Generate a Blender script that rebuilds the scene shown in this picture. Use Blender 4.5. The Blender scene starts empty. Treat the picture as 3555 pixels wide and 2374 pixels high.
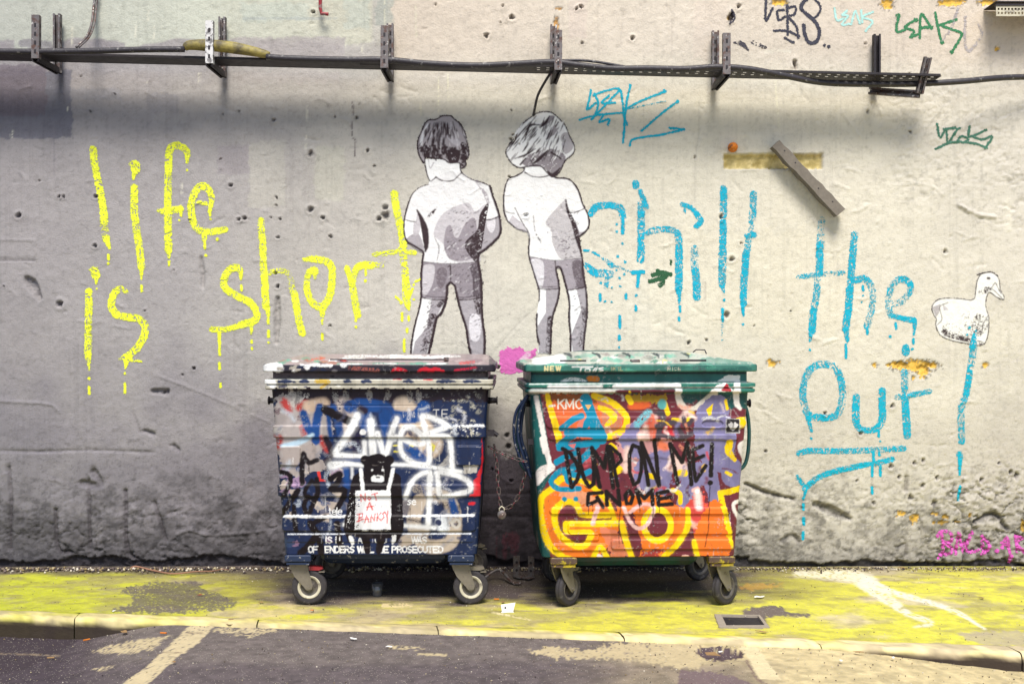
import bpy, math
import numpy as np
R = math.radians
scn = bpy.context.scene
# ------------------------------------------------------------------ camera, sky, sun
CAMY, CAMZ, FN, CX, HY = -7.7, 1.5, 4012.0, 1777.5, 1187.0
cam_d = bpy.data.cameras.new("camera"); cam = bpy.data.objects.new("camera", cam_d)
scn.collection.objects.link(cam); scn.camera = cam
cam.location = (0, CAMY, CAMZ); cam.rotation_euler = (R(90), 0, 0)
cam_d.sensor_width = 36.0; cam_d.lens = 36.0 * FN / 3555.0
cam_d.clip_start = 0.05; cam_d.clip_end = 600
SUN_EL, SUN_AZ = 54.0, 3.0
world = bpy.data.worlds.new("World"); scn.world = world; world.use_nodes = True
wn = world.node_tree
sky = wn.nodes.new("ShaderNodeTexSky"); sky.sky_type = 'NISHITA'; sky.sun_disc = False
sky.sun_elevation = R(SUN_EL); sky.sun_rotation = R(180 - SUN_AZ)
sky.air_density = 1.0; sky.dust_density = 1.2; sky.ozone_density = 0.6
wn.links.new(sky.outputs[0], wn.nodes['Background'].inputs[0])
wn.nodes['Background'].inputs[1].default_value = 0.05
sun_d = bpy.data.lights.new("sun", 'SUN'); sun_d.energy = 1.5; sun_d.angle = R(22); sun_d.color = (1.0, 0.945, 0.86)
sun = bpy.data.objects.new("sun", sun_d); scn.collection.objects.link(sun)
sun.rotation_euler = (R(90 - SUN_EL), 0, R(SUN_AZ))
scn.view_settings.view_transform = 'Standard'; scn.view_settings.look = 'None'
scn.view_settings.gamma = 1.0; scn.view_settings.use_curve_mapping = False
scn.view_settings.exposure = 1.72

# ------------------------------------------------------------------ helpers
rng = np.random.default_rng(11)
_tab = rng.random((256, 256))
def vn(x, y, seed=0):
    x = np.asarray(x, float) + seed * 37.3; y = np.asarray(y, float) + seed * 91.7
    xi = np.floor(x).astype(int); yi = np.floor(y).astype(int)
    fx = x - xi; fy = y - yi; fx = fx*fx*(3-2*fx); fy = fy*fy*(3-2*fy)
    a = _tab[xi & 255, yi & 255]; b = _tab[(xi+1) & 255, yi & 255]
    c = _tab[xi & 255, (yi+1) & 255]; d = _tab[(xi+1) & 255, (yi+1) & 255]
    return (a*(1-fx)+b*fx)*(1-fy) + (c*(1-fx)+d*fx)*fy
def fbm(x, y, seed=0, o=4):
    s = 0; a = 1; t = 0
    for i in range(o):
        s = s + a*vn(x*2**i, y*2**i, seed+i*3); t += a; a *= .55
    return s/t
def sst(a, b, x):
    t = np.clip((x-a)/(b-a), 0, 1); return t*t*(3-2*t)
def lin(c):
    c = np.asarray(c, float)/255.0
    return np.where(c <= .04045, c/12.92, ((c+.055)/1.055)**2.4)
KA = 0.80                      # display white -> paint albedo
def alb(c): return lin(c)*KA
def to_n(x, y, z):             # where a world point sits on the drawing grid
    d = np.asarray(y, float) - CAMY
    return CX + x*FN/d, HY - (z-CAMZ)*FN/d
def W3(nx, ny, d):             # drawing grid -> world at distance d
    return ((nx-CX)*d/FN, CAMY+d, CAMZ-(ny-HY)*d/FN)
def G(nx, ny, z=0.0):          # drawing grid -> ground point
    d = FN*(CAMZ-z)/(ny-HY); return ((nx-CX)*d/FN, CAMY+d, z)
K1 = 1200/2348
FR = {'N': (0, 0, 1), 'D': (0, 0, 3555/2348), 'a': (0, 0, K1), 'd': (1200, 0, K1), 'c': (2355, 0, K1), 'b': (0, 800, K1),
      'e': (2355, 800, K1), 'f': (0, 1574, K1), 'g': (2355, 1574, K1), 'h': (1200, 1774, K1), 'BL': (900, 1200, 840/2348),
      'BR': (1800, 1200, 840/2348), 'FA': (1380, 370, 720/2348), 'CH': (1980, 560, 720/1660), 'SH': (820, 640, 660/1725),
      'CN': (1640, 1380, 240/553)}
def P(fr, pts):
    ox, oy, s = FR[fr]; p = np.asarray(pts, float).reshape(-1, 2); return p*s + np.array([ox, oy])
def smooth(p, k=6, closed=False):
    if len(p) < 3: return p
    q = np.vstack([p[-1], p, p[0], p[1]]) if closed else np.vstack([2*p[0]-p[1], p, 2*p[-1]-p[-2]])
    out = []
    for i in range(1, len(q)-2):
        a, b, c, d = q[i-1], q[i], q[i+1], q[i+2]
        for t in np.arange(k)/k:
            out.append(.5*((2*b)+(c-a)*t+(2*a-5*b+4*c-d)*t*t+(3*b-3*c+d-a)*t**3))
    out.append(q[-2]); return np.array(out)

class Mark:
    """strokes and fills in drawing-grid units, rasterised to a cell grid"""
    def __init__(s, cell=1.7): s.cell = cell; s.ops = []
    def s(s_, fr, pts, w, col=None, dry=0.0, sm=True, soft=2.0, al=1.0, closed=False, tag=None, rough=1.0):
        p = P(fr, pts); k = FR[fr][2] if fr != 'N' else 1
        ww = np.atleast_1d(np.asarray(w, float))
        if len(p) == 1: p = np.vstack([p, p+.01])
        wi = np.interp(np.linspace(0, 1, len(p)), np.linspace(0, 1, len(ww)), ww) if len(ww) > 1 else np.full(len(p), ww[0])
        pw = np.column_stack([p, wi])
        if sm: pw = smooth(pw, 6, closed)
        elif closed: pw = np.vstack([pw, pw[:1]])
        s_.ops.append(('s', pw[:, :2], pw[:, 2], col, dry, soft, al, tag, rough)); return s_
    def halo(s, n0, n1, k=1.7, al=.28, soft=7):      # overspray under already drawn strokes
        s.ops[n0:n0] = [(o[0], o[1], o[2]*k+4, o[3], 0, soft, al, None, 2) for o in s.ops[n0:n1] if o[0] == 's']; return s
    def dots(s, fr, lst, col=None, **k):
        for x, y, r in lst: s.s(fr, [(x, y)], r, col, **k)
        return s
    def v(s, fr, lst, w, col=None, **k):      # vertical drips: (x, y0, y1)
        for x, a, b in lst: s.s(fr, [(x, a), (x+1, b)], w, col, sm=False, rough=.5, **k)
        return s
    def p(s, fr, pts, col, sm=False, al=1.0, soft=0, dry=0.0, tag=None):
        q = P(fr, pts); q = smooth(q, 5, True) if sm else q
        s.ops.append(('p', q, None, col, dry, soft, al, tag, 0)); return s
    def bounds(s):
        a = np.vstack([o[1].min(0)-(o[2].max()/2 if o[2] is not None else 0) for o in s.ops]).min(0)-4
        b = np.vstack([o[1].max(0)+(o[2].max()/2 if o[2] is not None else 0) for o in s.ops]).max(0)+4
        return a[0], a[1], b[0], b[1]
    def raster(s, bounds=None, bg=None, default=(0, 0, 0)):
        x0, y0, x1, y1 = bounds or s.bounds(); c = s.cell
        nx = int(math.ceil((x1-x0)/c)); ny = int(math.ceil((y1-y0)/c))
        X, Y = np.meshgrid(x0+(np.arange(nx)+.5)*c, y0+(np.arange(ny)+.5)*c)
        rgb = np.zeros((ny, nx, 3)) if bg is None else bg(X, Y); A = np.zeros((ny, nx)); T = np.zeros((ny, nx), int)
        tags = ['']
        for n, (k, p, w, col, dry, soft, al, tag, rough) in enumerate(s.ops):
            col = default if col is None else col
            m = (w.max()/2 if w is not None else 0) + soft*2 + 4
            i0 = max(0, int((p[:, 0].min()-m-x0)/c)); i1 = min(nx, int((p[:, 0].max()+m-x0)/c)+1)
            j0 = max(0, int((p[:, 1].min()-m-y0)/c)); j1 = min(ny, int((p[:, 1].max()+m-y0)/c)+1)
            if i1 <= i0 or j1 <= j0: continue
            XX = X[j0:j1, i0:i1]; YY = Y[j0:j1, i0:i1]
            if k == 's':
                sd = np.full(XX.shape, 1e9)
                for q in range(len(p)-1):
                    ax, ay = p[q]; bx, by = p[q+1]; wa, wb = w[q]/2, w[q+1]/2; mm = max(wa, wb)+soft*2+4
                    u0 = max(0, int((min(ax, bx)-mm-x0)/c)-i0); u1 = int((max(ax, bx)+mm-x0)/c)+1-i0
                    v0 = max(0, int((min(ay, by)-mm-y0)/c)-j0); v1 = int((max(ay, by)+mm-y0)/c)+1-j0
                    sx = XX[v0:v1, u0:u1]; sy = YY[v0:v1, u0:u1]
                    if sx.size == 0: continue
                    dx, dy = bx-ax, by-ay; L = dx*dx+dy*dy+1e-9
                    t = np.clip(((sx-ax)*dx+(sy-ay)*dy)/L, 0, 1)
                    d = np.hypot(sx-ax-t*dx, sy-ay-t*dy)-(wa+(wb-wa)*t)
                    sd[v0:v1, u0:u1] = np.minimum(sd[v0:v1, u0:u1], d)
                if rough: sd = sd + (fbm(XX/7, YY/7, n % 17, 3)-.5)*3*rough
                cov = np.clip(.5-sd/(2*max(soft, c*.5)), 0, 1)
            else:
                cov = np.zeros(XX.shape)
                for ox in (-.25, .25):
                    for oy in (-.25, .25):
                        ins = np.zeros(XX.shape, bool); xx = XX+ox*c; yy = YY+oy*c
                        if soft: xx = xx+(fbm(XX/9, YY/9, n % 13, 2)-.5)*soft*4; yy = yy+(fbm(XX/9, YY/9, 5+n % 13, 2)-.5)*soft*4
                        for q in range(len(p)):
                            ax, ay = p[q-1]; bx, by = p[q]
                            if ay == by: continue
                            ins ^= ((ay > yy) != (by > yy)) & (xx < (bx-ax)*(yy-ay)/(by-ay)+ax)
                        cov += ins*.25
            if dry:
                th = .6+.5*vn(XX/90, YY/90, 4)
                u = XX*np.cos(th)+YY*np.sin(th); vv = -XX*np.sin(th)+YY*np.cos(th)
                nz = .6*fbm(u/16, vv/3.6, n % 11, 2)+.4*fbm(XX/5, YY/5, 3, 2)
                big = vn(XX/45, YY/45, 8)
                cov = cov*np.clip((nz-(.28+.30*dry*(.5+big)))/.05, 0, 1)
            cov = cov*al
            rgb[j0:j1, i0:i1] = rgb[j0:j1, i0:i1]*(1-cov[..., None]) + alb(col)*cov[..., None]
            if bg is None and k == 's' or True:
                first = A[j0:j1, i0:i1] < .02
                if bg is None: rgb[j0:j1, i0:i1][first & (cov > 0)] = alb(col)
            A[j0:j1, i0:i1] = np.maximum(A[j0:j1, i0:i1], cov)
            if tag:
                if tag not in tags: tags.append(tag)
                tt = T[j0:j1, i0:i1]; tt[cov > .5] = tags.index(tag)
        return x0, y0, c, rgb, A, T, tags

def lk(coll_obj, parent=None):
    scn.collection.objects.link(coll_obj)
    if parent is not None: coll_obj.parent = parent
    return coll_obj
def arr_mesh(name, V, F, mat, col=None, parent=None, shade=True):
    V = np.asarray(V, np.float32); F = np.asarray(F, np.int32); k = F.shape[1]
    me = bpy.data.meshes.new(name)
    me.vertices.add(len(V)); me.vertices.foreach_set("co", V.ravel())
    me.loops.add(F.size); me.loops.foreach_set("vertex_index", F.ravel())
    me.polygons.add(len(F)); me.polygons.foreach_set("loop_start", np.arange(0, F.size, k, dtype=np.int32))
    me.polygons.foreach_set("loop_total", np.full(len(F), k, np.int32))
    if shade: me.polygons.foreach_set("use_smooth", np.ones(len(F), bool))
    if col is not None:
        at = me.color_attributes.new("col", 'FLOAT_COLOR', 'POINT')
        c4 = np.ones((len(V), 4), np.float32); c4[:, :3] = col; at.data.foreach_set("color", c4.ravel())
    me.update(calc_edges=True); me.materials.append(mat)
    return lk(bpy.data.objects.new(name, me), parent)
def grid_faces(nr, nc, wrap=False):
    i = np.arange(nr-1)[:, None]*nc; j = np.arange(nc if wrap else nc-1)[None, :]; j2 = (j+1) % nc
    return np.stack([i+j, i+j2, i+nc+j2, i+nc+j], -1).reshape(-1, 4)

class MB:
    """collects boxes, tubes and lathes into one mesh"""
    def __init__(s): s.v = []; s.f = []
    def add(s, v, f):
        n = len(s.v); s.v += [tuple(map(float, q)) for q in v]; s.f += [tuple(int(i)+n for i in q) for q in f]; return s
    def box(s, c, d, rot=0.0, tilt=None, bev=0.0):
        hx, hy, hz = d[0]/2, d[1]/2, d[2]/2
        if bev:
            b = min(bev, hx*.9, hy*.9, hz*.9); v = []; 
            for sz in (-1, 1):
                for (ex, ey, ez) in ((hx-b, hy-b, hz),) if False else ((hx-b, hy-b, hz),):
                    pass
            rings = [(-hz, b), (-hz+b, 0), (hz-b, 0), (hz, b)]
            for z, o in rings:
                for x, y in ((-1, -1), (1, -1), (1, 1), (-1, 1)):
                    ax, ay = hx-o, hy-o
                    if x*y > 0: v += [(x*(ax), y*(ay-b*.7), z), (x*(ax-b*.7), y*ay, z)] if False else [(x*ax, y*(ay-b*.7), z), (x*(ax-b*.7), y*ay, z)]
                    else: v += [(x*(ax-b*.7), y*ay, z), (x*ax, y*(ay-b*.7), z)]
            # order each ring counter-clockwise
            vv = []
            for r_ in range(4):
                ring = v[r_*8:(r_+1)*8]; ring.sort(key=lambda q: math.atan2(q[1]/hy, q[0]/hx)); vv += ring
            v = vv; f = []
            for r_ in range(3):
                for k in range(8): f.append((r_*8+k, r_*8+(k+1) % 8, r_*8+8+(k+1) % 8, r_*8+8+k))
            f += [tuple(range(7, -1, -1)), tuple(range(24, 32))]
        else:
            v = [(x*hx, y*hy, z*hz) for z in (-1, 1) for x, y in ((-1, -1), (1, -1), (1, 1), (-1, 1))]
            f = [(3, 2, 1, 0), (4, 5, 6, 7), (0, 1, 5, 4), (1, 2, 6, 5), (2, 3, 7, 6), (3, 0, 4, 7)]
        if tilt is not None:
            from mathutils import Matrix, Vector
            v = [tuple(tilt @ Vector(q)) for q in v]
        if rot:
            cc, ss = math.cos(rot), math.sin(rot); v = [(x*cc-y*ss, x*ss+y*cc, z) for x, y, z in v]
        return s.add([(x+c[0], y+c[1], z+c[2]) for x, y, z in v], f)
    def tube(s, pts, r, n=8, closed=False, cap=True):
        P3 = np.asarray(pts, float); m = len(P3); rr = np.broadcast_to(np.asarray(r, float), (m,))
        T = np.gradient(P3, axis=0) if not closed else (np.roll(P3, -1, 0)-np.roll(P3, 1, 0))
        T /= np.linalg.norm(T, axis=1)[:, None]+1e-12
        ref = np.array([0, 0, 1.0]) if abs(T[0][2]) < .9 else np.array([0, 1.0, 0])
        U = np.cross(T[0], ref); U /= np.linalg.norm(U); v = []
        for i in range(m):
            U = U-T[i]*np.dot(U, T[i]); U /= np.linalg.norm(U)+1e-12; B = np.cross(T[i], U)
            for k in range(n):
                a = 2*math.pi*k/n; v.append(P3[i]+rr[i]*(math.cos(a)*U+math.sin(a)*B))
        f = []; M = m if closed else m-1
        for i in range(M):
            for k in range(n):
                j = (i+1) % m; f.append((i*n+k, i*n+(k+1) % n, j*n+(k+1) % n, j*n+k))
        if cap and not closed: f += [tuple(range(n-1, -1, -1)), tuple((m-1)*n+k for k in range(n))]
        return s.add(v, f)
    def lathe(s, prof, axis='y', c=(0, 0, 0), n=40, yaw=0.0):
        v = []; m = len(prof)
        for r_, h in prof:
            for k in range(n):
                a = 2*math.pi*k/n
                q = (r_*math.cos(a), h, r_*math.sin(a)) if axis == 'y' else (r_*math.cos(a), r_*math.sin(a), h)
                if yaw: q = (q[0]*math.cos(yaw)-q[1]*math.sin(yaw), q[0]*math.sin(yaw)+q[1]*math.cos(yaw), q[2])
                v.append((q[0]+c[0], q[1]+c[1], q[2]+c[2]))
        f = [(i*n+k, i*n+(k+1) % n, (i+1)*n+(k+1) % n, (i+1)*n+k) for i in range(m-1) for k in range(n)]
        return s.add(v, f)
    def prism(s, poly, y0, y1):        # polygon in (x, z), extruded along y
        n = len(poly); v = [(x, y0, z) for x, z in poly]+[(x, y1, z) for x, z in poly]
        return s.add(v, [tuple(range(n)), tuple(range(2*n-1, n-1, -1))]+[(k, n+k, n+(k+1) % n, (k+1) % n) for k in range(n)])
    def build(s, name, mat, parent=None, smooth_=False):
        me = bpy.data.meshes.new(name); me.from_pydata(s.v, [], s.f); me.update()
        import bmesh
        bm = bmesh.new(); bm.from_mesh(me); bmesh.ops.recalc_face_normals(bm, faces=bm.faces); bm.to_mesh(me); bm.free()
        if smooth_:
            for p_ in me.polygons: p_.use_smooth = True
        me.materials.append(mat); return lk(bpy.data.objects.new(name, me), parent)
def tag(o, label=None, cat=None, group=None, kind=None):
    for k, v in (('label', label), ('category', cat), ('group', group), ('kind', kind)):
        if v: o[k] = v
    return o
def empty(name, loc=(0, 0, 0), rz=0.0):
    o = bpy.data.objects.new(name, None); o.location = loc; o.rotation_euler = (0, 0, rz); o.empty_display_size = .1
    return lk(o)

# ------------------------------------------------------------------ materials
def mat(name, base=(.5, .5, .5), rough=.7, metal=0.0, attr=False, mott=(.0, 5), bump=((.3, 60, .002),), spots=None, spec=.5, fleck=None):
    m = bpy.data.materials.new(name); m.use_nodes = True; t = m.node_tree; N = t.nodes; L = t.links
    b = N['Principled BSDF']; b.inputs['Roughness'].default_value = rough; b.inputs['Metallic'].default_value = metal
    b.inputs['Specular IOR Level'].default_value = spec
    tc = N.new('ShaderNodeTexCoord').outputs['Object']
    def noise(sc, det=6, ro=.6):
        n = N.new('ShaderNodeTexNoise'); n.inputs['Scale'].default_value = sc; n.inputs['Detail'].default_value = det
        n.inputs['Roughness'].default_value = ro; L.new(tc, n.inputs['Vector']); return n.outputs['Fac']
    def math_(op, a, b_=None, c=None):
        n = N.new('ShaderNodeMath'); n.operation = op
        for i, q in enumerate((a, b_, c)):
            if q is None: continue
            if isinstance(q, (int, float)): n.inputs[i].default_value = q
            else: L.new(q, n.inputs[i])
        return n.outputs[0]
    def mix(f, a, b_, bl='MIX'):
        n = N.new('ShaderNodeMix'); n.data_type = 'RGBA'; n.blend_type = bl
        for i, q in ((0, f), (6, a), (7, b_)):
            if isinstance(q, (int, float)): n.inputs[i].default_value = q
            elif isinstance(q, tuple): n.inputs[i].default_value = (*q, 1)[:4]
            else: L.new(q, n.inputs[i])
        return n.outputs[2]
    if attr:
        a = N.new('ShaderNodeAttribute'); a.attribute_name = 'col'; col = a.outputs['Color']
    else:
        a = N.new('ShaderNodeRGB'); a.outputs[0].default_value = (*base, 1); col = a.outputs[0]
    if spots:
        for (c2, sc, lo, hi, am) in spots:
            r_ = N.new('ShaderNodeMapRange'); L.new(noise(sc, 8, .65), r_.inputs[0]); r_.inputs[1].default_value = lo; r_.inputs[2].default_value = hi; r_.inputs[4].default_value = am
            col = mix(r_.outputs[0], col, tuple(c2))
    if mott[0]:
        f = math_('MULTIPLY_ADD', noise(mott[1], 10, .7), 2*mott[0], 1-mott[0]+.0)
        g = N.new('ShaderNodeCombineColor'); [L.new(f, g.inputs[i]) for i in range(3)]
        col = mix(1.0, col, g.outputs[0], 'MULTIPLY')
    if fleck:
        c2, sc, thr = fleck
        v = N.new('ShaderNodeTexVoronoi'); v.inputs['Scale'].default_value = sc; L.new(tc, v.inputs['Vector'])
        sp = N.new('ShaderNodeSeparateColor'); L.new(v.outputs['Color'], sp.inputs[0])
        k = math_('MULTIPLY', math_('GREATER_THAN', sp.outputs[0], thr), math_('LESS_THAN', v.outputs['Distance'], .36))
        col = mix(k, col, tuple(c2))
    L.new(col, b.inputs['Base Color'])
    h = None
    for (st, sc, dist) in bump:
        n = N.new('ShaderNodeBump'); n.inputs['Strength'].default_value = st; n.inputs['Distance'].default_value = dist
        L.new(noise(sc, 6, .6), n.inputs['Height'])
        if h is not None: L.new(h, n.inputs['Normal'])
        h = n.outputs[0]
    if h is not None: L.new(h, b.inputs['Normal'])
    rr = N.new('ShaderNodeMapRange'); L.new(noise(23, 5), rr.inputs[0]); rr.inputs[3].default_value = max(0, rough-.15); rr.inputs[4].default_value = min(1, rough+.15)
    L.new(rr.outputs[0], b.inputs['Roughness'])
    return m
WB = ((.35, 16, .008), (.7, 90, .005), (.8, 300, .0022))
M_wall = mat('plaster_paint', attr=True, rough=.8, mott=(.11, 7), bump=WB, spots=[((.66, .64, .58), 110, .67, .71, .45), ((.10, .08, .09), 75, .68, .72, .55), ((.22, .19, .19), 3.2, .62, .78, .35)], spec=.3)
M_paint = mat('spray_paint', attr=True, rough=.6, mott=(.14, 30), bump=WB, spec=.3)
M_paste = mat('pasted_paper', attr=True, rough=.75, mott=(.10, 45), bump=WB, spec=.2)
M_bin = mat('painted_bin_steel', attr=True, rough=.42, mott=(.10, 30), bump=((.25, 25, .004), (.25, 180, .001)), spots=[((.45, .42, .38), 60, .70, .73, .3), ((.05, .04, .04), 9, .60, .74, .45)], spec=.32)
M_ground = mat('mossy_ground', attr=True, rough=.85, mott=(.30, 26), bump=((.6, 45, .008), (.9, 200, .005)), spots=[((.07, .055, .06), 95, .62, .68, .5), ((.06, .05, .05), 8, .62, .76, .3), ((.05, .04, .045), 30, .66, .70, .5)], fleck=((.42, .38, .31), 150, .90), spec=.25)
M_far = mat('plain_asphalt', lin((112, 100, 108))*.8, .9, mott=(.2, 12), bump=((.5, 60, .01),))
M_kerb = mat('kerb_concrete', attr=True, rough=.85, mott=(.14, 22), bump=((.5, 50, .006), (.6, 240, .003)), spec=.25)
M_gal = mat('weathered_steel', (.15, .135, .135), .55, .5, mott=(.35, 14), bump=((.3, 60, .003),), spots=[((.10, .045, .03), 26, .50, .6, .8), ((.62, .60, .56), 33, .60, .64, .8)])
M_black = mat('sooty_steel', (.018, .014, .018), .6, .2, mott=(.4, 20), bump=((.4, 60, .004),), spots=[((.22, .2, .2), 40, .70, .73, .4)])
M_cable = mat('cable_sheath', (.028, .024, .030), .5, 0, mott=(.35, 9), bump=((.5, 35, .008),), spots=[((.30, .29, .27), 26, .60, .66, .6)])
M_splice = mat('dirty_yellow_resin', lin((178, 162, 84))*.7, .6, 0, mott=(.3, 12), bump=((.5, 25, .01),), spots=[((.05, .04, .03), 8, .42, .60, .85)])
M_stonef = mat('drain_stone', lin((168, 156, 140))*.75, .85, 0, mott=(.3, 30), bump=((.6, 90, .004),))
M_wood = mat('weathered_wood', lin((128, 120, 110))*.75, .9, 0, mott=(.45, 30), bump=((.5, 60, .004),))
M_rub = mat('rubber', (.030, .026, .030), .75, 0, mott=(.3, 30), bump=((.4, 80, .003),), spots=[((.13, .12, .11), 30, .56, .66, .5)])
M_fork = mat('galvanised_fork', lin((138, 130, 118))*.75, .5, .35, mott=(.35, 22), bump=((.3, 60, .003),), spots=[((.09, .07, .06), 30, .58, .64, .7)])
M_rim = mat('dirty_wheel_rim', lin((205, 198, 175))*.8, .6, 0, mott=(.35, 22), bump=((.3, 60, .003),), spots=[((.12, .10, .09), 24, .52, .6, .7)])
M_red = mat('red_paint', lin((165, 40, 50))*.7, .5, 0, mott=(.2, 30), spots=[((.2, .18, .17), 26, .55, .6, .8)])
M_navy = mat('navy_enamel', lin((35, 50, 80))*.8, .4, .1, mott=(.3, 20), spots=[((.5, .48, .45), 34, .60, .63, .6)])
M_olive = mat('paint_specked_enamel', lin((90, 70, 60))*.8, .45, .1, mott=(.3, 20), spots=[(tuple(lin((190, 170, 20))), 14, .52, .58, .8)])
M_teal = mat('dark_green_enamel', lin((30, 85, 85))*.7, .4, .05, mott=(.3, 12), bump=((.2, 40, .003),), spots=[((.03, .03, .04), 6, .5, .6, .7)])
M_hub = mat('grimy_hub', lin((110, 104, 98))*.7, .6, .2, mott=(.4, 22), spots=[((.05, .04, .04), 24, .5, .58, .7)])
M_chain = mat('old_chain', lin((118, 106, 104))*.7, .5, .5, mott=(.4, 40), spots=[(tuple(lin((150, 40, 70))), 15, .58, .6, .8)])
M_white = mat('white_scrap', lin((240, 238, 232))*.85, .6)
M_orange = mat('orange_foam', lin((232, 130, 25))*.75, .7, mott=(.3, 40), bump=((.9, 60, .01),), spots=[((.09, .04, .02), 45, .55, .6, .8), ((.8, .75, .65), 70, .64, .68, .7)])
M_leaf = mat('weed_leaf', lin((150, 200, 50))*.6, .6)
M_dead = mat('dead_leaf', lin((165, 130, 85))*.7, .8, mott=(.3, 40))
M_twig = mat('twig_bark', lin((165, 120, 95))*.7, .8, mott=(.3, 60))
M_stone = mat('grit', lin((125, 110, 105))*.6, .9, mott=(.5, 12))
M_glass = mat('clear_glass', (.07, .07, .075), .12, 0, bump=(), spec=.8)
# ------------------------------------------------------------------ the painted wall
WX = np.linspace(-3.95, 3.95, 880); WZ = np.linspace(-.06, 4.1, 462)
gx = np.concatenate([np.linspace(-14, -4.1, 56), WX, np.linspace(4.1, 14, 56)]); gz = np.concatenate([[-.5], WZ, [4.6, 5.4]])
XX, ZZ = np.meshgrid(gx, gz)
NX, NY = to_n(XX, 0.0, ZZ)
H = (fbm(XX*48, ZZ*48, 77, 2)-.5)*.0028+(fbm(XX*.9, ZZ*.9, 1, 2)-.5)*.016 + (fbm(XX*22, ZZ*22, 2, 4)-.5)*.0042
rgh = sst(2050, 2700, NX)*sst(1500, 1750, NY) + sst(1620, 1900, NY)*.9 + .30*sst(2900, 3200, NX)*sst(120, 300, NY)*(1-sst(700, 900, NY))
rgh = np.clip(rgh, 0, 1.3)*(.35+.65*sst(.42, .62, fbm(XX*1.7, ZZ*1.7, 9, 3)))
rd = 1-np.abs(2*fbm(XX*7, ZZ*9, 5, 5)-1)
H += rgh*((fbm(XX*34, ZZ*40, 5, 3)-.5)*.022 + (fbm(XX*4, ZZ*6, 6, 4)-.5)*.018 - sst(.93, .99, rd)*.014)
# small blisters and nicks
nz = vn(XX*34, ZZ*34, 21); H += .004*sst(.93, .98, nz); nz = vn(XX*30, ZZ*26, 24); H -= .007*sst(.965, .99, nz)
pit_dark = np.zeros_like(H)  # how far pits and gouges are darkened
def pit(fr, x, y, r, dep=.03, e=1.0, rim=True, dk=.6):
    global H
    r = r*.86
    (px, py), = P(fr, [(x, y)])
    d = np.hypot((NX-px), (NY-py)/e)+(fbm(NX/5, NY/5, int(px) % 7, 2)-.5)*r*.9
    H -= dep*(1-sst(r*.45, r, d))
    if rim: H += .006*np.exp(-((d-r*1.35)/(r*.45))**2)
    pit_dark[:] = np.maximum(pit_dark, dk*(1-sst(r*.4, r*.95, d)))
for x, y, r in [(2107, 1042, 13), (2108, 1425, 13), (1565, 1257, 9), (1875, 1340, 7), (1875, 1392, 6), (1660, 1483, 10), (1622, 1493, 8), (1838, 1478, 5),
                (1903, 1487, 6), (2192, 1478, 10), (125, 1465, 12), (400, 1335, 7), (430, 1338, 7), (650, 1335, 9), (780, 637, 4), (615, 758, 4), (1508, 778, 4),
                (1625, 758, 4), (1288, 1495, 5), (968, 1470, 4), (270, 1230, 5), (1495, 1080, 5), (2126, 82, 8), (2275, 792, 4), (550, 515, 3), (2230, 725, 3), (1860, 815, 7)]: pit('a', x, y, r)
for x, y, r in [(1130, 120, 12), (958, 243, 11), (1570, 60, 8), (1597, 48, 8), (1068, 40, 6), (612, 32, 6), (1948, 263, 10), (1050, 150, 5), (1605, 290, 6), (73, 800, 7), (148, 1025, 9),
                (192, 1127, 6), (268, 1412, 14), (272, 1465, 18), (228, 1487, 12), (97, 706, 5), (1180, 975, 3)]: pit('d', x, y, r)
for x, y, r in [(1812, 143, 9), (425, 85, 5), (325, 575, 12), (997, 1243, 7), (1240, 1378, 8), (1455, 1192, 9), (70, 762, 8), (190, 745, 5), (760, 545, 4), (1437, 90, 3), (595, 1498, 5), (515, 650, 3)]: pit('e', x, y, r, e=1.3)
for x, y, r in [(1283, 757, 5), (1575, 900, 5), (115, 1072, 5), (790, 425, 9), (795, 455, 9), (1565, 510, 5), (1272, 298, 5), (290, 1475, 9), (355, 120, 12), (410, 45, 8)]: pit('c', x, y, r, e=1.6)
for x, y, r in [(645, 105, 9), (405, 500, 15), (1870, 290, 8), (1885, 380, 9), (983, 543, 5), (30, 380, 4), (2240, 645, 6), (1110, 1100, 6), (1240, 980, 5), (2105, 1360, 7), (1315, 935, 7), (1890, 48, 7),
                (2245, 40, 7), (1180, 270, 6), (1215, 640, 4), (1260, 630, 4)]: pit('b', x, y, r)
for x, y, r in [(1453, 1230, 10), (1290, 40, 4), (1270, 795, 6), (1285, 370, 7), (1310, 320, 6)]: pit('FA', x, y, r)
for x, y, r in [(275, 300, 11), (290, 390, 13), (310, 665, 7), (160, 575, 7), (195, 595, 7)]: pit('CN', x, y, r)
for x, y, r in [(1730, 1275, 9), (2540, 900, 12)]: pit('N', x, y, r)
for x, y, r in [(1445, 90, 9), (1500, 160, 8), (1605, 65, 8), (1665, 45, 8), (1740, 335, 12), (1660, 220, 9), (1580, 300, 10), (1330, 340, 7), (1215, 185, 6), (2260, 125, 8), (2180, 65, 6), (2300, 150, 12), (1760, 165, 7), (2060, 180, 9)]: pit('g', x, y, r, .022, 1.4)
def gouge(fr, pts, w, dep, dk=.25, lite=0):
    global H
    m = Mark(4.7); m.s(fr, pts, w, (255, 255, 255), soft=4, rough=1.5)
    x0, y0, c, rgb, A, T, tg = m.raster()
    i = ((NX-x0)/c).astype(int); j = ((NY-y0)/c).astype(int); ok = (i >= 0) & (j >= 0) & (i < A.shape[1]) & (j < A.shape[0])
    a = np.zeros_like(H); a[ok] = A[j[ok], i[ok]]
    H -= a*dep*(.6+.8*fbm(NX/9, NY/9, 3, 2)); pit_dark[:] = np.maximum(pit_dark, a*dk) if dk > 0 else np.minimum(pit_dark, pit_dark+a*dk)
gouge('b', [(180, 330), (215, 370), (265, 460)], [20, 34, 12], .035, .10)
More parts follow.
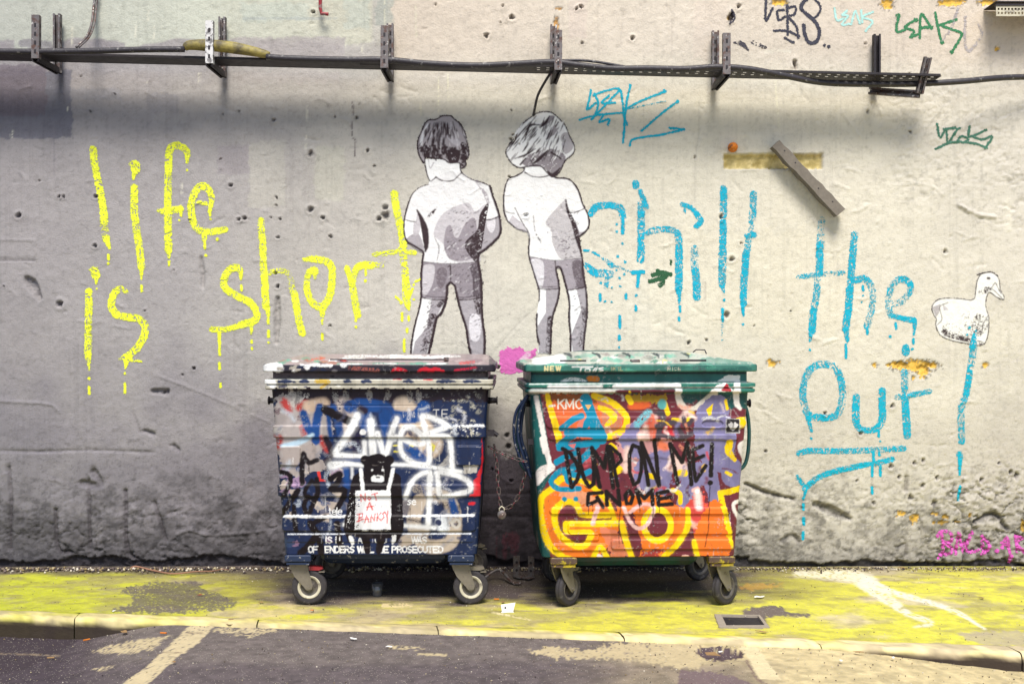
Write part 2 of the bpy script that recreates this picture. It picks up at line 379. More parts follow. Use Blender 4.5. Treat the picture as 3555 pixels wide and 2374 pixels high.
gouge('b', [(1360, 180), (1370, 280), (1372, 380)], [7, 14, 10], .02, .12)
gouge('b', [(1890, 460), (1885, 600), (1880, 760)], [12, 22, 10], .025, .18)
gouge('b', [(1045, 1095), (1125, 1100)], [14, 20], .03, .3)
gouge('b', [(905, 1240), (950, 1370)], 5, .008); gouge('b', [(980, 1365), (1040, 1385)], [10, 14], .02, .4)
gouge('b', [(1060, 980), (1400, 1110), (1830, 1300)], 3.5, -.008, .0); gouge('b', [(0, 1160), (330, 1180), (410, 1240)], 5, -.010, .0)
gouge('b', [(0, 62), (240, 66)], 3, -.008, 0); gouge('b', [(242, 66), (240, 205)], 3.5, -.010, 0); gouge('b', [(0, 205), (240, 207)], 4, .012, .4)
gouge('b', [(0, 1495), (300, 1500), (600, 1490), (1050, 1505)], 5, .012, .15); gouge('b', [(1180, 1460), (1210, 1490)], 12, .02, .2)
for p_ in ([(1880, 90), (1860, 320)], [(2215, 130), (2210, 400)], [(2180, 40), (2230, 110)]): gouge('d', p_, 3, .004, .2)
gouge('c', [(140, 700), (140, 900), (118, 1050), (110, 1380)], 3.2, .004, .2)
gouge('c', [(1340, 680), (1380, 780)], 6, -.008, 0); gouge('c', [(1110, 770), (1230, 930)], 6, -.007, 0); gouge('c', [(1450, 1260), (1700, 1260), (1800, 1330)], 4, -.006, 0)
gouge('c', [(1900, 1400), (2030, 1460), (2150, 1480)], 10, -.012, .1)
gouge('g', [(460, 205), (600, 265), (780, 310)], [10, 12, 6], .03, .6); gouge('g', [(940, 345), (1060, 390), (1170, 440)], [22, 26, 10], .035, .35)
gouge('g', [(2020, 470), (2150, 415), (2240, 520)], [10, 16, 10], .03, .4); gouge('g', [(1550, 160), (1545, 250)], 12, .02, .3)
gouge('g', [(700, 600), (780, 560), (820, 600)], 14, .02, .3); gouge('g', [(1500, 640), (1550, 620), (1550, 700)], 8, .015, .3)
for p_ in ([(60, 90), (75, 320)], [(600, 170), (610, 640)], [(850, 250), (860, 640), (960, 730)], [(1050, 330), (1130, 590)], [(370, 380), (385, 640), (480, 670)], [(75, 330), (70, 650)]):
    gouge('f', p_, [9, 13, 9], .022, .35)
gouge('f', [(560, 200), (680, 210), (640, 120)], 22, .02, .25); gouge('f', [(1200, 545), (1300, 520), (1400, 550), (1600, 545), (1790, 520)], 7, -.012, 0)
gouge('N', [(1655, 1715), (1850, 1715)], 6, .012, .3); gouge('N', [(1655, 1792), (1850, 1792)], 6, .012, .3)
gouge('FA', [(1590, 2260), (1350, 2480), (1040, 2840)], 3, .004, .25)
for k in range(170):      # random scratches
    x, y = rng.uniform(0, 3555), rng.uniform(300, 1900); a = rng.uniform(-.6, .9); L = rng.uniform(15, 60)
    gouge('N', [(x, y), (x+L*math.cos(a)/2, y+L*math.sin(a)/2+rng.uniform(-6, 6)), (x+L*math.cos(a), y+L*math.sin(a))], rng.uniform(3, 6), rng.choice([-1, 1])*.007, .0)
# recessed slot with old foam
(sx0, sy0), (sx1, sy1) = P('c', [(312, 1050), (975, 1145)])
dsl = np.maximum(np.maximum(sx0-NX, NX-sx1), np.maximum(sy0-NY, NY-sy1)) + (fbm(NX/8, NY/8, 3, 2)-.5)*7
slot = 1-sst(-3, 4, dsl); H -= slot*.035
# crumbled bottom edge: plaster ends, recess below
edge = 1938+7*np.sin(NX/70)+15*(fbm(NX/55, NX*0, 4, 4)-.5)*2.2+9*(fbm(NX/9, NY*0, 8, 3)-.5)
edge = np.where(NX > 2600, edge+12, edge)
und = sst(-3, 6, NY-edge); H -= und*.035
H += und*(fbm(XX*16, ZZ*16, 31, 3)-.5)*.05
# --- wall colours: paint tones with some shade and edge darkening coloured in
def ramp(x, xs, cs): return np.stack([np.interp(x, xs, [c[i] for c in cs]) for i in range(3)], -1)
wob = (fbm(NX/260, NY/260, 12, 4)-.5)*500
xs = [0, 600, 1060, 1500, 2100, 3000, 3555]
up = ramp(NX+wob, xs, [(162, 157, 158), (172, 167, 166), (188, 183, 176), (208, 203, 190), (224, 218, 200), (226, 220, 204), (216, 210, 198)])  # left tones: grey paint plus a vignette's darkening
lo = ramp(NX+wob, xs, [(134, 130, 137), (138, 133, 139), (136, 130, 136), (126, 119, 126), (200, 194, 182), (206, 200, 187), (196, 189, 180)])  # lower centre takes in the shade around the bins
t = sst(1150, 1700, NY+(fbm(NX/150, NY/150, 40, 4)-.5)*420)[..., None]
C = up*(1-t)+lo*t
top = ramp(NX, [0, 700, 1300, 1340, 2300, 3555], [(188, 190, 180), (206, 208, 192), (208, 205, 186), (224, 210, 192), (226, 215, 198), (222, 208, 192)])
tl = (1-sst(-4, 4, NY-(152+10*np.sin(NX/60)+16*(vn(NX/50, NX*0, 3)-.5)*2)))*(1-sst(1285, 1300, NX))
tr = sst(1340, 1350, NX)*(1-sst(150, 330, NY))
C = C*(1-np.maximum(tl, tr)[..., None])+top*np.maximum(tl, tr)[..., None]
def patch(fr, x0, y0, x1, y1, col, a=1.0, w=8):
    global C
    (a0, b0), (a1, b1) = P(fr, [(x0, y0), (x1, y1)])
    q = np.maximum(np.maximum(a0-NX, NX-a1), np.maximum(b0-NY, NY-b1))+(fbm(NX/22, NY/22, int(a0+b0) % 19, 3)-.5)*w*2.5
    k = (a*(1-sst(-w*.3, w*.3, q)))[..., None]; C = C*(1-k)+np.array(col, float)*k
patch('a', -200, 480, 490, 940, (112, 112, 124), .75); patch('a', -200, 440, 315, 785, (122, 112, 120), .7); patch('a', 480, 600, 820, 680, (150, 150, 158), .35)
patch('a', -20, 275, 95, 330, (158, 152, 155), .8); patch('a', 130, 275, 360, 330, (150, 146, 150), .8); patch('a', 600, 285, 850, 330, (158, 152, 155), .8); patch('a', 1560, 255, 2348, 400, (180, 172, 170), .8)
patch('a', 800, 470, 1060, 560, (180, 174, 172), .5, 14); patch('a', 1560, 480, 2300, 560, (190, 182, 176), .5, 14)
patch('a', 1480, 990, 1690, 1180, (160, 152, 156), .5, 10); patch('a', 1690, 960, 1940, 1400, (196, 192, 180), .55, 10); patch('a', 2140, 1000, 2340, 1360, (204, 202, 184), .5, 10); patch('a', 1000, 640, 1210, 760, (140, 138, 146), .3, 12)
patch('a', 1640, 20, 2100, 140, (200, 208, 196), .5, 14); patch('a', 1650, 120, 2300, 135, (176, 182, 180), .5, 5); patch('d', 0, 0, 150, 200, (198, 204, 192), .6, 14); patch('d', 205, 0, 320, 170, (178, 182, 172), .7, 10)
patch('N', 1560, 1585, 1905, 1990, (88, 78, 88), .8, 34); patch('d', 0, 295, 250, 400, (188, 182, 176), .7, 8); patch('d', 1520, 0, 1640, 260, (216, 200, 188), .5, 8)  # first patch: dark blockwork paint with the shade between the bins coloured in
patch('c', 100, 0, 330, 400, (226, 212, 196), .6, 10); patch('e', -200, 0, 1200, 700, (230, 222, 200), .35, 40)
patch('c', 590, 340, 760, 360, (244, 240, 222), .4, 6)
C = C+(slot[..., None])*(np.array((222, 202, 136))+110*(fbm(NX/14, NY/14, 6, 4)-.5)[..., None]-C)
def flake(fr, x, y, rx, ry, n=7, col=(244, 196, 88)):
    global C, H
    (px, py), = P(fr, [(x, y)]); q = np.hypot((NX-px)/rx, (NY-py)/ry)+(fbm(NX/n, NY/n, int(px) % 23, 3)-.5)*1.6
    k = 1-sst(.75, .9, q); ring = (1-sst(.95, 1.15, q))*(1-k); H -= k*.012
    C = C*(1-k[..., None])+(np.array(col, float)+50*(fbm(NX/8, NY/8, 2, 3)-.5)[..., None])*k[..., None]
    C = C*(1-.35*ring[..., None])
for a_ in [(1610, 920, 70, 22), (1480, 915, 40, 12), (1665, 960, 22, 22), (640, 900, 22, 12), (1335, 915, 12, 8), (2085, 915, 12, 9), (1597, 1000, 6, 10), (1720, 915, 30, 9)]: flake('e', *a_)
for a_ in [(1515, 412, 20, 12), (1605, 440, 17, 19), (1740, 410, 13, 7), (1820, 430, 12, 8), (1800, 470, 20, 7), (1890, 465, 14, 6), (1985, 425, 8, 9), (2345, 500, 10, 30), (1735, 468, 8, 5)]: flake('g', *a_)
for a_ in [(1420, 20, 26, 22), (1850, 20, 48, 14), (2110, 18, 40, 10), (690, 20, 34, 12), (1360, 400, 6, 12), (2165, 335, 8, 8), (340, 130, 6, 12), (265, 380, 5, 24)]: flake('c', *a_)
flake('d', 1430, 170, 10, 30, 6, (226, 176, 110)); flake('d', 1450, 60, 14, 4, 5, (226, 176, 110))
m = Mark(4.7)
for x, a_, b_ in [(265, 0, 165), (478, 40, 250), (632, 530, 760), (697, 505, 680), (110, 310, 360), (395, 400, 430), (508, 700, 780)]: m.s('d', [(x, a_), (x+2, b_)], 3.4, (238, 234, 205), al=.85, dry=.4)
for x, a_, b_ in [(1010, 80, 140), (925, 150, 250), (1050, 180, 260), (492, 190, 300), (2085, 720, 820), (2077, 920, 1010), (1355, 500, 560), (462, 720, 750), (85, 890, 930), (1240, 1250, 1310), (1000, 560, 560)]: m.s('a', [(x, a_), (x-3, b_)], 5, (236, 232, 212), al=.8, dry=.4)
m.s('c', [(655, 530), (685, 860)], 4, (240, 236, 210), dry=.4); m.s('c', [(2230, 1360), (2240, 1560)], 26, (232, 226, 210), al=.6, dry=.3, soft=5)
for p_ in ([(45, 690), (50, 780)], [(40, 830), (45, 930), (65, 960), (60, 1070)]): m.s('d', p_, 4, (100, 88, 92), dry=.3)
m.s('a', [(365, 820), (370, 1190)], 4, (140, 134, 142), al=.6); m.s('e', [(180, 350), (180, 480)], 2, (150, 140, 135))
m.p('CN', [(240, 1110), (250, 1080), (360, 1070), (375, 1100), (375, 1190), (360, 1265), (310, 1250), (300, 1190), (285, 1150), (280, 1280), (250, 1285)], (150, 90, 105), soft=3, al=.8, dry=.25)
m.s('CN', [(198, 1110), (195, 1330)], 5, (140, 80, 95), al=.6, dry=.3)
x0, y0, c, rgb, A, T_, tg = m.raster(); i = ((NX-x0)/c).astype(int); j = ((NY-y0)/c).astype(int); ok = (i >= 0) & (j >= 0) & (i < A.shape[1]) & (j < A.shape[0])
Ca = alb(np.clip(C, 0, 255))
Ca[ok] = Ca[ok]*(1-A[j[ok], i[ok]][:, None])+rgb[j[ok], i[ok]]*A[j[ok], i[ok]][:, None]
# grime: rising damp and soot with ragged edges
g_ = fbm(NX/60, NY/60, 15, 5); damp = sst(1700, 1960, NY+(g_-.5)*420+(1-sst(1700, 1900, NX))*60)
# long rain streaks and old wash marks
st_ = fbm(NX/9, NY/420, 33, 4); Ca *= (1-.07*sst(.54, .70, st_)*sst(.35, .6, fbm(NX/120, NY/300, 34, 3)))[..., None]
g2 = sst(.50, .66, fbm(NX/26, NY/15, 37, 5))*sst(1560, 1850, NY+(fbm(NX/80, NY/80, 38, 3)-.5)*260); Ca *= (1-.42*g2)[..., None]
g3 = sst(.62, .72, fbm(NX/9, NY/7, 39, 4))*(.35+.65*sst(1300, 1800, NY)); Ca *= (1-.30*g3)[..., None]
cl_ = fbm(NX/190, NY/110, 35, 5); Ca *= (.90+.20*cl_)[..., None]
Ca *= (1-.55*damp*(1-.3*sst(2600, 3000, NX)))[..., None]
spk = sst(.60, .72, fbm(NX/16, NY/16, 17, 4)); Ca *= (1-.10*spk-.30*spk*np.clip(rgh, 0, 1))[..., None]
hb = sst(.0, .02, -(H-(fbm(XX*.9, ZZ*.9, 1, 2)-.5)*.016))*np.clip(rgh, 0, 1); Ca *= (1-.35*hb)[..., None]
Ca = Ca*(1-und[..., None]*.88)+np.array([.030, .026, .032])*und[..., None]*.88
Ca = Ca*(1-pit_dark[..., None])+np.array([.045, .035, .045])*pit_dark[..., None]
for k_ in (0,): pass
WV = np.stack([XX, -H, ZZ], -1).reshape(-1, 3)
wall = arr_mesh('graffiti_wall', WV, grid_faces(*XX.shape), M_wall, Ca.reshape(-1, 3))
tag(wall, 'long painted plaster wall, grey at the left and cream at the right, covered in sprayed writing', 'wall')
def wall_h(x, z):
    fi = np.interp(x, gx, np.arange(len(gx))); fj = np.interp(z, gz, np.arange(len(gz)))
    i = np.clip(fi.astype(int), 0, len(gx)-2); j = np.clip(fj.astype(int), 0, len(gz)-2); a = fi-i; b = fj-j
    return (H[j, i]*(1-a)+H[j, i+1]*a)*(1-b)+(H[j+1, i]*(1-a)+H[j+1, i+1]*a)*b
def decal(name, mk, default=(0, 0, 0), label=None, off=.0022, parent=None, m_=None, thr=.5, split=False):
    parent = parent or wall; m_ = m_ or M_paint
    if m_ is M_paint: mk.ops = [o[:4]+(max(o[4], .27) if o[2] is not None and o[2].max() > 15 and name != 'painted_patch' else o[4],)+o[5:] for o in mk.ops]
    x0, y0, c, rgb, A, T, tags = mk.raster(default=default); keep = A > (thr-.36+.72*np.random.default_rng(len(mk.ops)).random(A.shape))
    def sub(mask, nm, par, o):
        jj, ii = np.nonzero(mask); 
        if len(ii) == 0: return None
        w = A.shape[1]+1
        cor = np.stack([jj*w+ii, jj*w+ii+1, (jj+1)*w+ii+1, (jj+1)*w+ii], -1)
        u, inv = np.unique(cor[:, ::-1], return_inverse=True); inv = inv.reshape(-1, 4)
        vy, vx = np.divmod(u, w)
        nx = x0+vx*c; ny = y0+vy*c; X = (nx-CX)*7.7/FN; Z = CAMZ-(ny-HY)*7.7/FN; Y = -wall_h(X, Z)-o
        # vertex colour: nearest kept cell
        cv = np.zeros((len(u), 3)); cnt = np.zeros(len(u)); cc = rgb[jj, ii]
        for k in range(4): np.add.at(cv, inv[:, k], cc); np.add.at(cnt, inv[:, k], 1)
        return arr_mesh(nm, np.stack([X, Y, Z], -1), inv, m_, cv/cnt[:, None], par)
    if not split:
        o = sub(keep, name, parent, off)
    else:
        base = sub(keep & (T == 0), name, parent, off); o = base
        for q in range(1, len(tags)): sub(keep & (T == q), tags[q], base, off)
    if label and o: o['label'] = label
    return o
YE = (247, 255, 62); BL_ = (0, 176, 206); w_ = 26
L_ = 'painted_letter'
def yl(m, lab): return decal(L_, m, YE, lab)
m = Mark().s('a', [(632, 1015), (650, 1150), (690, 1350), (712, 1500)], w_).s('a', [(700, 1450), (712, 1565), (722, 1625)], w_, dry=.55).s('b', [(722, 60), (745, 120)], [24, 10]).v('b', [(736, 170, 195)], 10).dots('b', [(736, 225, 10)]); yl(m, 'yellow letter l beginning the word life')
m = Mark().s('a', [(885, 1115), (918, 1118), (920, 1150)], [12, 30, 34]).s('a', [(912, 1160), (906, 1215)], [20, 9]).s('a', [(912, 1275), (912, 1450), (920, 1500)], w_).s('a', [(916, 1480), (932, 1600)], w_, dry=.5).s('b', [(936, 50), (950, 150), (960, 245)], w_).s('b', [(960, 250), (960, 330)], [18, 6]).v('b', [(961, 375, 410)], 9); yl(m, 'yellow letter i of life with a blob for a dot')
m = Mark().s('a', [(1268, 1100), (1272, 1040), (1240, 1000), (1190, 988), (1152, 1025), (1143, 1150)], [12, 22, 26, 26, 26, 26]).s('a', [(1143, 1120), (1140, 1300), (1140, 1420)], w_, dry=.45).s('a', [(1140, 1400), (1142, 1600), (1145, 1700)], w_).s('b', [(1145, 130), (1148, 185)], [22, 8]).s('a', [(1072, 1430), (1120, 1436), (1225, 1418)], [8, 24, 24]).s('a', [(1228, 1420), (1230, 1462)], 10).dots('a', [(1270, 1155, 9), (1216, 1495, 8)]).v('b', [(1147, 212, 235)], 9); yl(m, 'yellow letter f of life with a short crossbar')
m = Mark().s('a', [(1425, 1440), (1436, 1330), (1395, 1268), (1345, 1278), (1308, 1350), (1298, 1440), (1330, 1540), (1400, 1577), (1530, 1560)], [14, 22, 26, 26, 26, 26, 26, 26, 22]).s('a', [(1350, 1375), (1400, 1385)], 14, dry=.5).v('b', [(1388, 30, 60)], 20).v('b', [(1390, 75, 120)], 9).dots('b', [(1398, 170, 10), (1475, 60, 12)]).v('a', [(1425, 1430, 1465)], 9).dots('a', [(1430, 1488, 8)]); yl(m, 'yellow letter e ending the word life')
m = Mark().s('b', [(608, 268), (640, 270), (650, 300)], [8, 28, 32]).s('b', [(655, 310), (653, 360)], [18, 8]).dots('b', [(657, 395, 7), (605, 1005, 11)]).s('b', [(603, 415), (603, 560)], w_).s('b', [(602, 540), (600, 700), (597, 840)], w_, dry=.55).s('b', [(598, 840), (605, 945)], [26, 6], dry=.3).v('b', [(605, 1065, 1105)], 10); yl(m, 'yellow letter i of the word is')
m = Mark().s('b', [(860, 415), (815, 396), (768, 440), (757, 520), (795, 577)], [14, 22, 26, 26, 24], dry=.3).s('b', [(785, 570), (870, 590), (940, 600), (985, 650), (980, 720)], w_).s('b', [(980, 715), (930, 800), (870, 850)], w_, dry=.5).s('b', [(875, 850), (810, 872)], [26, 8]).s('b', [(862, 860), (852, 935)], [30, 6]).s('b', [(890, 880), (960, 888)], [10, 8], dry=.3).dots('b', [(848, 968, 9)]).v('b', [(848, 1042, 1065), (848, 1082, 1102)], 10); yl(m, 'yellow letter s of the word is')
m = Mark().s('b', [(1637, 330), (1632, 268), (1592, 252), (1540, 290), (1520, 370), (1560, 420)], [8, 20, 26, 26, 26, 24]).s('b', [(1550, 410), (1620, 450), (1700, 490)], w_, dry=.35).s('b', [(1690, 480), (1738, 540), (1735, 605), (1640, 640)], w_).s('b', [(1650, 637), (1540, 670), (1440, 672)], 20, dry=.35).s('b', [(1712, 625), (1706, 700)], [16, 8]).s('b', [(1490, 700), (1490, 780)], [14, 9]).v('b', [(1490, 780, 845), (1490, 900, 940), (1496, 1040, 1062), (1708, 750, 760), (1710, 797, 803), (1640, 375, 405)], 9); yl(m, 'yellow letter s beginning the word short')
m = Mark().s('SH', [(225, 330), (232, 480)], 24, dry=.4).s('SH', [(238, 480), (250, 760), (255, 850)], 25, dry=.15).s('SH', [(255, 830), (262, 960)], 26, dry=.4).s('SH', [(260, 950), (270, 1110)], 26).s('SH', [(285, 1110), (292, 1265)], [18, 8]).v('SH', [(292, 1330, 1380)], 10).dots('SH', [(292, 1435, 8)]).s('SH', [(280, 810), (360, 785), (440, 790), (490, 840), (505, 930), (520, 990)], [16, 18, 18, 20, 22, 24], dry=.75).s('SH', [(530, 1000), (550, 1120)], 26).s('SH', [(548, 1100), (575, 1260), (600, 1350)], 26, dry=.35); yl(m, 'yellow letter h of short with a worn arch')
m = Mark().s('SH', [(618, 683), (700, 678), (800, 695), (865, 745), (868, 880), (850, 1010), (800, 1095), (750, 1110), (690, 1070), (645, 970), (640, 900)], [14, 24, 26, 26, 25, 26, 28, 28, 26, 24, 22]).s('SH', [(640, 910), (650, 830), (690, 785)], 22, dry=.4).s('SH', [(660, 790), (715, 780), (715, 850)], [20, 24, 8]).s('SH', [(785, 1125), (778, 1245)], [26, 7]).dots('SH', [(780, 1265, 6)]).v('SH', [(782, 1360, 1405)], 10); yl(m, 'yellow letter o of short with a drip below')
m = Mark().s('SH', [(1005, 760), (1045, 880)], 20, dry=.3).s('SH', [(1045, 870), (1065, 980), (1085, 1100), (1102, 1185)], 25).v('SH', [(1085, 1200, 1240), (1175, 765, 820)], 9).dots('SH', [(1086, 1293, 10), (1173, 875, 10)]).s('SH', [(1060, 880), (1085, 780), (1130, 738), (1230, 735)], [20, 24, 26, 26]).s('SH', [(1240, 735), (1330, 728)], 20, dry=.8); yl(m, 'yellow letter r of the word short')
m = Mark().s('SH', [(1435, 85), (1450, 200), (1490, 380), (1522, 560)], w_).s('SH', [(1500, 590), (1525, 700), (1535, 850)], 26, dry=.85).s('SH', [(1540, 850), (1548, 1050), (1568, 1140)], [24, 28, 8]).s('SH', [(1250, 640), (1400, 620), (1540, 600)], 18, dry=.9).s('SH', [(1545, 612), (1620, 620)], 16).s('SH', [(1675, 858), (1628, 882)], 8).s('SH', [(1602, 950), (1575, 1005)], 10).s('SH', [(1450, 1020), (1482, 1048)], 9).dots('SH', [(1612, 910, 9), (1612, 1045, 9), (1500, 1070, 12)]).v('SH', [(1505, 1170, 1235), (1566, 1202, 1232), (1550, 1310, 1338), (1524, 1410, 1515)], 9); yl(m, 'yellow letter t ending the word short beside the painted child')
def bl(m, lab): return decal(L_, m, BL_, lab)
m = Mark().s('CH', [(165, 420), (200, 372), (250, 355), (330, 352)], [22, 26, 24, 22]).s('CH', [(330, 352), (400, 375), (420, 440)], 24, dry=.6).s('CH', [(420, 440), (422, 500), (420, 575)], 12, dry=.3).s('CH', [(105, 714), (148, 716)], 7).s('CH', [(178, 728), (232, 756)], 7).s('CH', [(255, 772), (330, 830)], [6, 20], dry=.4).s('CH', [(330, 830), (400, 855), (500, 895)], 10, dry=.6).s('CH', [(118, 822), (160, 865), (205, 905)], [12, 26, 22]).s('CH', [(215, 890), (320, 905)], 28, dry=.55).s('CH', [(300, 920), (285, 1000)], 16, dry=.5)
m.s('CH', [(503, 892), (585, 885)], 14).s('CH', [(548, 900), (538, 1005)], [14, 9]).dots('CH', [(372, 505, 8), (372, 562, 9), (418, 660, 7), (380, 762, 9), (438, 805, 10), (395, 935, 9), (400, 1000, 8), (332, 1010, 8), (243, 975, 9), (278, 1122, 9), (330, 1126, 6), (527, 1072, 10), (391, 1488, 8), (370, 870, 7), (432, 905, 7)]).v('CH', [(238, 1066, 1112), (445, 1065, 1095), (524, 1158, 1190), (395, 1240, 1330), (391, 1396, 1424)], 10); bl(m, 'blue letter c beginning the word chill')
m = Mark().s('CH', [(523, 178), (526, 195)], 24).s('CH', [(560, 240), (585, 305), (612, 365)], [16, 20, 16]).s('CH', [(568, 335), (568, 600), (568, 720)], 26, dry=.62).s('CH', [(566, 735), (562, 788)], 27).s('CH', [(595, 585), (660, 555), (740, 545), (825, 552), (865, 600), (868, 700)], [18, 22, 22, 22, 24, 26], dry=.62).s('CH', [(870, 690), (870, 960)], 27, dry=.4).s('CH', [(870, 960), (866, 1030)], 26).s('CH', [(866, 1030), (872, 1132)], [20, 7]).v('CH', [(877, 1160, 1200), (870, 1250, 1272)], 9); bl(m, 'blue letter h of chill with a round blob above')
m = Mark().s('CH', [(895, 345), (960, 368), (1015, 425)], 16, dry=.2).s('CH', [(1010, 420), (1045, 480), (1010, 518)], 20, dry=.45).v('CH', [(915, 370, 410)], 8, dry=.4).s('CH', [(993, 700), (998, 870)], 26, dry=.9).s('CH', [(1002, 880), (1012, 990)], 26, dry=.4).s('CH', [(1010, 980), (1014, 1085)], 27); bl(m, 'blue letter i of the word chill')
m = Mark().s('CH', [(1226, 220), (1226, 280)], 24).s('CH', [(1226, 280), (1225, 430)], 25, dry=.5).s('CH', [(1222, 490), (1220, 700)], 25, dry=.3).s('CH', [(1218, 700), (1214, 980)], 27, dry=.5).s('CH', [(1212, 990), (1230, 1050)], [20, 6], dry=.2).dots('CH', [(1230, 1110, 10)]).v('CH', [(1218, 1185, 1275)], 11, dry=.2).v('CH', [(1215, 1310, 1480)], 7, dry=1.1); bl(m, 'first blue letter l of the word chill')
m = Mark().s('CH', [(1465, 265), (1460, 400), (1452, 480)], 24, dry=.5).s('CH', [(1450, 520), (1440, 590)], 20, dry=.8).s('CH', [(1395, 595), (1470, 590)], [8, 20]).s('CH', [(1430, 600), (1412, 720)], 24, dry=.5).s('CH', [(1405, 740), (1395, 900)], 25, dry=.12).s('CH', [(1392, 900), (1384, 1060)], 25, dry=.45).s('CH', [(1384, 1050), (1386, 1140)], 24).s('CH', [(1376, 1140), (1384, 1232)], [14, 8]).dots('CH', [(1383, 1305, 8)]); bl(m, 'second blue letter l of the word chill')
m = Mark().s('e', [(975, -70), (970, 0), (962, 100)], 26, dry=.75).s('e', [(960, 100), (957, 290)], 26, dry=.15).s('e', [(945, 320), (938, 430), (915, 560)], 24, dry=.75).s('e', [(915, 550), (908, 680)], 26).s('e', [(900, 680), (893, 748)], [18, 9]).dots('e', [(893, 812, 10)]).s('e', [(815, 315), (960, 298), (1115, 288)], 17, dry=.6); bl(m, 'blue letter t beginning the word the')
m = Mark().s('e', [(1195, 30), (1182, 180), (1170, 330), (1165, 400)], 25, dry=.45).s('e', [(1163, 400), (1152, 560)], 26).s('e', [(1148, 560), (1135, 670)], 26, dry=.3).s('e', [(1135, 670), (1148, 748)], [22, 14]).v('e', [(1137, 775, 865)], 9).s('e', [(1190, 340), (1270, 330), (1315, 400), (1318, 500), (1295, 600), (1278, 650)], 24, dry=.62).v('e', [(1252, 380, 405), (1282, 665, 700)], 9).dots('e', [(1253, 442, 7), (1243, 487, 8)]); bl(m, 'blue letter h of the word the')
m = Mark().s('e', [(1440, 500), (1520, 480), (1575, 400), (1560, 345), (1490, 335), (1440, 400), (1425, 500), (1440, 575)], 23, dry=.6).s('e', [(1440, 575), (1530, 600), (1600, 610)], [16, 18, 22], dry=.25).s('e', [(1608, 620), (1598, 705)], [16, 9]).v('e', [(1476, 630, 665), (1595, 738, 765)], 9).dots('e', [(1440, 720, 10), (1588, 805, 10)]); bl(m, 'blue letter e of the word the')
m = Mark().s('e', [(975, 908), (1060, 930), (1108, 1030), (1112, 1160), (1070, 1255), (960, 1270), (880, 1245), (848, 1150), (852, 1040), (895, 945)], 25, dry=.6, closed=True).s('e', [(880, 1270), (905, 1362)], [18, 9]).dots('e', [(902, 1412, 9)]); bl(m, 'blue letter o of the word out')
m = Mark().s('e', [(1207, 1135), (1205, 1200)], 26, dry=.35).s('e', [(1205, 1200), (1207, 1290), (1240, 1348), (1330, 1352), (1382, 1290), (1384, 1180)], [26, 26, 22, 22, 26, 26]).s('e', [(1384, 1200), (1384, 1090)], 26).v('e', [(1360, 1360, 1400)], 9).dots('e', [(1372, 1430, 7)]); bl(m, 'blue letter u of the word out')
m = Mark().s('e', [(1543, 795), (1545, 825)], 27).s('e', [(1536, 960), (1538, 1140)], 24, dry=.6).s('e', [(1540, 1150), (1548, 1270)], 26).s('e', [(1548, 1250), (1555, 1390)], 27, dry=.3).s('e', [(1485, 1132), (1600, 1115), (1705, 1092)], 18, dry=.5); bl(m, 'blue letter t of the word out')
m = Mark().s('e', [(820, 1512), (880, 1494)], 20).s('e', [(880, 1495), (1100, 1497), (1300, 1492), (1530, 1478)], 20, dry=.55).s('g', [(1455, 38), (1330, 68), (1240, 80)], 18, dry=.3).s('g', [(1250, 80), (1100, 112), (1000, 140)], 20, dry=.1).s('g', [(1010, 135), (930, 175), (860, 240)], 20, dry=.5).s('g', [(808, 158), (850, 215)], 14, dry=.4).s('g', [(868, 240), (848, 310)], 10, dry=.3).v('g', [(850, 345, 378), (852, 437, 480), (847, 535, 578), (1317, 85, 152), (1317, 228, 268), (1372, 88, 148), (1325, -10, 60), (1365, -8, 10)], 10); decal('painted_underline', m, BL_, 'blue double underline below the word out')
m = Mark().dots('e', [(1975, 660, 10), (2018, 682, 8), (1962, 707, 7)]).s('e', [(2010, 712), (2000, 790)], [14, 24]).s('e', [(2005, 800), (1985, 930), (1975, 1000)], 24, dry=.55).s('e', [(1975, 1000), (1955, 1110)], 23, dry=.25).s('e', [(1950, 1120), (1925, 1200), (1922, 1320), (1925, 1430)], 24, dry=.6).s('e', [(1912, 1520), (1915, 1565)], [22, 18], dry=.6).s('g', [(1913, 40), (1912, 140)], [14, 8]).s('g', [(1915, 225), (1902, 310)], 10); decal('painted_stroke', m, BL_, 'long blue stroke running down below the painted duck', off=.0034)
def tagm(lst, w, fr): 
    m = Mark()
    for q in lst: m.s(fr, q, w)
    return m
m = tagm([[(1665, 615), (1655, 680), (1640, 745), (1700, 700)], [(1690, 640), (1715, 700), (1700, 770), (1670, 812)], [(1685, 648), (1780, 615), (1860, 608), (1882, 700), (1890, 790), (1915, 850)], [(1855, 620), (1740, 740), (1680, 805)], [(1590, 815), (1700, 785), (1900, 765)], [(1935, 580), (1905, 720), (1885, 970)], [(1890, 750), (2000, 690), (2175, 622)], [(2255, 690), (2150, 770), (2010, 890)], [(2300, 880), (2150, 915), (1960, 945), (1930, 992)], [(2200, 870), (2300, 880)], [(1755, 780), (1725, 830), (1790, 810), (1780, 850)], [(1790, 650), (1740, 700), (1830, 700)]], 7.5, 'd')
m.s('d', [(1910, 742), (2170, 690)], 4, dry=.5).dots('d', [(1933, 580, 10), (2165, 622, 13), (2255, 690, 12)]); decal('painted_tag', m, BL_, 'thin blue scrawled tag under the cable tray')
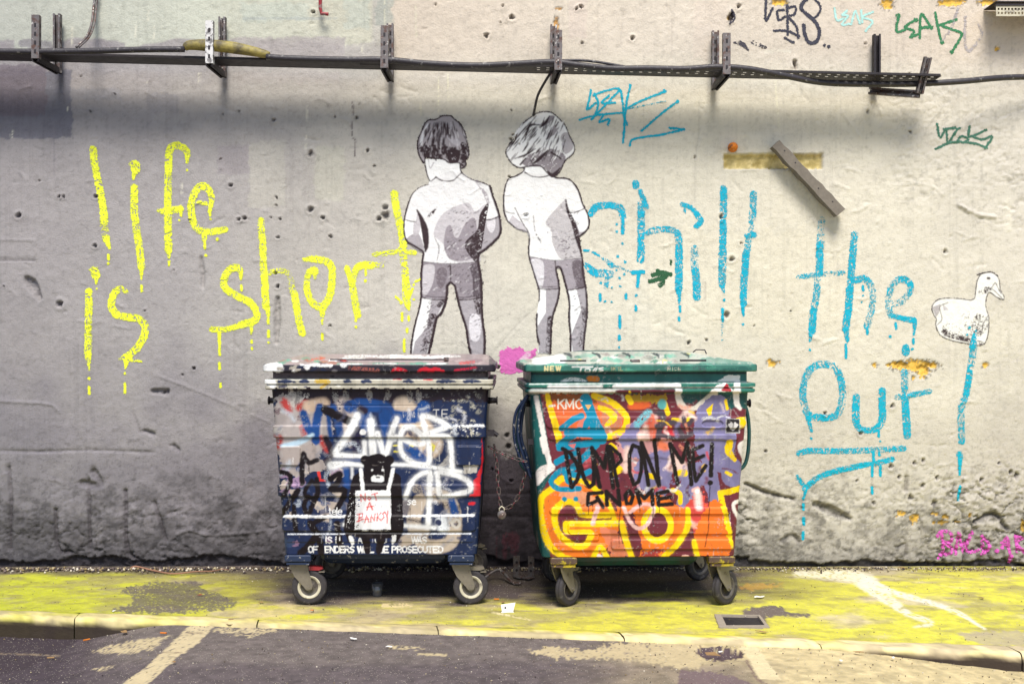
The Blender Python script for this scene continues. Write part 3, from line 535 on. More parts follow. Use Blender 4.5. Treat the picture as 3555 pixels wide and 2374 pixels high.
m = tagm([[(1495, 110), (1482, 215), (1540, 205)], [(1610, 140), (1540, 185), (1600, 215), (1575, 255), (1632, 235)], [(1640, 258), (1650, 100), (1720, 195)], [(1648, 192), (1722, 185)], [(1745, 90), (1765, 200), (1790, 295)], [(1890, 135), (1765, 175)], [(1775, 172), (1860, 205), (1925, 232), (1885, 310), (1855, 360)]], 9, 'c').dots('c', [(1492, 110, 17), (1612, 140, 16), (1790, 290, 17), (1880, 138, 12), (1855, 355, 12)]); decal('painted_tag', m, (58, 132, 88), 'green tag reading LEAK above the cable tray')
m = tagm([[(1755, 845), (1775, 935), (1815, 885), (1830, 968), (1890, 885), (1910, 872)], [(1800, 880), (1880, 870)], [(1975, 862), (1975, 930), (2090, 885)], [(1990, 930), (2060, 950), (2130, 930), (2080, 1010)], [(1745, 1015), (1850, 970), (2000, 975), (2095, 1008)], [(1895, 955), (1925, 928), (1965, 948), (1930, 970), (1895, 955)]], 8, 'c'); decal('painted_tag', m, (72, 122, 102), 'small dark green tag on the cream plaster at the right')
m = tagm([[(1060, 60), (1075, 140), (1120, 130)], [(1145, 78), (1112, 105), (1150, 112), (1110, 170), (1170, 165)], [(1172, 170), (1200, 80), (1232, 165)], [(1240, 75), (1248, 155)], [(1320, 85), (1248, 118), (1318, 148), (1270, 215)]], 7, 'c'); decal('painted_tag', m, (185, 235, 228), 'pale mint tag at the top of the wall')
m = tagm([[(595, 0), (592, 145), (640, 60)], [(715, 72), (672, 80), (682, 140), (722, 118)], [(738, 35), (742, 240)], [(735, 60), (792, 50), (788, 100), (748, 118), (800, 185), (812, 262)], [(650, 212), (740, 215), (820, 250)], [(722, 262), (780, 292)]], 8.5, 'c').s('c', [(915, -30), (855, 10), (832, 60), (870, 100), (925, 150), (955, 210), (940, 280), (890, 296), (858, 240), (850, 175)], 12.5).s('c', [(900, -20), (955, 30), (960, 80), (920, 125), (880, 100)], 8).dots('c', [(990, 312, 10), (1020, 320, 12)]); decal('painted_tag', m, (62, 62, 76), 'black tag reading VERS at the top of the wall')
m = Mark().s('c', [(380, 292), (430, 300), (475, 345)], [6, 16, 6], dry=.3).s('c', [(505, 290), (590, 325)], 12, dry=.6).s('c', [(360, 70), (375, 120), (350, 165)], [6, 14, 8]); decal('painted_smear', m, (70, 66, 76), 'black smears above the cable tray')
m = Mark().s('c', [(1950, 115), (1945, 270), (1975, 350), (2060, 240), (2040, 170)], 9, dry=.4).s('c', [(1790, 280), (1850, 200), (1900, 60)], 9, dry=.5); decal('painted_tag', m, (190, 182, 182), 'faded grey scrawl behind the green tag')
m = Mark().s('CH', [(660, 912), (730, 890), (800, 905)], 15).s('CH', [(640, 960), (760, 930)], 15).s('CH', [(700, 880), (740, 960), (720, 990)], 18).s('CH', [(780, 900), (740, 940)], 16).s('CH', [(805, 798), (805, 830)], [9, 3]); decal('painted_scribble', m, (40, 92, 58), 'small dark green scribble under the word chill')
m = Mark().p('FA', [(1155, 2770), (1250, 2725), (1400, 2730), (1470, 2780), (1570, 2740), (1560, 2800), (1500, 2900), (1420, 3010), (1250, 3030), (1150, 3000)], (224, 112, 186), soft=4).s('FA', [(1380, 2900), (1480, 2810)], 20, (236, 196, 215), dry=.6); decal('painted_patch', m, (224, 112, 186), 'pink painted patch between the bins')
m = tagm([[(1785, 535), (1800, 610), (1795, 690)], [(1760, 560), (1790, 525), (1850, 540), (1855, 595), (1805, 610), (1860, 640), (1850, 675), (1780, 690)], [(1885, 680), (1905, 540), (1935, 665)], [(1880, 632), (1945, 612)], [(2005, 535), (1960, 620), (1975, 668), (2040, 655)], [(2060, 560), (2112, 610), (2100, 660), (2060, 678)], [(2065, 560), (2070, 670)], [(2200, 640), (2230, 570), (2248, 650), (2262, 740)], [(2195, 605), (2245, 625)], [(2292, 560), (2302, 665)], [(2285, 560), (2338, 575), (2300, 612), (2350, 670)]], 11, 'g')
for o_ in range(len(m.ops)): q = list(m.ops[o_]); q[4] = .35; m.ops[o_] = tuple(q)
m.dots('g', [(2165, 660, 15), (2262, 700, 16), (1770, 710, 9)]); decal('painted_tag', m, (214, 92, 188), 'pink tag reading BALD.AR near the foot of the wall', off=.004)
# duck
INK = (60, 46, 50)
m = Mark(1.5)
bp = [(2000, 470), (1900, 463), (1800, 462), (1750, 480), (1722, 520), (1735, 575), (1752, 600), (1750, 650), (1780, 710), (1850, 745), (1950, 765), (2060, 778), (2100, 720), (2108, 600), (2088, 520), (2090, 460), (2112, 420), (2160, 452), (2203, 470), (2210, 450), (2185, 400), (2180, 350), (2165, 310), (2120, 283), (2060, 295), (2030, 340), (2020, 400)]
m.p('e', bp, (244, 243, 238), sm=True)
m.p('e', [(1722, 520), (1780, 500), (1770, 560), (1748, 590)], (185, 180, 182)).p('e', [(1795, 500), (1835, 540), (1800, 545)], (200, 196, 198))
m.s('e', bp, 2.6, INK, closed=True, rough=.6).s('e', [(2030, 300), (2120, 283), (2168, 310)], 4, INK, rough=.5)
m.s('e', [(2100, 325), (2110, 326)], 8, INK, rough=.2).s('e', [(2150, 355), (2120, 400), (2140, 405), (2200, 465)], 2.4, INK, rough=.4).s('e', [(2155, 360), (2190, 430)], 3, INK, dry=.2)
m.s('e', [(2050, 420), (2090, 405), (2125, 390)], [14, 22, 6], INK, dry=.55).s('e', [(2100, 580), (2070, 640), (2060, 700)], 2.2, INK).s('e', [(1760, 640), (1790, 600), (1775, 520), (1830, 490)], 2, INK, rough=.4)
m.s('e', [(1800, 690), (1880, 720), (2060, 765)], [14, 20, 12], INK, dry=.6).s('e', [(1850, 680), (2000, 700)], 60, INK, dry=1.0).s('e', [(1920, 600), (2040, 640)], 70, INK, dry=1.25)
decal('painted_duck', m, (240, 240, 236), 'black and white painted duck at the right end of the wall', off=.0022, m_=M_paste)
r2 = np.random.default_rng(8)
# the two painted children, seen from behind
GR, DG, WH = (176, 170, 174), (134, 126, 132), (250, 250, 248)
b1 = [(310, 600), (340, 780), (368, 845), (345, 885), (250, 920), (180, 980), (150, 1030), (110, 1150), (80, 1280), (75, 1400), (90, 1480), (120, 1540), (230, 1605), (292, 1650), (288, 1720), (275, 1850), (270, 1950), (272, 2150), (250, 2280), (205, 2450), (180, 2560), (160, 2700), (155, 2800), (340, 2800), (380, 2600), (430, 2400), (480, 2330), (540, 2200), (562, 2020), (600, 1990), (650, 2020), (690, 2200), (740, 2380), (780, 2500), (800, 2650), (830, 2800), (990, 2800), (995, 2600), (965, 2400), (960, 2200), (955, 1900), (925, 1750), (925, 1665), (1000, 1610), (1090, 1530), (1165, 1440), (1168, 1300), (1140, 1180), (1085, 1020), (1050, 900), (950, 860), (850, 830), (725, 745), (715, 600)]
m = Mark(1.55)
m.p('FA', b1, WH)
m.p('FA', [(1005, 1130), (1060, 1080), (1160, 1250), (1160, 1440), (930, 1660), (900, 1500), (960, 1350)], GR, sm=True).p('FA', [(1030, 1160), (1080, 1170), (1110, 1330), (1070, 1430), (1010, 1350)], (225, 221, 224), sm=True)
m.p('FA', [(110, 1490), (240, 1440), (300, 1650), (150, 1570)], GR, sm=True).p('FA', [(215, 1180), (260, 1250), (250, 1420), (180, 1450), (190, 1260)], (205, 200, 203), sm=True)
# legs
m.p('FA', [(400, 2100), (560, 2060), (540, 2200), (430, 2400), (330, 2800), (170, 2800), (200, 2660), (330, 2500)], GR, sm=False).p('FA', [(660, 2080), (955, 2080), (965, 2400), (990, 2800), (830, 2800), (780, 2500), (700, 2200)], GR)
m.p('FA', [(815, 2400), (860, 2340), (930, 2380), (950, 2500), (920, 2640), (850, 2650), (815, 2560)], (228, 224, 227), sm=True)
# shirt with sleeves, hem
S = 'shirt'
m.p('FA', [(560, 745), (720, 745), (850, 830), (950, 860), (1050, 900), (1085, 1020), (1140, 1180), (1155, 1240), (1010, 1280), (1000, 1190), (930, 1640), (930, 1760), (600, 1785), (285, 1760), (292, 1650), (330, 1500), (300, 1330), (225, 1190), (210, 1310), (82, 1275), (110, 1150), (150, 1030), (180, 980), (250, 920), (345, 885), (430, 800)], (240, 239, 238), tag=S)
m.p('FA', [(480, 1260), (600, 1160), (800, 1090), (880, 1190), (1000, 1110), (960, 1330), (930, 1640), (925, 1760), (700, 1780), (520, 1560), (410, 1450)], (206, 201, 204), sm=True, tag=S)
m.p('FA', [(545, 1400), (600, 1345), (640, 1460), (690, 1480), (760, 1340), (860, 1260), (900, 1400), (870, 1700), (620, 1740), (530, 1600)], (160, 152, 158), sm=True, tag=S)
m.p('FA', [(1005, 1110), (1035, 1090), (1000, 1300), (940, 1660), (880, 1760), (760, 1560), (900, 1400), (930, 1230)], INK, sm=True, dry=.10, tag=S)
m.s('FA', [(220, 1170), (270, 1270), (310, 1400), (325, 1560), (318, 1640)], [4, 14, 24, 18, 6], INK, rough=.8, tag=S)
m.s('FA', [(85, 1280), (145, 1300), (212, 1308)], 3, INK, tag=S).s('FA', [(1010, 1285), (1080, 1275), (1155, 1240)], 3.4, INK, tag=S).s('FA', [(350, 1245), (400, 1200), (450, 1140)], [8, 10, 2], INK, dry=.35, tag=S)
m.s('FA', [(430, 800), (500, 838), (620, 842), (725, 755)], 3.6, INK, tag=S).s('FA', [(285, 1762), (600, 1786), (930, 1764)], 4, INK, tag=S)
m.s('FA', [(420, 1480), (470, 1600), (450, 1740)], 2.4, INK, dry=.3, tag=S).s('FA', [(900, 850), (985, 980), (1030, 1090)], 12, GR, dry=.4, tag=S)
# shorts
Q = 'shorts'
m.p('FA', [(283, 1764), (600, 1788), (930, 1766), (955, 1900), (960, 2160), (690, 2190), (650, 2030), (600, 1992), (562, 2030), (545, 2190), (265, 2160), (270, 1950)], (150, 142, 148), tag=Q)
m.p('FA', [(300, 1800), (420, 1810), (400, 2000), (330, 2130), (280, 2120), (285, 1930)], (205, 200, 203), sm=True, tag=Q).p('FA', [(820, 1800), (935, 1800), (950, 2140), (860, 2150), (850, 1950)], (96, 86, 92), sm=True, dry=.15, tag=Q)
m.p('FA', [(470, 1830), (560, 1850), (540, 2000), (480, 2060), (440, 1950)], (118, 108, 114), sm=True, dry=.3, tag=Q).s('FA', [(600, 1800), (602, 1900), (600, 1990)], 3.4, INK, tag=Q)
m.s('FA', [(265, 2160), (400, 2185), (545, 2190)], 4, INK, tag=Q).s('FA', [(690, 2190), (820, 2185), (960, 2160)], 4, INK, tag=Q).s('FA', [(275, 2130), (400, 2155), (550, 2160)], 1.6, INK, tag=Q).s('FA', [(685, 2160), (820, 2155), (955, 2130)], 1.6, INK, tag=Q)
for k in range(150):
    x = r2.uniform(380, 940); y = r2.uniform(1150, 2120); L = r2.uniform(20, 60)
    if (x-350)*.9+(y-1150)*.25 > 230: m.s('FA', [(x, y), (x+L*.7, y-L*.5)], r2.uniform(1.2, 3.4), [(120, 110, 116), (150, 142, 146), (232, 230, 230)][r2.integers(3)], dry=.3, al=.8)
for k in range(130):
    x, y = r2.uniform(560, 990), r2.uniform(1180, 2780); L = r2.uniform(12, 34)
    if y < 2180 or x > 830: m.s('FA', [(x, y), (x+L*.8, y-L*.45)], r2.uniform(1.2, 2.6), INK, dry=.35)
for k in range(60):
    x, y = r2.uniform(330, 430), r2.uniform(2200, 2780); m.s('FA', [(x-(y-2200)*.14, y), (x-(y-2200)*.14+26, y-18)], r2.uniform(1.2, 2.6), INK, dry=.35)
# ink outline of the figure
for seg, ww in (([(310, 640), (340, 780), (368, 845)], 3), ([(350, 885), (250, 920), (180, 980), (150, 1030)], 2.4), ([(150, 1030), (110, 1150), (80, 1280), (75, 1400), (90, 1480), (120, 1540)], 5), ([(120, 1540), (230, 1605), (292, 1650), (288, 1720), (275, 1850), (270, 1950), (272, 2150)], 7), ([(272, 2150), (250, 2280), (205, 2450), (180, 2560), (160, 2700), (155, 2800)], 6.5),
                ([(562, 2030), (550, 2190), (500, 2330), (440, 2400), (400, 2600), (350, 2800)], 9), ([(650, 2030), (690, 2200), (740, 2380), (780, 2500), (800, 2650), (832, 2800)], 8), ([(982, 2800), (985, 2600), (960, 2400), (952, 2200), (945, 1950), (915, 1780), (915, 1670)], 9), ([(920, 1665), (1000, 1610), (1090, 1530), (1160, 1440), (1162, 1300), (1135, 1180), (1080, 1020), (1045, 900)], 8), ([(1045, 900), (950, 860), (850, 830), (725, 745), (710, 600)], 4), ([(562, 2030), (600, 1990), (650, 2030)], 7)):
    m.s('FA', seg, ww, INK, rough=.8)
m.s('FA', [(400, 2380), (360, 2600), (320, 2800)], 26, INK, dry=.75).s('FA', [(900, 2200), (930, 2320)], 24, INK, dry=.8).s('FA', [(470, 2250), (530, 2200)], 16, INK, dry=.5).s('FA', [(350, 600), (370, 700), (410, 640)], 2, GR).s('FA', [(380, 850), (440, 800)], 3, INK)
hr = 'hair'; r2 = np.random.default_rng(5)
h1 = [(230, 470), (235, 380), (270, 300), (310, 200), (360, 155), (430, 150), (500, 112), (600, 108), (650, 150), (720, 210), (765, 300), (790, 420), (806, 500), (800, 570), (770, 600), (772, 665), (720, 700), (700, 640), (590, 640), (520, 600), (400, 585), (320, 580), (305, 640), (255, 570)]
m.p('FA', h1, (172, 165, 168), sm=True, tag=hr).p('FA', [(255, 430), (270, 330), (330, 210), (350, 200), (300, 330), (280, 430)], (235, 233, 234), sm=True, tag=hr).p('FA', [(560, 330), (640, 290), (690, 380), (725, 440), (650, 440), (590, 390)], (196, 190, 194), sm=True, tag=hr)
m.s('FA', h1, 4.5, INK, closed=True, tag=hr, rough=.8)
for k in range(150):
    u = r2.uniform(0, 1); th = math.pi*(1.0-u); x = 520+250*math.cos(th)*r2.uniform(.2, 1); y = 200+r2.uniform(-30, 330)
    if 550 < x < 700 and 300 < y < 440: continue
    dx = (x-540)*.12; m.s('FA', [(x, y), (x+dx*.6, y+30), (x+dx, y+r2.uniform(45, 90))], [1, r2.uniform(2, 5.5), 1], INK, tag=hr, rough=.4)
for k in range(26):
    x = r2.uniform(280, 780); y = r2.uniform(150, 520); m.s('FA', [(x, y), (x+(x-540)*.1, y+r2.uniform(30, 80))], [1, 5, 1], (232, 228, 228), tag=hr, rough=.6)
for k in range(50):
    x = r2.uniform(270, 780); y = r2.uniform(440, 600); m.s('FA', [(x, y), (x+r2.uniform(-30, 30), y+r2.uniform(5, 45))], r2.uniform(4, 9), INK, tag=hr, rough=1.2)
m.p('FA', [(560, 500), (700, 500), (690, 625), (600, 640), (570, 590)], INK, sm=True, dry=.1, tag=hr).s('FA', [(735, 430), (760, 560), (740, 660)], 14, INK, dry=.4, tag=hr)
m.ops = [o for o in m.ops]
decal('painted_child', m, WH, 'painted figure of a dark haired child in shirt and shorts, seen from behind', m_=M_paste, split=True, off=.0036)
b2 = [(1460, 640), (1420, 740), (1340, 790), (1260, 820), (1220, 900), (1200, 1020), (1205, 1180), (1240, 1290), (1350, 1380), (1470, 1420), (1490, 1480), (1490, 1560), (1480, 1650), (1500, 1750), (1560, 1950), (1600, 2080), (1600, 2200), (1570, 2400), (1580, 2550), (1600, 2680), (1590, 2790), (1730, 2790), (1740, 2600), (1750, 2400), (1830, 2150), (1832, 2000), (1795, 1830), (1850, 1830), (1900, 2000), (1945, 2200), (1940, 2400), (1955, 2600), (1955, 2790), (2100, 2790), (2130, 2560), (2150, 2350), (2145, 2100), (2105, 1880), (2100, 1750), (2060, 1550), (2062, 1475), (2165, 1370), (2162, 1230), (2100, 1100), (2050, 950), (1980, 850), (1900, 812), (1800, 808), (1740, 770), (1640, 640)]
m = Mark(1.55); m.p('FA', b2, WH)
m.p('FA', [(1680, 2050), (1830, 2050), (1830, 2150), (1750, 2400), (1730, 2790), (1600, 2790), (1590, 2480), (1680, 2330)], GR).p('FA', [(2000, 1950), (2110, 1950), (2145, 2150), (2140, 2400), (2100, 2790), (1990, 2790), (1960, 2600), (2080, 2300)], GR)
m.p('FA', [(1300, 1230), (1420, 1330), (1480, 1430), (1350, 1390), (1260, 1300)], (208, 203, 206)).p('FA', [(2010, 1280), (2060, 1420), (2110, 1420), (2060, 1475), (1990, 1440)], GR)
m.p('FA', [(1560, 760), (1740, 770), (1800, 808), (1900, 812), (1980, 850), (2050, 950), (2100, 1100), (2125, 1150), (1960, 1200), (1905, 1060), (1900, 1200), (2000, 1420), (2060, 1560), (2075, 1720), (1780, 1745), (1488, 1700), (1490, 1480), (1400, 1280), (1330, 1150), (1325, 1210), (1205, 1180), (1200, 1020), (1220, 900), (1260, 820), (1340, 790), (1440, 740)], (243, 242, 240), tag=S)
m.p('FA', [(1680, 1300), (1880, 1070), (1910, 1060), (1960, 1250), (2040, 1500), (2075, 1710), (1860, 1730), (1760, 1560), (1740, 1400)], (198, 193, 194), sm=True, tag=S)
m.s('FA', [(1905, 1060), (1930, 1180), (1990, 1320), (2030, 1460), (2060, 1600)], [5, 10, 15, 17, 8], INK, dry=.2, tag=S).s('FA', [(1330, 1150), (1400, 1290), (1480, 1420)], 3.4, INK, tag=S).s('FA', [(1205, 1182), (1265, 1205), (1325, 1212)], 3, INK, tag=S).s('FA', [(1960, 1203), (2040, 1190), (2125, 1152)], 3.2, INK, tag=S)
m.s('FA', [(1440, 745), (1520, 790), (1640, 800), (1740, 770)], 3.4, INK, tag=S).s('FA', [(1488, 1702), (1780, 1747), (2075, 1722)], 4, INK, tag=S).s('FA', [(1540, 1240), (1560, 1420), (1640, 1560)], 3, INK, dry=.6, tag=S).s('FA', [(1760, 1350), (1860, 1560)], 60, DG, dry=1.1, tag=S)
m.p('FA', [(1486, 1704), (1780, 1748), (2076, 1724), (2100, 1750), (2105, 1880), (2135, 2040), (1925, 2080), (1895, 1990), (1850, 1835), (1795, 1835), (1832, 2000), (1832, 2060), (1590, 2060), (1560, 1950), (1500, 1750)], (168, 160, 166), tag=Q)
m.p('FA', [(1510, 1740), (1640, 1750), (1660, 1900), (1640, 2040), (1600, 2040), (1570, 1940)], (222, 218, 221), sm=True, tag=Q).p('FA', [(1980, 1760), (2090, 1760), (2125, 2030), (2040, 2050), (1990, 1900)], (112, 102, 108), sm=True, dry=.15, tag=Q)
m.s('FA', [(1785, 1750), (1790, 1830)], 3.4, INK, tag=Q).s('FA', [(1590, 2060), (1700, 2070), (1832, 2062)], 4, INK, tag=Q).s('FA', [(1925, 2080), (2030, 2065), (2135, 2040)], 4, INK, tag=Q).s('FA', [(1580, 2032), (1700, 2042), (1830, 2034)], 1.6, INK, tag=Q)
for k in range(150):
    x, y = r2.uniform(1780, 2080), r2.uniform(1150, 2700); L = r2.uniform(12, 34)
    if (y < 1740 and x > 2080-(y-1000)*.4 and x > 1850) or (y > 1760 and x > 1990): m.s('FA', [(x, y), (x+L*.8, y-L*.5)], r2.uniform(1.2, 2.8), [INK, (120, 110, 114)][k % 2], dry=.3)
for seg, ww in (([(1440, 690), (1420, 740), (1340, 790), (1260, 820), (1220, 900)], 4.5), ([(1222, 900), (1204, 1020), (1208, 1180), (1242, 1290)], 5), ([(1242, 1290), (1350, 1380), (1470, 1420), (1492, 1480), (1494, 1560)], 3), ([(1492, 1500), (1486, 1650), (1505, 1750), (1565, 1950), (1604, 2080), (1604, 2200)], 5), ([(1580, 2350), (1576, 2450), (1586, 2600), (1606, 2690)], 6), ([(1730, 2790), (1735, 2600), (1750, 2400), (1822, 2150), (1824, 2000), (1795, 1835), (1850, 1835), (1900, 2000), (1945, 2200), (1945, 2400), (1960, 2600), (1960, 2790)], 7), ([(2098, 2790), (2120, 2560), (2142, 2350), (2136, 2100), (2098, 1880), (2095, 1750), (2058, 1560), (2050, 1475)], 7), ([(2055, 1475), (2160, 1370), (2156, 1230), (2095, 1100), (2045, 950), (1975, 850), (1900, 815), (1800, 810), (1740, 770), (1650, 690)], 6)):
    m.s('FA', seg, ww, INK, rough=.8)
m.s('FA', [(2120, 2300), (2110, 2500), (2080, 2700)], 18, INK, dry=.6).s('FA', [(1730, 2400), (1715, 2600), (1710, 2760)], 20, INK, dry=.6)
h2 = [(1228, 510), (1260, 450), (1320, 400), (1350, 330), (1400, 220), (1500, 130), (1600, 72), (1700, 62), (1760, 80), (1840, 150), (1900, 220), (1950, 340), (2002, 450), (1990, 530), (1900, 610), (1855, 700), (1825, 750), (1765, 795), (1700, 760), (1640, 690), (1580, 668), (1460, 682), (1380, 690), (1300, 650), (1245, 570)]
m.p('FA', h2, (250, 249, 246), sm=True, tag=hr).p('FA', [(1400, 600), (1560, 520), (1750, 480), (1900, 560), (1850, 700), (1765, 790), (1640, 690), (1460, 680)], (150, 142, 146), sm=True, dry=.05, tag=hr).p('FA', [(1640, 200), (1720, 110), (1780, 120), (1700, 200), (1620, 240)], (160, 152, 156), sm=True, tag=hr).p('FA', [(1680, 380), (1700, 270), (1820, 200), (1840, 290), (1760, 330)], (168, 160, 162), sm=True, tag=hr).p('FA', [(1850, 330), (1930, 300), (1990, 460), (1900, 540), (1860, 440)], (190, 184, 186), sm=True, tag=hr)
m.s('FA', h2, 4, INK, closed=True, tag=hr, rough=.8)
for k in range(30):
    x = r2.uniform(1350, 1900); y = r2.uniform(160, 560); L = r2.uniform(60, 150); m.s('FA', [(x, y), (x-L*.3, y+L*.5), (x-L*.7, y+L)], [2, 9, 2], (252, 250, 248), tag=hr, rough=.8, dry=.1)
for k in range(90):
    x = r2.uniform(1300, 1900); y = r2.uniform(120, 560)
    if x+y*.9 < 1640: continue
    L = r2.uniform(40, 130); c_ = .95 if x < 1650 else .45
    m.s('FA', [(x, y), (x-L*.35*c_, y+L*.45), (x-L*.85*c_, y+L)], [1, r2.uniform(1.5, 4.5), 1], INK, tag=hr, rough=.4)
for p_, ww in (([(1570, 110), (1500, 200), (1440, 330), (1390, 400)], 5), ([(1610, 210), (1500, 220), (1440, 380)], 7), ([(1480, 410), (1430, 500)], 9), ([(1720, 110), (1680, 180), (1610, 240)], 9), ([(1820, 180), (1790, 230)], 10), ([(1560, 480), (1450, 550), (1330, 590)], 7), ([(1900, 380), (1870, 480)], 7), ([(1700, 500), (1600, 600), (1540, 640)], 12), ([(1740, 520), (1850, 590)], 14), ([(1700, 740), (1760, 780), (1840, 700)], 14), ([(1500, 600), (1540, 670)], 6), ([(1450, 590), (1390, 660)], 16)):
    m.s('FA', p_, [ww*.4, ww, ww*.4], INK, tag=hr, rough=1)
decal('painted_child', m, WH, 'painted figure of a fair haired child in shirt and shorts, seen from behind', m_=M_paste, split=True, off=.0036)
# ------------------------------------------------------------------ ground
def kerb_y(x): return -1.236-(x+2.86)*.142      # rear edge of the kerb
KW = .14
def road_z(x, y):
    l = 1-sst(-2.38, -1.78, x+.25*(y+1.6)); r = sst(1.45, 2.7, x)
    return -.012-.10*l-.085*r
pgx = np.concatenate([np.linspace(-14, -4.05, 60), np.linspace(-3.9, 3.9, 820), np.linspace(4.05, 14, 60)])
vv = np.linspace(0, 1, 110); PX, PV = np.meshgrid(pgx, vv); PY = .04+(kerb_y(PX)-.04)*PV
PZ = (fbm(PX*1.3, PY*1.3, 51, 3)-.5)*.012+(fbm(PX*12, PY*12, 52, 3)-.5)*.005
nx_, ny_ = to_n(PX, PY, 0)
def inpoly(X, Y, p):
    ins = np.zeros(X.shape, bool)
    for q in range(len(p)):
        (ax, ay), (bx, by) = p[q-1], p[q]
        if ay == by: continue
        ins ^= ((ay > Y) != (by > Y)) & (X < (bx-ax)*(Y-ay)/(by-ay)+ax)
    return ins
def gcol(nx, ny, wx, wy):
    n1 = fbm(wx*1.6+9, wy*2.6, 61, 6); n2 = fbm(wx*6, wy*9, 62, 6); n3 = fbm(wx*20, wy*26, 63, 4)
    C = ramp(nx, [0, 500, 900, 1500, 2300, 3000, 3555], [(176, 168, 128), (186, 176, 140), (214, 196, 140), (206, 188, 140), (214, 198, 142), (218, 204, 158), (214, 202, 158)])
    mo = np.interp(nx, [0, 500, 800, 1100, 1500, 2100, 2500, 3000, 3555], [.82, .68, .6, .5, .36, .75, .86, .6, .75])
    k = sst(.62-.42*mo, .82-.42*mo, .55*n1+.45*n2+.02)[..., None]
    moss = ramp(nx, [0, 900, 1500, 3555], [(204, 210, 48), (226, 222, 70), (238, 230, 88), (236, 230, 78)])*(1-n3[..., None]*.4)+np.array((186, 190, 24.))*n3[..., None]*.4
    C = C*(1-k*.82)+moss*k*.82
    k = (sst(.50, .64, fbm(wx*3+4, wy*6, 66, 6))*.42)[..., None]; C = C*(1-k)+np.array((150, 136, 122.))*k
    k = (sst(.55, .60, fbm(wx*11, wy*15, 67, 5))*.2)[..., None]; C = C*(1-k)+np.array((120, 106, 100.))*k
    return C*(.88+.24*n3[..., None])
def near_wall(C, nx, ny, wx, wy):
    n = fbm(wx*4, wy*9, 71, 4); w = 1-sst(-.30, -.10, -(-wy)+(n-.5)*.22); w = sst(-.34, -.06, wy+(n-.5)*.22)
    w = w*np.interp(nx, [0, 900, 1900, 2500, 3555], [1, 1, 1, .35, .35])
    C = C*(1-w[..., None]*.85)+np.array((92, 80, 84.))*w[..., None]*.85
    # shade between and under the bins painted into the ground colour, ragged by noise
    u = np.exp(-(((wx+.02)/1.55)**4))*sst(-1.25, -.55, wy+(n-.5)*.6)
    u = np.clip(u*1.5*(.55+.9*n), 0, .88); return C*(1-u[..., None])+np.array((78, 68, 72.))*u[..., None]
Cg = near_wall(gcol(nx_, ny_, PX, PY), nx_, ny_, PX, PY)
gm = Mark(3.0)
gm.p('f', [(800, 940), (950, 890), (1150, 870), (1340, 875), (1400, 930), (1530, 970), (1600, 1020), (1540, 1060), (1300, 1080), (1000, 1085), (760, 1070), (900, 1020), (880, 960)], (100, 90, 94), sm=True, soft=7, al=.78, dry=.22).p('f', [(980, 930), (1100, 890), (1330, 900), (1440, 970), (1400, 1040), (1150, 1060), (980, 1010)], (84, 74, 80), sm=True, soft=8, al=.6, dry=.2)
gm.s('g', [(800, 815), (1150, 830), (1300, 880)], [20, 44, 60], (246, 238, 214), soft=7, dry=.25, al=.85).s('g', [(1280, 870), (1450, 940), (1700, 1010), (1900, 1080), (2080, 1190)], [44, 22, 18, 16, 8], (245, 238, 216), soft=3, dry=.3).s('g', [(1250, 880), (1450, 1010), (1560, 1090), (1720, 1150), (1600, 1180)], [40, 36, 20, 14, 4], (244, 238, 214), soft=4, dry=.35)
gm.p('g', [(430, 1075), (560, 1040), (690, 1040), (760, 1075), (890, 1085), (880, 1110), (700, 1100), (600, 1120), (610, 1180), (560, 1150)], (120, 108, 100), sm=True, soft=5)
gm.p('g', [(1900, 1220), (2150, 1205), (2400, 1215), (2400, 1300), (2050, 1290)], (186, 170, 156), sm=True, soft=4, al=.7).p('g', [(440, 890), (560, 880), (720, 895), (560, 925), (440, 915)], (214, 160, 70), sm=True, soft=6, al=.5)
gm.s('h', [(1000, 690), (1250, 740)], 6, (240, 225, 170), dry=.6).s('h', [(250, 640), (440, 640)], 14, (236, 215, 160), dry=.6)
def over(mark, C255, nx, ny):
    x0, y0, c, rgb, A, T_, tg = mark.raster(); i = ((nx-x0)/c).astype(int); j = ((ny-y0)/c).astype(int)
    ok = (i >= 0) & (j >= 0) & (i < A.shape[1]) & (j < A.shape[0]); C = alb(np.clip(C255, 0, 255)); a = A[j[ok], i[ok]][:, None]
    C[ok] = C[ok]*(1-a)+rgb[j[ok], i[ok]]*a; return C
Cp = over(gm, Cg, nx_, ny_)
grate_q = P('g', [(245, 1096), (553, 1101), (622, 1186), (278, 1186)])
hole = np.array([G(*q)[:2] for q in P('g', [(292, 1101), (540, 1106), (586, 1170), (326, 1172)])])
hi = inpoly(PX, PY, hole); PZ[hi] = -.05; Cp[hi] = np.array([.035, .028, .028])*(1+.8*vn(PX[hi]*60, PY[hi]*60, 3))[:, None]
fr_q = np.array([G(*q)[:2] for q in grate_q]); fo = inpoly(PX, PY, fr_q) & ~hi; PZ[fo] = -.004; Cp[fo] = alb((165, 152, 140))
pav = arr_mesh('pavement', np.stack([PX, PY, PZ], -1).reshape(-1, 3), grid_faces(*PX.shape), M_ground, Cp.reshape(-1, 3)); tag(pav, kind='structure')
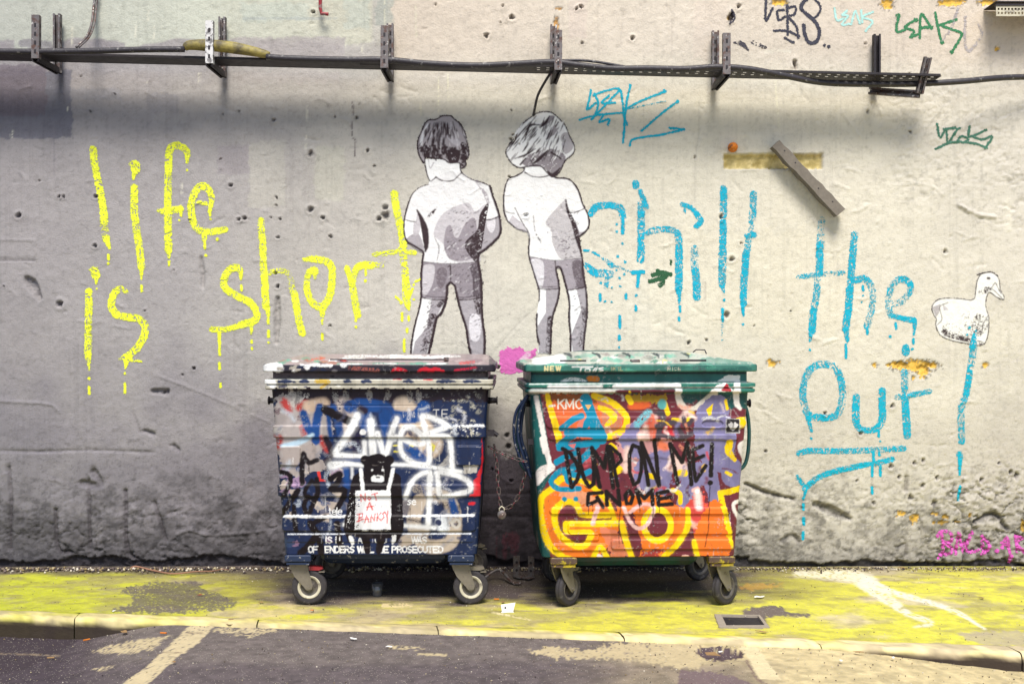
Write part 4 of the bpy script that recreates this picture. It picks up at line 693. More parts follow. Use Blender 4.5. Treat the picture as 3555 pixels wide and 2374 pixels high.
# road
rgx = pgx; rv = np.concatenate([np.linspace(0, 1, 130)**1.15, [1.6, 2.6, 4.5]]); RX, RV = np.meshgrid(rgx, rv)
RY = kerb_y(RX)-KW+.02-RV*1.9; RZ = road_z(RX, RY)+(fbm(RX*14, RY*14, 55, 3)-.5)*.008+(fbm(RX*1.1, RY*1.1, 56, 2)-.5)*.012
nx_, ny_ = to_n(RX, RY, RZ)
n1 = fbm(RX*1.2, RY*2.2, 81, 5); n3 = fbm(RX*22, RY*22, 83, 4)
C = np.zeros(RX.shape+(3,))+np.array((118, 108, 104.))
cr = sst(2000, 2500, nx_+(n1-.5)*900)[..., None]; C = C*(1-cr)+np.array((214, 196, 150.))*cr
bandm = (sst(2290, 2330, ny_+(n1-.5)*60)*(1-sst(2500, 2800, nx_)))[..., None]; C = C*(1-bandm*.5)+np.array((88, 78, 84.))*bandm*.5
lo_ = (1-sst(-2.38, -1.95, RX+.25*(RY+1.6)+(n1-.5)*.1))[..., None]; C = C*(1-lo_)+np.array((78, 68, 74.))*lo_
C = C*(.80+.4*n3[..., None])
rm = Mark(3.0)
CRM = (208, 190, 150)
rm.p('f', [(1310, 1150), (1470, 1155), (1340, 1290), (1210, 1380), (1000, 1570), (820, 1570), (1000, 1440), (1160, 1290)], (216, 198, 158), soft=2, dry=.1)
rm.p('g', [(385, 1280), (520, 1288), (600, 1400), (705, 1535), (545, 1530), (480, 1400)], (232, 216, 172), soft=1)
rm.p('f', [(620, 1345), (800, 1290), (1000, 1250), (1180, 1235), (1100, 1270), (1050, 1330), (800, 1360)], CRM, soft=4, dry=.35).p('f', [(600, 1460), (780, 1435), (700, 1480)], CRM, soft=4, dry=.3).p('f', [(1430, 1210), (1500, 1170), (1640, 1160), (1900, 1200), (1700, 1250), (1540, 1215)], CRM, soft=4, dry=.5)
rm.p('h', [(1240, 950), (1400, 920), (1600, 950), (1800, 900), (2000, 880), (2400, 890), (2400, 1075), (2200, 1060), (2000, 1010), (1740, 1000), (1400, 1000)], CRM, soft=8, dry=.1).s('h', [(300, 920), (520, 935)], 14, CRM, dry=.6).s('h', [(500, 970), (680, 975)], 8, CRM, dry=.6)
rm.p('g', [(0, 1470), (200, 1480), (480, 1540), (560, 1600), (0, 1600)], (126, 108, 108), soft=6).p('g', [(120, 1330), (250, 1315), (420, 1340), (440, 1380), (300, 1405), (170, 1385)], (96, 80, 84), soft=4, sm=True).s('g', [(150, 1320), (140, 1280), (60, 1270)], 5, (120, 96, 88)).s('g', [(460, 1400), (530, 1520), (600, 1565)], 6, (130, 108, 98))
rm.p('f', [(-400, 1240), (300, 1250), (560, 1245), (470, 1300), (330, 1390), (150, 1470), (-400, 1580)], (66, 56, 62), soft=3, al=.8)
rm.s('f', [(0, 1358), (200, 1362), (400, 1372)], 5, (150, 132, 110), dry=.3).s('f', [(1265, 1216), (1370, 1218)], 2.5, (130, 110, 95)).s('f', [(1105, 1345), (1230, 1352)], 2.5, (130, 110, 95))
Cr = over(rm, C, nx_, ny_)
ph = inpoly(nx_, ny_, P('g', [(120, 1335), (250, 1318), (420, 1340), (430, 1378), (300, 1400), (170, 1380)])); RZ[ph] -= .025
road = arr_mesh('road', np.stack([RX, RY, RZ], -1).reshape(-1, 3), grid_faces(*RX.shape)[:, ::-1], M_ground, Cr.reshape(-1, 3)); tag(road, kind='structure')
o = MB().box((0, -62, -.35), (400, 400, .1)).build('ground', M_far); o.location.z = 0; tag(o, kind='structure')
# kerb stones
kerb = empty('kerb', (0, 0, 0)); tag(kerb, 'pale worn stone kerb between the mossy pavement and the road', 'kerb')
jx = [-7.4, -6.4, -5.4, -4.4, -3.42, -2.39, -1.37, -.40, .55, 1.51, 2.44, 3.42, 4.4, 5.4, 6.4, 7.4]
for k in range(len(jx)-1):
    g_ = .0028; xs = np.linspace(jx[k]+g_, jx[k+1]-g_, 34); prof = [(0, -.16), (0, -.004), (.004, .004), (.03, .007), (.06, .007), (.09, .006), (KW-.03, .006), (KW-.012, .002), (KW-.003, -.012), (KW, -.03), (KW+.001, -.045), (KW-.001, -.06), (KW, -.08), (KW, -.11), (KW, -.20)]
    V = []; 
    for x in xs:
        e = min(x-xs[0], xs[-1]-x); dn = -.004*math.exp(-e/.01)
        for (o_, z) in prof:
            V.append((x+.142*o_, kerb_y(x)-o_+(vn(x*9, o_*20, k)-.5)*.008, z+dn+(vn(x*14, o_*30, k+5)-.5)*.006+(fbm(x*45, o_*60+z*60, k+9, 2)-.5)*.007*(o_ > .09)+.002*((k*7) % 3-1)))
    V = np.array(V); nxk, nyk = to_n(V[:, 0], V[:, 1], V[:, 2]); n = fbm(V[:, 0]*7, V[:, 1]*9+V[:, 2]*9, 90, 4)
    base = ramp(nxk, [0, 900, 2400, 3555], [(214, 200, 140), (232, 214, 160), (240, 222, 168), (234, 216, 170)])
    gm_ = sst(.45, .62, n)*np.interp(nxk, [0, 900, 2200, 2700, 3555], [.75, .2, .15, .35, .1]); base = base*(1-gm_[:, None])+np.array((206, 200, 90.))*gm_[:, None]
    base = base*(.80+.4*fbm(V[:, 0]*30, V[:, 1]*30, 93, 3))[:, None]; wk = (sst(.50, .62, fbm(V[:, 0]*5, V[:, 1]*14, 94, 5))*.45)[:, None]; base = base*(1-wk)+np.array((150, 136, 118.))*wk
    OO = np.tile([p_[0] for p_ in prof], len(xs)); cover = sst(0, .02, np.interp(nxk, [0, 700, 1000, 2500, 2900, 3555], [.02, .035, .07, .07, .03, .0])+(n-.5)*.12-OO)[:, None]; base = base*(1-cover)+gcol(nxk, nyk, V[:, 0], V[:, 1])*cover
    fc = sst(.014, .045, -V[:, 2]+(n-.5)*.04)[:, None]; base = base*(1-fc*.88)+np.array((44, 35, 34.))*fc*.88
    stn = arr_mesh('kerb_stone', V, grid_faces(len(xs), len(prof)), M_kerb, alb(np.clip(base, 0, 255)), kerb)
    m_ = MB(); 
    for xe in (xs[0], xs[-1]): pass
# ------------------------------------------------------------------ bins
def rbox(NX, NY, x0, y0, x1, y1, r, e):
    qx = np.abs(NX-(x0+x1)/2)-((x1-x0)/2-r); qy = np.abs(NY-(y0+y1)/2)-((y1-y0)/2-r)
    d = np.hypot(np.maximum(qx, 0), np.maximum(qy, 0))+np.minimum(np.maximum(qx, qy), 0)-r
    return 1-sst(-e, e, d)
def ring(name, rows, mat_, cv, M4, parent, nf=430, ns=30, nb=6, na=8, relief=None, colfn=None, fallback=(20, 30, 50)):
    """rows: (half width, y front, y back, z, corner radius); closed loop per row"""
    rw = [rows[0]]
    for q in rows[1:]:
        n_ = max(1, int(math.ceil(abs(q[3]-rw[-1][3])/.0032))); p_ = rw[-1]
        rw += [tuple(p_[i]+(q[i]-p_[i])*k/n_ for i in range(5)) for k in range(1, n_+1)]
    rows = rw; V = []
    for (hx, yf, yb, z, r) in rows:
        L = []
        L += [(x, yf, 0, -1) for x in np.linspace(-hx+r, hx-r, nf)]
        L += [(hx-r+r*math.sin(a), yf+r-r*math.cos(a), math.sin(a), -math.cos(a)) for a in np.linspace(0, math.pi/2, na+2)[1:-1]]
        L += [(hx, y, 1, 0) for y in np.linspace(yf+r, yb-r, ns)]
        L += [(x, yb, 0, 1) for x in np.linspace(hx-r, -hx+r, nb)]
        L += [(-hx, y, -1, 0) for y in np.linspace(yb-r, yf+r, ns)]
        L += [(-hx+r-r*math.cos(a), yf+r-r*math.sin(a), -math.cos(a), -math.sin(a)) for a in np.linspace(0, math.pi/2, na+2)[1:-1]]
        V.append([(x, y, z, u, w) for x, y, u, w in L])
    V = np.array(V); X, Y, Z, U, Wn = [V[..., i] for i in range(5)]
    wx = X*M4[0]-Y*M4[1]+M4[2]; wy = X*M4[1]+Y*M4[0]+M4[3]
    nx, ny = to_n(wx, wy, Z); front = (Wn < -.05) | ((Wn < .3) & (Y < rows[0][1]+.10))
    if relief is not None: a = relief(nx, ny)*front*(Wn < -.05); X = X+U*a; Y = Y+Wn*a
    x0, y0, c, rgb = cv; i = np.clip(((nx-x0)/c).astype(int), 0, rgb.shape[1]-1); j = np.clip(((ny-y0)/c).astype(int), 0, rgb.shape[0]-1)
    col = rgb[j, i]; fb = np.zeros_like(col)+alb(fallback)
    nn = fbm(Y*6+Z*3, Z*7+X, 44, 4); pt = sst(.6, .64, nn)[..., None]; fb = fb*(1-pt)+alb((150, 145, 140))*pt
    kf = np.where(front, 1-sst(.02, .10, Y-rows[0][1]), 0)[..., None]
    col = col*kf+fb*(1-kf)
    return arr_mesh(name, np.stack([X, Y, Z], -1).reshape(-1, 3), grid_faces(X.shape[0], X.shape[1], True), mat_, col.reshape(-1, 3), parent)
STROKES = {'A': [[(0, 0), (2, 6), (4, 0)], [(.8, 2), (3.2, 2)]], 'B': [[(0, 0), (0, 6), (3, 6), (3.6, 4.6), (3, 3.2), (0, 3.2)], [(3, 3.2), (4, 1.6), (3, 0), (0, 0)]], 'D': [[(0, 0), (0, 6), (2.4, 6), (4, 4), (4, 2), (2.4, 0), (0, 0)]],
    'E': [[(4, 6), (0, 6), (0, 0), (4, 0)], [(0, 3), (3.4, 3)]], 'F': [[(4, 6), (0, 6), (0, 0)], [(0, 3), (3.2, 3)]], 'G': [[(4, 5), (2.5, 6), (.6, 5.4), (0, 3), (.6, .6), (2.5, 0), (4, 1), (4, 2.8), (2.5, 2.8)]], 'I': [[(1, 0), (1, 6)]],
    'L': [[(0, 6), (0, 0), (3.6, 0)]], 'M': [[(0, 0), (0, 6), (2.4, 1), (4.8, 6), (4.8, 0)]], 'N': [[(0, 0), (0, 6), (4, 0), (4, 6)]], 'O': [[(2, 6), (.4, 5), (0, 3), (.4, 1), (2, 0), (3.8, 1), (4.2, 3), (3.8, 5), (2, 6)]],
    'P': [[(0, 0), (0, 6), (3, 6), (4, 4.5), (3, 3), (0, 3)]], 'R': [[(0, 0), (0, 6), (3, 6), (4, 4.5), (3, 3), (0, 3)], [(2, 3), (4, 0)]], 'S': [[(4, 5.2), (2, 6), (.2, 4.8), (1, 3.4), (3, 2.7), (4, 1.4), (2.2, 0), (0, .8)]],
    'T': [[(0, 6), (4, 6)], [(2, 6), (2, 0)]], 'U': [[(0, 6), (0, 1.4), (2, 0), (4, 1.4), (4, 6)]], 'W': [[(0, 6), (1.4, 0), (2.8, 6), (4.2, 0), (5.6, 6)]], 'C': [[(4, 5), (2, 6), (.2, 4.5), (0, 3), (.2, 1.5), (2, 0), (4, 1)]],
    'K': [[(0, 0), (0, 6)], [(4, 6), (0, 2.6)], [(1.2, 3.6), (4, 0)]], 'Y': [[(0, 6), (2, 3), (4, 6)], [(2, 3), (2, 0)]], '!': [[(1, 6), (1, 2)], [(1, .2), (1, 0)]],
    'e': [[(0, 2.2), (3.4, 2.2), (3, 3.8), (1.6, 4.2), (.2, 3), (.2, 1), (1.6, 0), (3.2, .6)]], 's': [[(3.2, 3.6), (1.6, 4.2), (.3, 3.2), (2.8, 1.4), (1.6, 0), (0, .5)]], 't': [[(1.2, 5.6), (1.2, .6), (2.6, 0)], [(0, 4), (2.4, 4)]], 'l': [[(.8, 6), (.8, 0)]]}
def text(m, fr, s, x, y, h, adv, col, w, **k):
    for ch in s:
        if ch in STROKES:
            for st in STROKES[ch]: m.s(fr, [(x+a*h/6, y-b*h/6) for a, b in st], w, col, sm=False, rough=.3, soft=.9, **k)
        x += adv*(.55 if ch in 'Il!' else 1.25 if ch in 'MW' else 1) if ch != ' ' else adv*.6
W0 = (248, 248, 246); BK = (24, 15, 20); NV = (32, 46, 82); BLU = (28, 74, 140); BEI = (206, 188, 168); RD = (214, 40, 52)
# --- left bin artwork
cvL = Mark(1.55); m = cvL; f = 'BL'
m.p(f, [(0, 60), (2330, 60), (2330, 440), (0, 440)], (96, 84, 92))
rB = np.random.default_rng(3)
def blobs(m, fr, box, cols, n, r0, r1, st=1.6, dry=.15, al=1.0, rr=rB):
    for k in range(n):
        x = rr.uniform(box[0], box[2]); y = rr.uniform(box[1], box[3]); r = rr.uniform(r0, r1); a = rr.uniform(-.3, .3)
        m.s(fr, [(x-r*st, y+a*r), (x, y+rr.uniform(-.3, .3)*r), (x+r*st, y-a*r)], [r*.4*FR[fr][2]*2, r*FR[fr][2]*2, r*.5*FR[fr][2]*2], cols[rr.integers(len(cols))], dry=dry, al=al, rough=2)
# lid top
m.p(f, [(150, 60), (2230, 60), (2230, 185), (100, 185)], (176, 158, 158)); blobs(m, f, (900, 95, 1850, 125), [W0], 9, 8, 14, 12); blobs(m, f, (700, 165, 1800, 180), [(96, 160, 140), W0, (110, 170, 150)], 14, 4, 8, 14)
blobs(m, f, (150, 110, 900, 180), [(214, 96, 80), W0, (70, 60, 84), (120, 170, 150), (176, 120, 110)], 20, 9, 18, 2.6); blobs(m, f, (1930, 100, 2200, 180), [(150, 128, 132), (200, 180, 178)], 6, 10, 22, 3); m.s(f, [(1950, 168), (2080, 160)], 9, (220, 90, 90), dry=.4)
# lid lip
m.p(f, [(30, 183), (2290, 183), (2290, 262), (30, 262)], (44, 40, 52)); m.s(f, [(80, 215), (150, 205), (190, 215)], 34, W0, rough=3); m.s(f, [(400, 190), (700, 195)], 9, W0, rough=3); blobs(m, f, (200, 190, 860, 250), [W0, (180, 172, 160), (30, 40, 70), (120, 116, 120)], 16, 9, 17, 1.8)
m.s(f, [(880, 215), (1150, 240)], 14, (150, 84, 76), dry=.5); 
for x in (1340, 1600, 1700): m.s(f, [(x-60, 250), (x, 228), (x+90, 246)], [6, 15, 6], (206, 28, 48), rough=2)
m.s(f, [(1900, 240), (2100, 212)], 8, (190, 30, 60), dry=.3); blobs(m, f, (150, 260, 2200, 318), [(78, 70, 78), (40, 32, 44), (120, 112, 112)], 12, 5, 12, 3, .5)
# rim
m.p(f, [(20, 318), (2270, 318), (2270, 425), (20, 425)], (196, 190, 172)); m.s(f, [(40, 328), (2250, 322)], 4, (248, 246, 236)); m.s(f, [(60, 345), (130, 370)], 26, W0, rough=3); m.s(f, [(60, 372), (2240, 368)], 3.5, (240, 236, 222))
for a_, b_ in ((190, 350), (400, 480), (830, 890), (1000, 1090), (1410, 1500), (1730, 1910), (1990, 2150)): m.s(f, [(a_, 347), ((a_+b_)/2, 342), (b_, 352)], [10, 13, 4], NV, rough=2)
m.s(f, [(560, 345), (670, 350), (600, 405)], [16, 14, 8], (206, 172, 70), dry=.15); m.s(f, [(200, 400), (260, 385)], 8, (60, 60, 88), dry=.2); m.s(f, [(1300, 325), (1380, 325)], 4, RD); m.s(f, [(1600, 328), (1680, 330)], 5, RD); blobs(m, f, (150, 380, 900, 412), [(120, 116, 120), (236, 232, 220), (70, 70, 96)], 10, 4, 8, 3)
# body
m.p(f, [(60, 420), (2300, 420), (2300, 2060), (60, 2060)], NV)
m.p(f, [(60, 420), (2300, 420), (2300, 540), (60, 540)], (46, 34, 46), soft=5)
m.p(f, [(150, 560), (230, 470), (500, 560), (720, 800), (620, 1000), (400, 1300), (160, 1000)], (182, 172, 168), soft=6, sm=True); blobs(m, f, (160, 460, 480, 900), [(206, 200, 192), (150, 140, 138), (128, 108, 112)], 22, 12, 34, .8, .4)
for q, w in (([(240, 540), (285, 620)], 26), ([(390, 600), (450, 560)], 26), ([(430, 790), (440, 850)], 22), ([(600, 900), (660, 1010)], 24), ([(190, 900), (180, 960)], 30), ([(320, 1000), (330, 1160)], 18)): m.s(f, q, w, (190, 70, 66), soft=6, dry=.2)
m.s(f, [(480, 590), (620, 560)], 44, (210, 184, 160), soft=6); m.s(f, [(1400, 590), (1440, 640)], 74, BEI, soft=7); m.s(f, [(1500, 760), (1640, 960)], 100, (206, 184, 160), soft=6); m.s(f, [(1000, 760), (840, 700)], 60, (196, 176, 160), soft=6); m.s(f, [(820, 580), (900, 900)], 60, (190, 176, 168), soft=8, dry=.2)
for q, w in (([(430, 660), (470, 780), (520, 850)], 28), ([(590, 600), (555, 740), (550, 920)], 30), ([(665, 600), (680, 760), (700, 900)], 16), ([(720, 600), (780, 800), (800, 930)], 24), ([(880, 590), (1000, 570), (1200, 600), (1300, 680), (1500, 690), (1600, 600)], 44), ([(1000, 600), (1010, 760)], 60), ([(1200, 640), (1230, 900), (1200, 960)], 30), ([(1590, 580), (1560, 680)], 34), ([(1440, 960), (1520, 1080), (1600, 1140)], 50)): m.s(f, q, w, BLU, soft=4)
m.s(f, [(640, 620), (760, 680), (900, 740)], 30, BK, soft=3); m.s(f, [(930, 800), (960, 1040)], 40, (40, 36, 66), soft=5); m.s(f, [(980, 610), (1020, 630)], 26, (40, 30, 50), soft=5); m.s(f, [(650, 900), (700, 1050), (620, 1160)], 22, (44, 30, 44), soft=4)
m.p(f, [(220, 960), (520, 950), (660, 1200), (400, 1260), (220, 1230)], (176, 164, 158), soft=5); m.s(f, [(210, 968), (400, 930), (520, 860)], [8, 20, 12], (190, 216, 232), soft=4)
rC = np.random.default_rng(12)
for k in range(46):
    x = rC.uniform(180, 840); y = rC.uniform(1180, 1960); s_ = rC.uniform(40, 110); a = rC.uniform(0, 3)
    cols = [(200, 184, 170), (70, 84, 116), (170, 140, 170), (120, 116, 128), NV, (96, 96, 120), (222, 206, 190)] if y < 1700 else [NV, (52, 70, 104), (140, 110, 140), (40, 50, 84)]
    m.p(f, [(x+s_*math.cos(a+t_)*q_, y+s_*math.sin(a+t_)*q_*.8) for t_, q_ in ((0, 1), (1.2, .6), (2.3, 1.1), (3.6, .6), (4.6, 1))], cols[rC.integers(len(cols))], al=.85, soft=2)
m.p(f, [(560, 1220), (590, 1215), (600, 1290), (650, 1300), (650, 1320), (575, 1315)], (226, 60, 56))
m.p(f, [(1350, 1480), (1500, 1480), (1500, 1650), (1380, 1650)], (150, 140, 136), soft=8, al=.6); m.s(f, [(1520, 1380), (1720, 1420)], 30, (150, 140, 130), dry=.3)
for q, w in (([(1560, 1500), (1500, 1700), (1580, 1900), (1700, 1950), (1860, 1900), (1900, 1700), (1840, 1500), (1700, 1440)], 48), ([(1400, 1900), (1600, 1800)], 40)): m.s(f, q, w, (196, 180, 162), soft=4, closed=False)
rD = np.random.default_rng(21)
for k in range(90):      # older layers of tags showing through
    x = rD.uniform(180, 2050); y = rD.uniform(560, 1960); L = rD.uniform(30, 120); a_ = rD.uniform(0, 6.3); b_ = a_+rD.uniform(-1.6, 1.6); cl = [(226, 226, 230), (40, 70, 130), (24, 24, 44), (150, 150, 160), (34, 50, 92), (196, 204, 214), (90, 90, 110)][rD.integers(7)]
    m.s(f, [(x, y), (x+L*math.cos(a_), y+L*math.sin(a_)), (x+L*(math.cos(a_)+math.cos(b_)), y+L*(math.sin(a_)+math.sin(b_)))], rD.uniform(5, 17), cl, soft=rD.uniform(2, 6), al=.75, dry=.3)
m.s(f, [(1770, 1700), (1790, 1760)], 40, (236, 240, 244), soft=6); m.dots(f, [(1740, 1710, 22)], (50, 56, 86)); m.s(f, [(1915, 1680), (1950, 1720), (1915, 1760), (1870, 1720)], 9, (206, 200, 190), closed=True); m.s(f, [(1860, 1480), (1900, 1620)], 26, BLU, soft=4)
m.p(f, [(1900, 900), (2170, 880), (2150, 1240), (1940, 1200)], (34, 48, 84)); m.p(f, [(2165, 880), (2150, 1150), (2110, 1280), (2080, 1300), (2080, 1420), (2030, 1460), (2140, 1462), (2150, 1300), (2175, 1100)], RD, soft=2); m.s(f, [(2040, 1530), (2080, 1530)], 9, RD, rough=2)
m.p(f, [(1970, 1170), (2010, 1150), (2120, 1160), (2110, 1235), (1990, 1235)], (196, 190, 180), soft=2); blobs(m, f, (1860, 470, 2170, 880), [(150, 148, 140), (196, 192, 176), (46, 50, 72)], 44, 8, 26, .8, .55); m.s(f, [(1830, 790), (2170, 770)], 9, W0, dry=.4); blobs(m, f, (1850, 790, 2160, 850), [W0], 20, 4, 8, .4, .4)
for x in (380, 730, 830, 1060, 1240, 1450, 1540): m.s(f, [(x, 440), (x+10, 480), (x+rB.uniform(-30, 30), 540)], [10, 22, 8], (150, 146, 142), dry=.35, rough=2.5)
m.s(f, [(1300, 970), (1350, 965)], 5, (230, 214, 30)); m.p(f, [(1450, 965), (1480, 945), (1520, 965), (1490, 985)], (236, 222, 20)); m.p(f, [(1640, 965), (1670, 940), (1710, 965), (1690, 1030), (1660, 1010)], (236, 222, 20)); m.s(f, [(1310, 1025), (1365, 1028)], 4, (230, 214, 30))
for a in range(7): m.s(f, [(1740+a*8, 1170), (1840, 1060+a*14)], 1.2, (206, 200, 188))
m.s(f, [(820, 1130), (1000, 1110)], 18, (40, 66, 120), soft=4); m.s(f, [(840, 1190), (850, 1350)], 22, BLU, soft=5); m.s(f, [(900, 1190), (900, 1280)], 9, W0, soft=4, al=.8)
for q, w in (([(430, 1050), (415, 1200), (418, 1330)], 19), ([(430, 1060), (480, 1130), (560, 1110)], 17), ([(480, 1140), (482, 1215)], 3), ([(215, 1225), (290, 1250), (300, 1330), (250, 1440)], 17), ([(380, 1400), (290, 1530), (200, 1660)], 20), ([(510, 1310), (450, 1400), (470, 1470), (560, 1460), (570, 1370), (515, 1310)], 15), ([(560, 1290), (570, 1420), (510, 1560), (470, 1640), (435, 1540), (480, 1460)], 17), ([(690, 1290), (780, 1240), (760, 1330), (700, 1390), (830, 1400), (800, 1500), (720, 1640)], 20), ([(700, 1310), (708, 1350)], 4), ([(560, 1830), (480, 1940), (400, 2010)], 24), ([(500, 1720), (580, 1860), (600, 2010)], 24), ([(330, 1560), (360, 1790)], 18), ([(760, 1720), (790, 1980)], 22), ([(640, 1660), (520, 1720)], 18)): m.s(f, q, w, BK, soft=2.5)
m.s(f, [(1470, 850), (1440, 800), (1410, 850)], 16, (70, 60, 80), soft=3)
h0 = len(m.ops)
for q, w in (([(950, 680), (900, 790), (810, 930), (742, 1040), (800, 1060), (1030, 1072)], [26, 26, 22, 20, 17, 12]), ([(1080, 730), (1095, 900), (1105, 1060)], 24), ([(1020, 930), (1025, 1060)], 15), ([(1150, 850), (1180, 960), (1220, 1060), (1260, 960), (1290, 830), (1335, 710)], 19), ([(1310, 900), (1340, 880), (1450, 930), (1560, 955), (1600, 930), (1560, 850), (1470, 790), (1400, 810), (1370, 900), (1380, 1030), (1450, 1110), (1550, 1150), (1640, 1140), (1650, 1000), (1610, 800), (1580, 700), (1600, 680), (1700, 710), (1820, 775), (1700, 830), (1600, 860), (1750, 870), (1840, 890), (1860, 1000), (1870, 1200)], 18),
             ([(700, 1160), (850, 1145), (1000, 1160)], [28, 18, 12]), ([(1290, 1150), (1500, 1160), (1700, 1180), (1960, 1220)], 12), ([(1420, 1470), (1470, 1340), (1560, 1250), (1650, 1230), (1665, 1300)], 16), ([(1655, 1240), (1650, 1480), (1640, 1750)], 17), ([(1730, 1240), (1745, 1400), (1770, 1460), (1900, 1440), (2040, 1400), (2040, 1330), (1950, 1270), (1800, 1230), (1720, 1235)], 17), ([(1370, 1740), (1700, 1760)], 13), ([(830, 1730), (1000, 1745)], 12)): m.s(f, q, w, W0, soft=3.4)
m.halo(h0, len(m.ops), 1.5, .22, 6); m.dots(f, [(1008, 835, 22)], W0, soft=2); m.s(f, [(240, 1650), (600, 1655), (1400, 1650), (2080, 1640)], [6, 8, 5, 9], (240, 240, 238), rough=2); m.s(f, [(280, 1825), (1300, 1822), (2050, 1818)], 5, (236, 240, 246), dry=.25)
text(m, f, 'TE', 1690, 700, 80, 84, (206, 204, 202), 3.2); 
for x in (1395, 1480, 1500, 1540, 1620): m.s(f, [(x, 640), (x+6, 690)], 3, (206, 204, 202), dry=.4)
text(m, f, 'se', 1440, 1540, 64, 42, W0, 3.4); text(m, f, 'tele', 672, 1634, 64, 36, W0, 3.2); text(m, f, 'T', 585, 1912, 60, 42, (150, 150, 160), 4, al=.6)
text(m, f, 'IS', 640, 1912, 60, 42, W0, 4.4); text(m, f, 'I L', 735, 1912, 60, 40, W0, 4, dry=.4); text(m, f, 'A', 960, 1912, 60, 40, W0, 4, dry=.2); text(m, f, 'T', 1080, 1910, 60, 40, (150, 150, 170), 4, dry=.4); text(m, f, 'O U', 1125, 1912, 60, 44, W0, 4, dry=.4); text(m, f, 'WAS', 1480, 1912, 60, 46, W0, 4.2, dry=.15)
text(m, f, 'OF', 478, 2004, 60, 48, W0, 4.6, dry=.1); text(m, f, 'ENDERS', 640, 2004, 60, 48, W0, 4.8, dry=.15); text(m, f, 'WILL', 955, 2004, 60, 42, W0, 5); text(m, f, 'BE', 1165, 2004, 60, 46, W0, 5); text(m, f, 'PROSECUTED', 1290, 2004, 60, 50, W0, 5, dry=.05)
# plain stencilled creature with a white board
m.s(f, [(1145, 1180), (1150, 1260)], 96, BK, rough=2.2); m.dots(f, [(1030, 1110, 34), (1262, 1110, 34)], BK); m.p(f, [(960, 1230), (1330, 1230), (1380, 1400), (1390, 1700), (1330, 1850), (940, 1850), (850, 1700), (880, 1420)], BK, sm=True, soft=1)
m.s(f, [(900, 1560), (860, 1760), (880, 1880)], [30, 26, 16], BK); m.s(f, [(1350, 1560), (1370, 1760), (1330, 1880)], [26, 24, 16], BK); m.s(f, [(1030, 1780), (1050, 1990)], [34, 22], BK); m.s(f, [(1200, 1780), (1160, 1990)], [36, 22], BK)
m.s(f, [(1120, 1290), (1180, 1290)], 24, W0, rough=1.5); m.s(f, [(1140, 1275), (1165, 1275)], 6, BK); m.dots(f, [(1095, 1205, 8), (1200, 1205, 8)], W0); m.s(f, [(985, 1200), (1010, 1420)], 13, W0, rough=1.5); m.s(f, [(1300, 1200), (1250, 1420)], 13, W0, rough=1.5)
m.p(f, [(935, 1400), (1280, 1400), (1275, 1775), (930, 1778)], (248, 248, 248), soft=1); m.s(f, [(950, 1420), (940, 1760)], 22, BK, dry=1.15); m.s(f, [(1000, 1410), (970, 1520)], 24, BLU, dry=1.2); m.s(f, [(900, 1440), (880, 1700)], 16, W0, dry=1.1)
m.s(f, [(890, 1860), (905, 1905)], 15, W0, rough=3); m.s(f, [(1310, 1850), (1300, 1900)], 14, W0, rough=3); m.s(f, [(1000, 1790), (1250, 1790)], 4, W0, dry=.6)
RR = (224, 52, 44)
for q in ([(990, 1510), (985, 1440), (1030, 1500), (1030, 1430)], [(1065, 1462), (1050, 1480), (1068, 1496), (1082, 1478), (1065, 1462)], [(1095, 1440), (1150, 1425)], [(1122, 1432), (1135, 1495)], [(1045, 1595), (1070, 1520), (1100, 1590)], [(1045, 1565), (1105, 1555)], [(970, 1700), (975, 1630)], [(950, 1632), (1000, 1625), (1005, 1650), (975, 1665), (1010, 1680), (950, 1700)], [(1025, 1710), (1045, 1640), (1065, 1705)], [(1030, 1680), (1065, 1675)], [(1085, 1700), (1088, 1640), (1120, 1690), (1125, 1630)], [(1145, 1690), (1145, 1625)], [(1180, 1620), (1150, 1660), (1185, 1690)], [(1215, 1612), (1195, 1630), (1215, 1655), (1195, 1680)], [(1222, 1615), (1240, 1650)], [(1248, 1605), (1245, 1715)]): m.s(f, q, 3.4, RR, sm=False, rough=.3)
# --- right bin artwork
cvR = Mark(1.55); m = cvR; f = 'BR'; MAR = (112, 44, 58); OR = (240, 122, 36); YW = (255, 216, 8); PER = (132, 126, 168); PK = (232, 140, 112); TL = (0, 142, 178); GRN = (34, 106, 98); WT = (246, 238, 232)
m.p(f, [(-30, 40), (2400, 40), (2400, 2080), (-30, 2080)], (28, 84, 84))
m.p(f, [(20, 55), (2300, 55), (2300, 182), (20, 186)], (196, 200, 186)); blobs(m, f, (60, 70, 2150, 170), [(132, 196, 172), (236, 238, 230), (168, 160, 152), (210, 212, 196), (90, 150, 130), (240, 232, 130), (150, 190, 170)], 70, 8, 20, 2.4, .3)
m.s(f, [(180, 140), (420, 130)], 34, W0, soft=4); m.p(f, [(1800, 110), (2200, 120), (2280, 180), (1750, 180)], (96, 150, 134), soft=4, al=.8)
for x in (440, 720, 1010, 1290, 1580): m.s(f, [(x, 70), (x+60, 90), (x+70, 115)], [5, 10, 4], (56, 72, 76), rough=1.5)
m.p(f, [(70, 180), (2310, 176), (2310, 252), (70, 262)], (62, 122, 110)); blobs(m, f, (80, 185, 2280, 250), [(50, 120, 104), (84, 160, 138), (40, 96, 90)], 24, 8, 20, 4, .4)
text(m, f, 'NEW', 255, 245, 44, 56, (226, 214, 160), 4.6); 
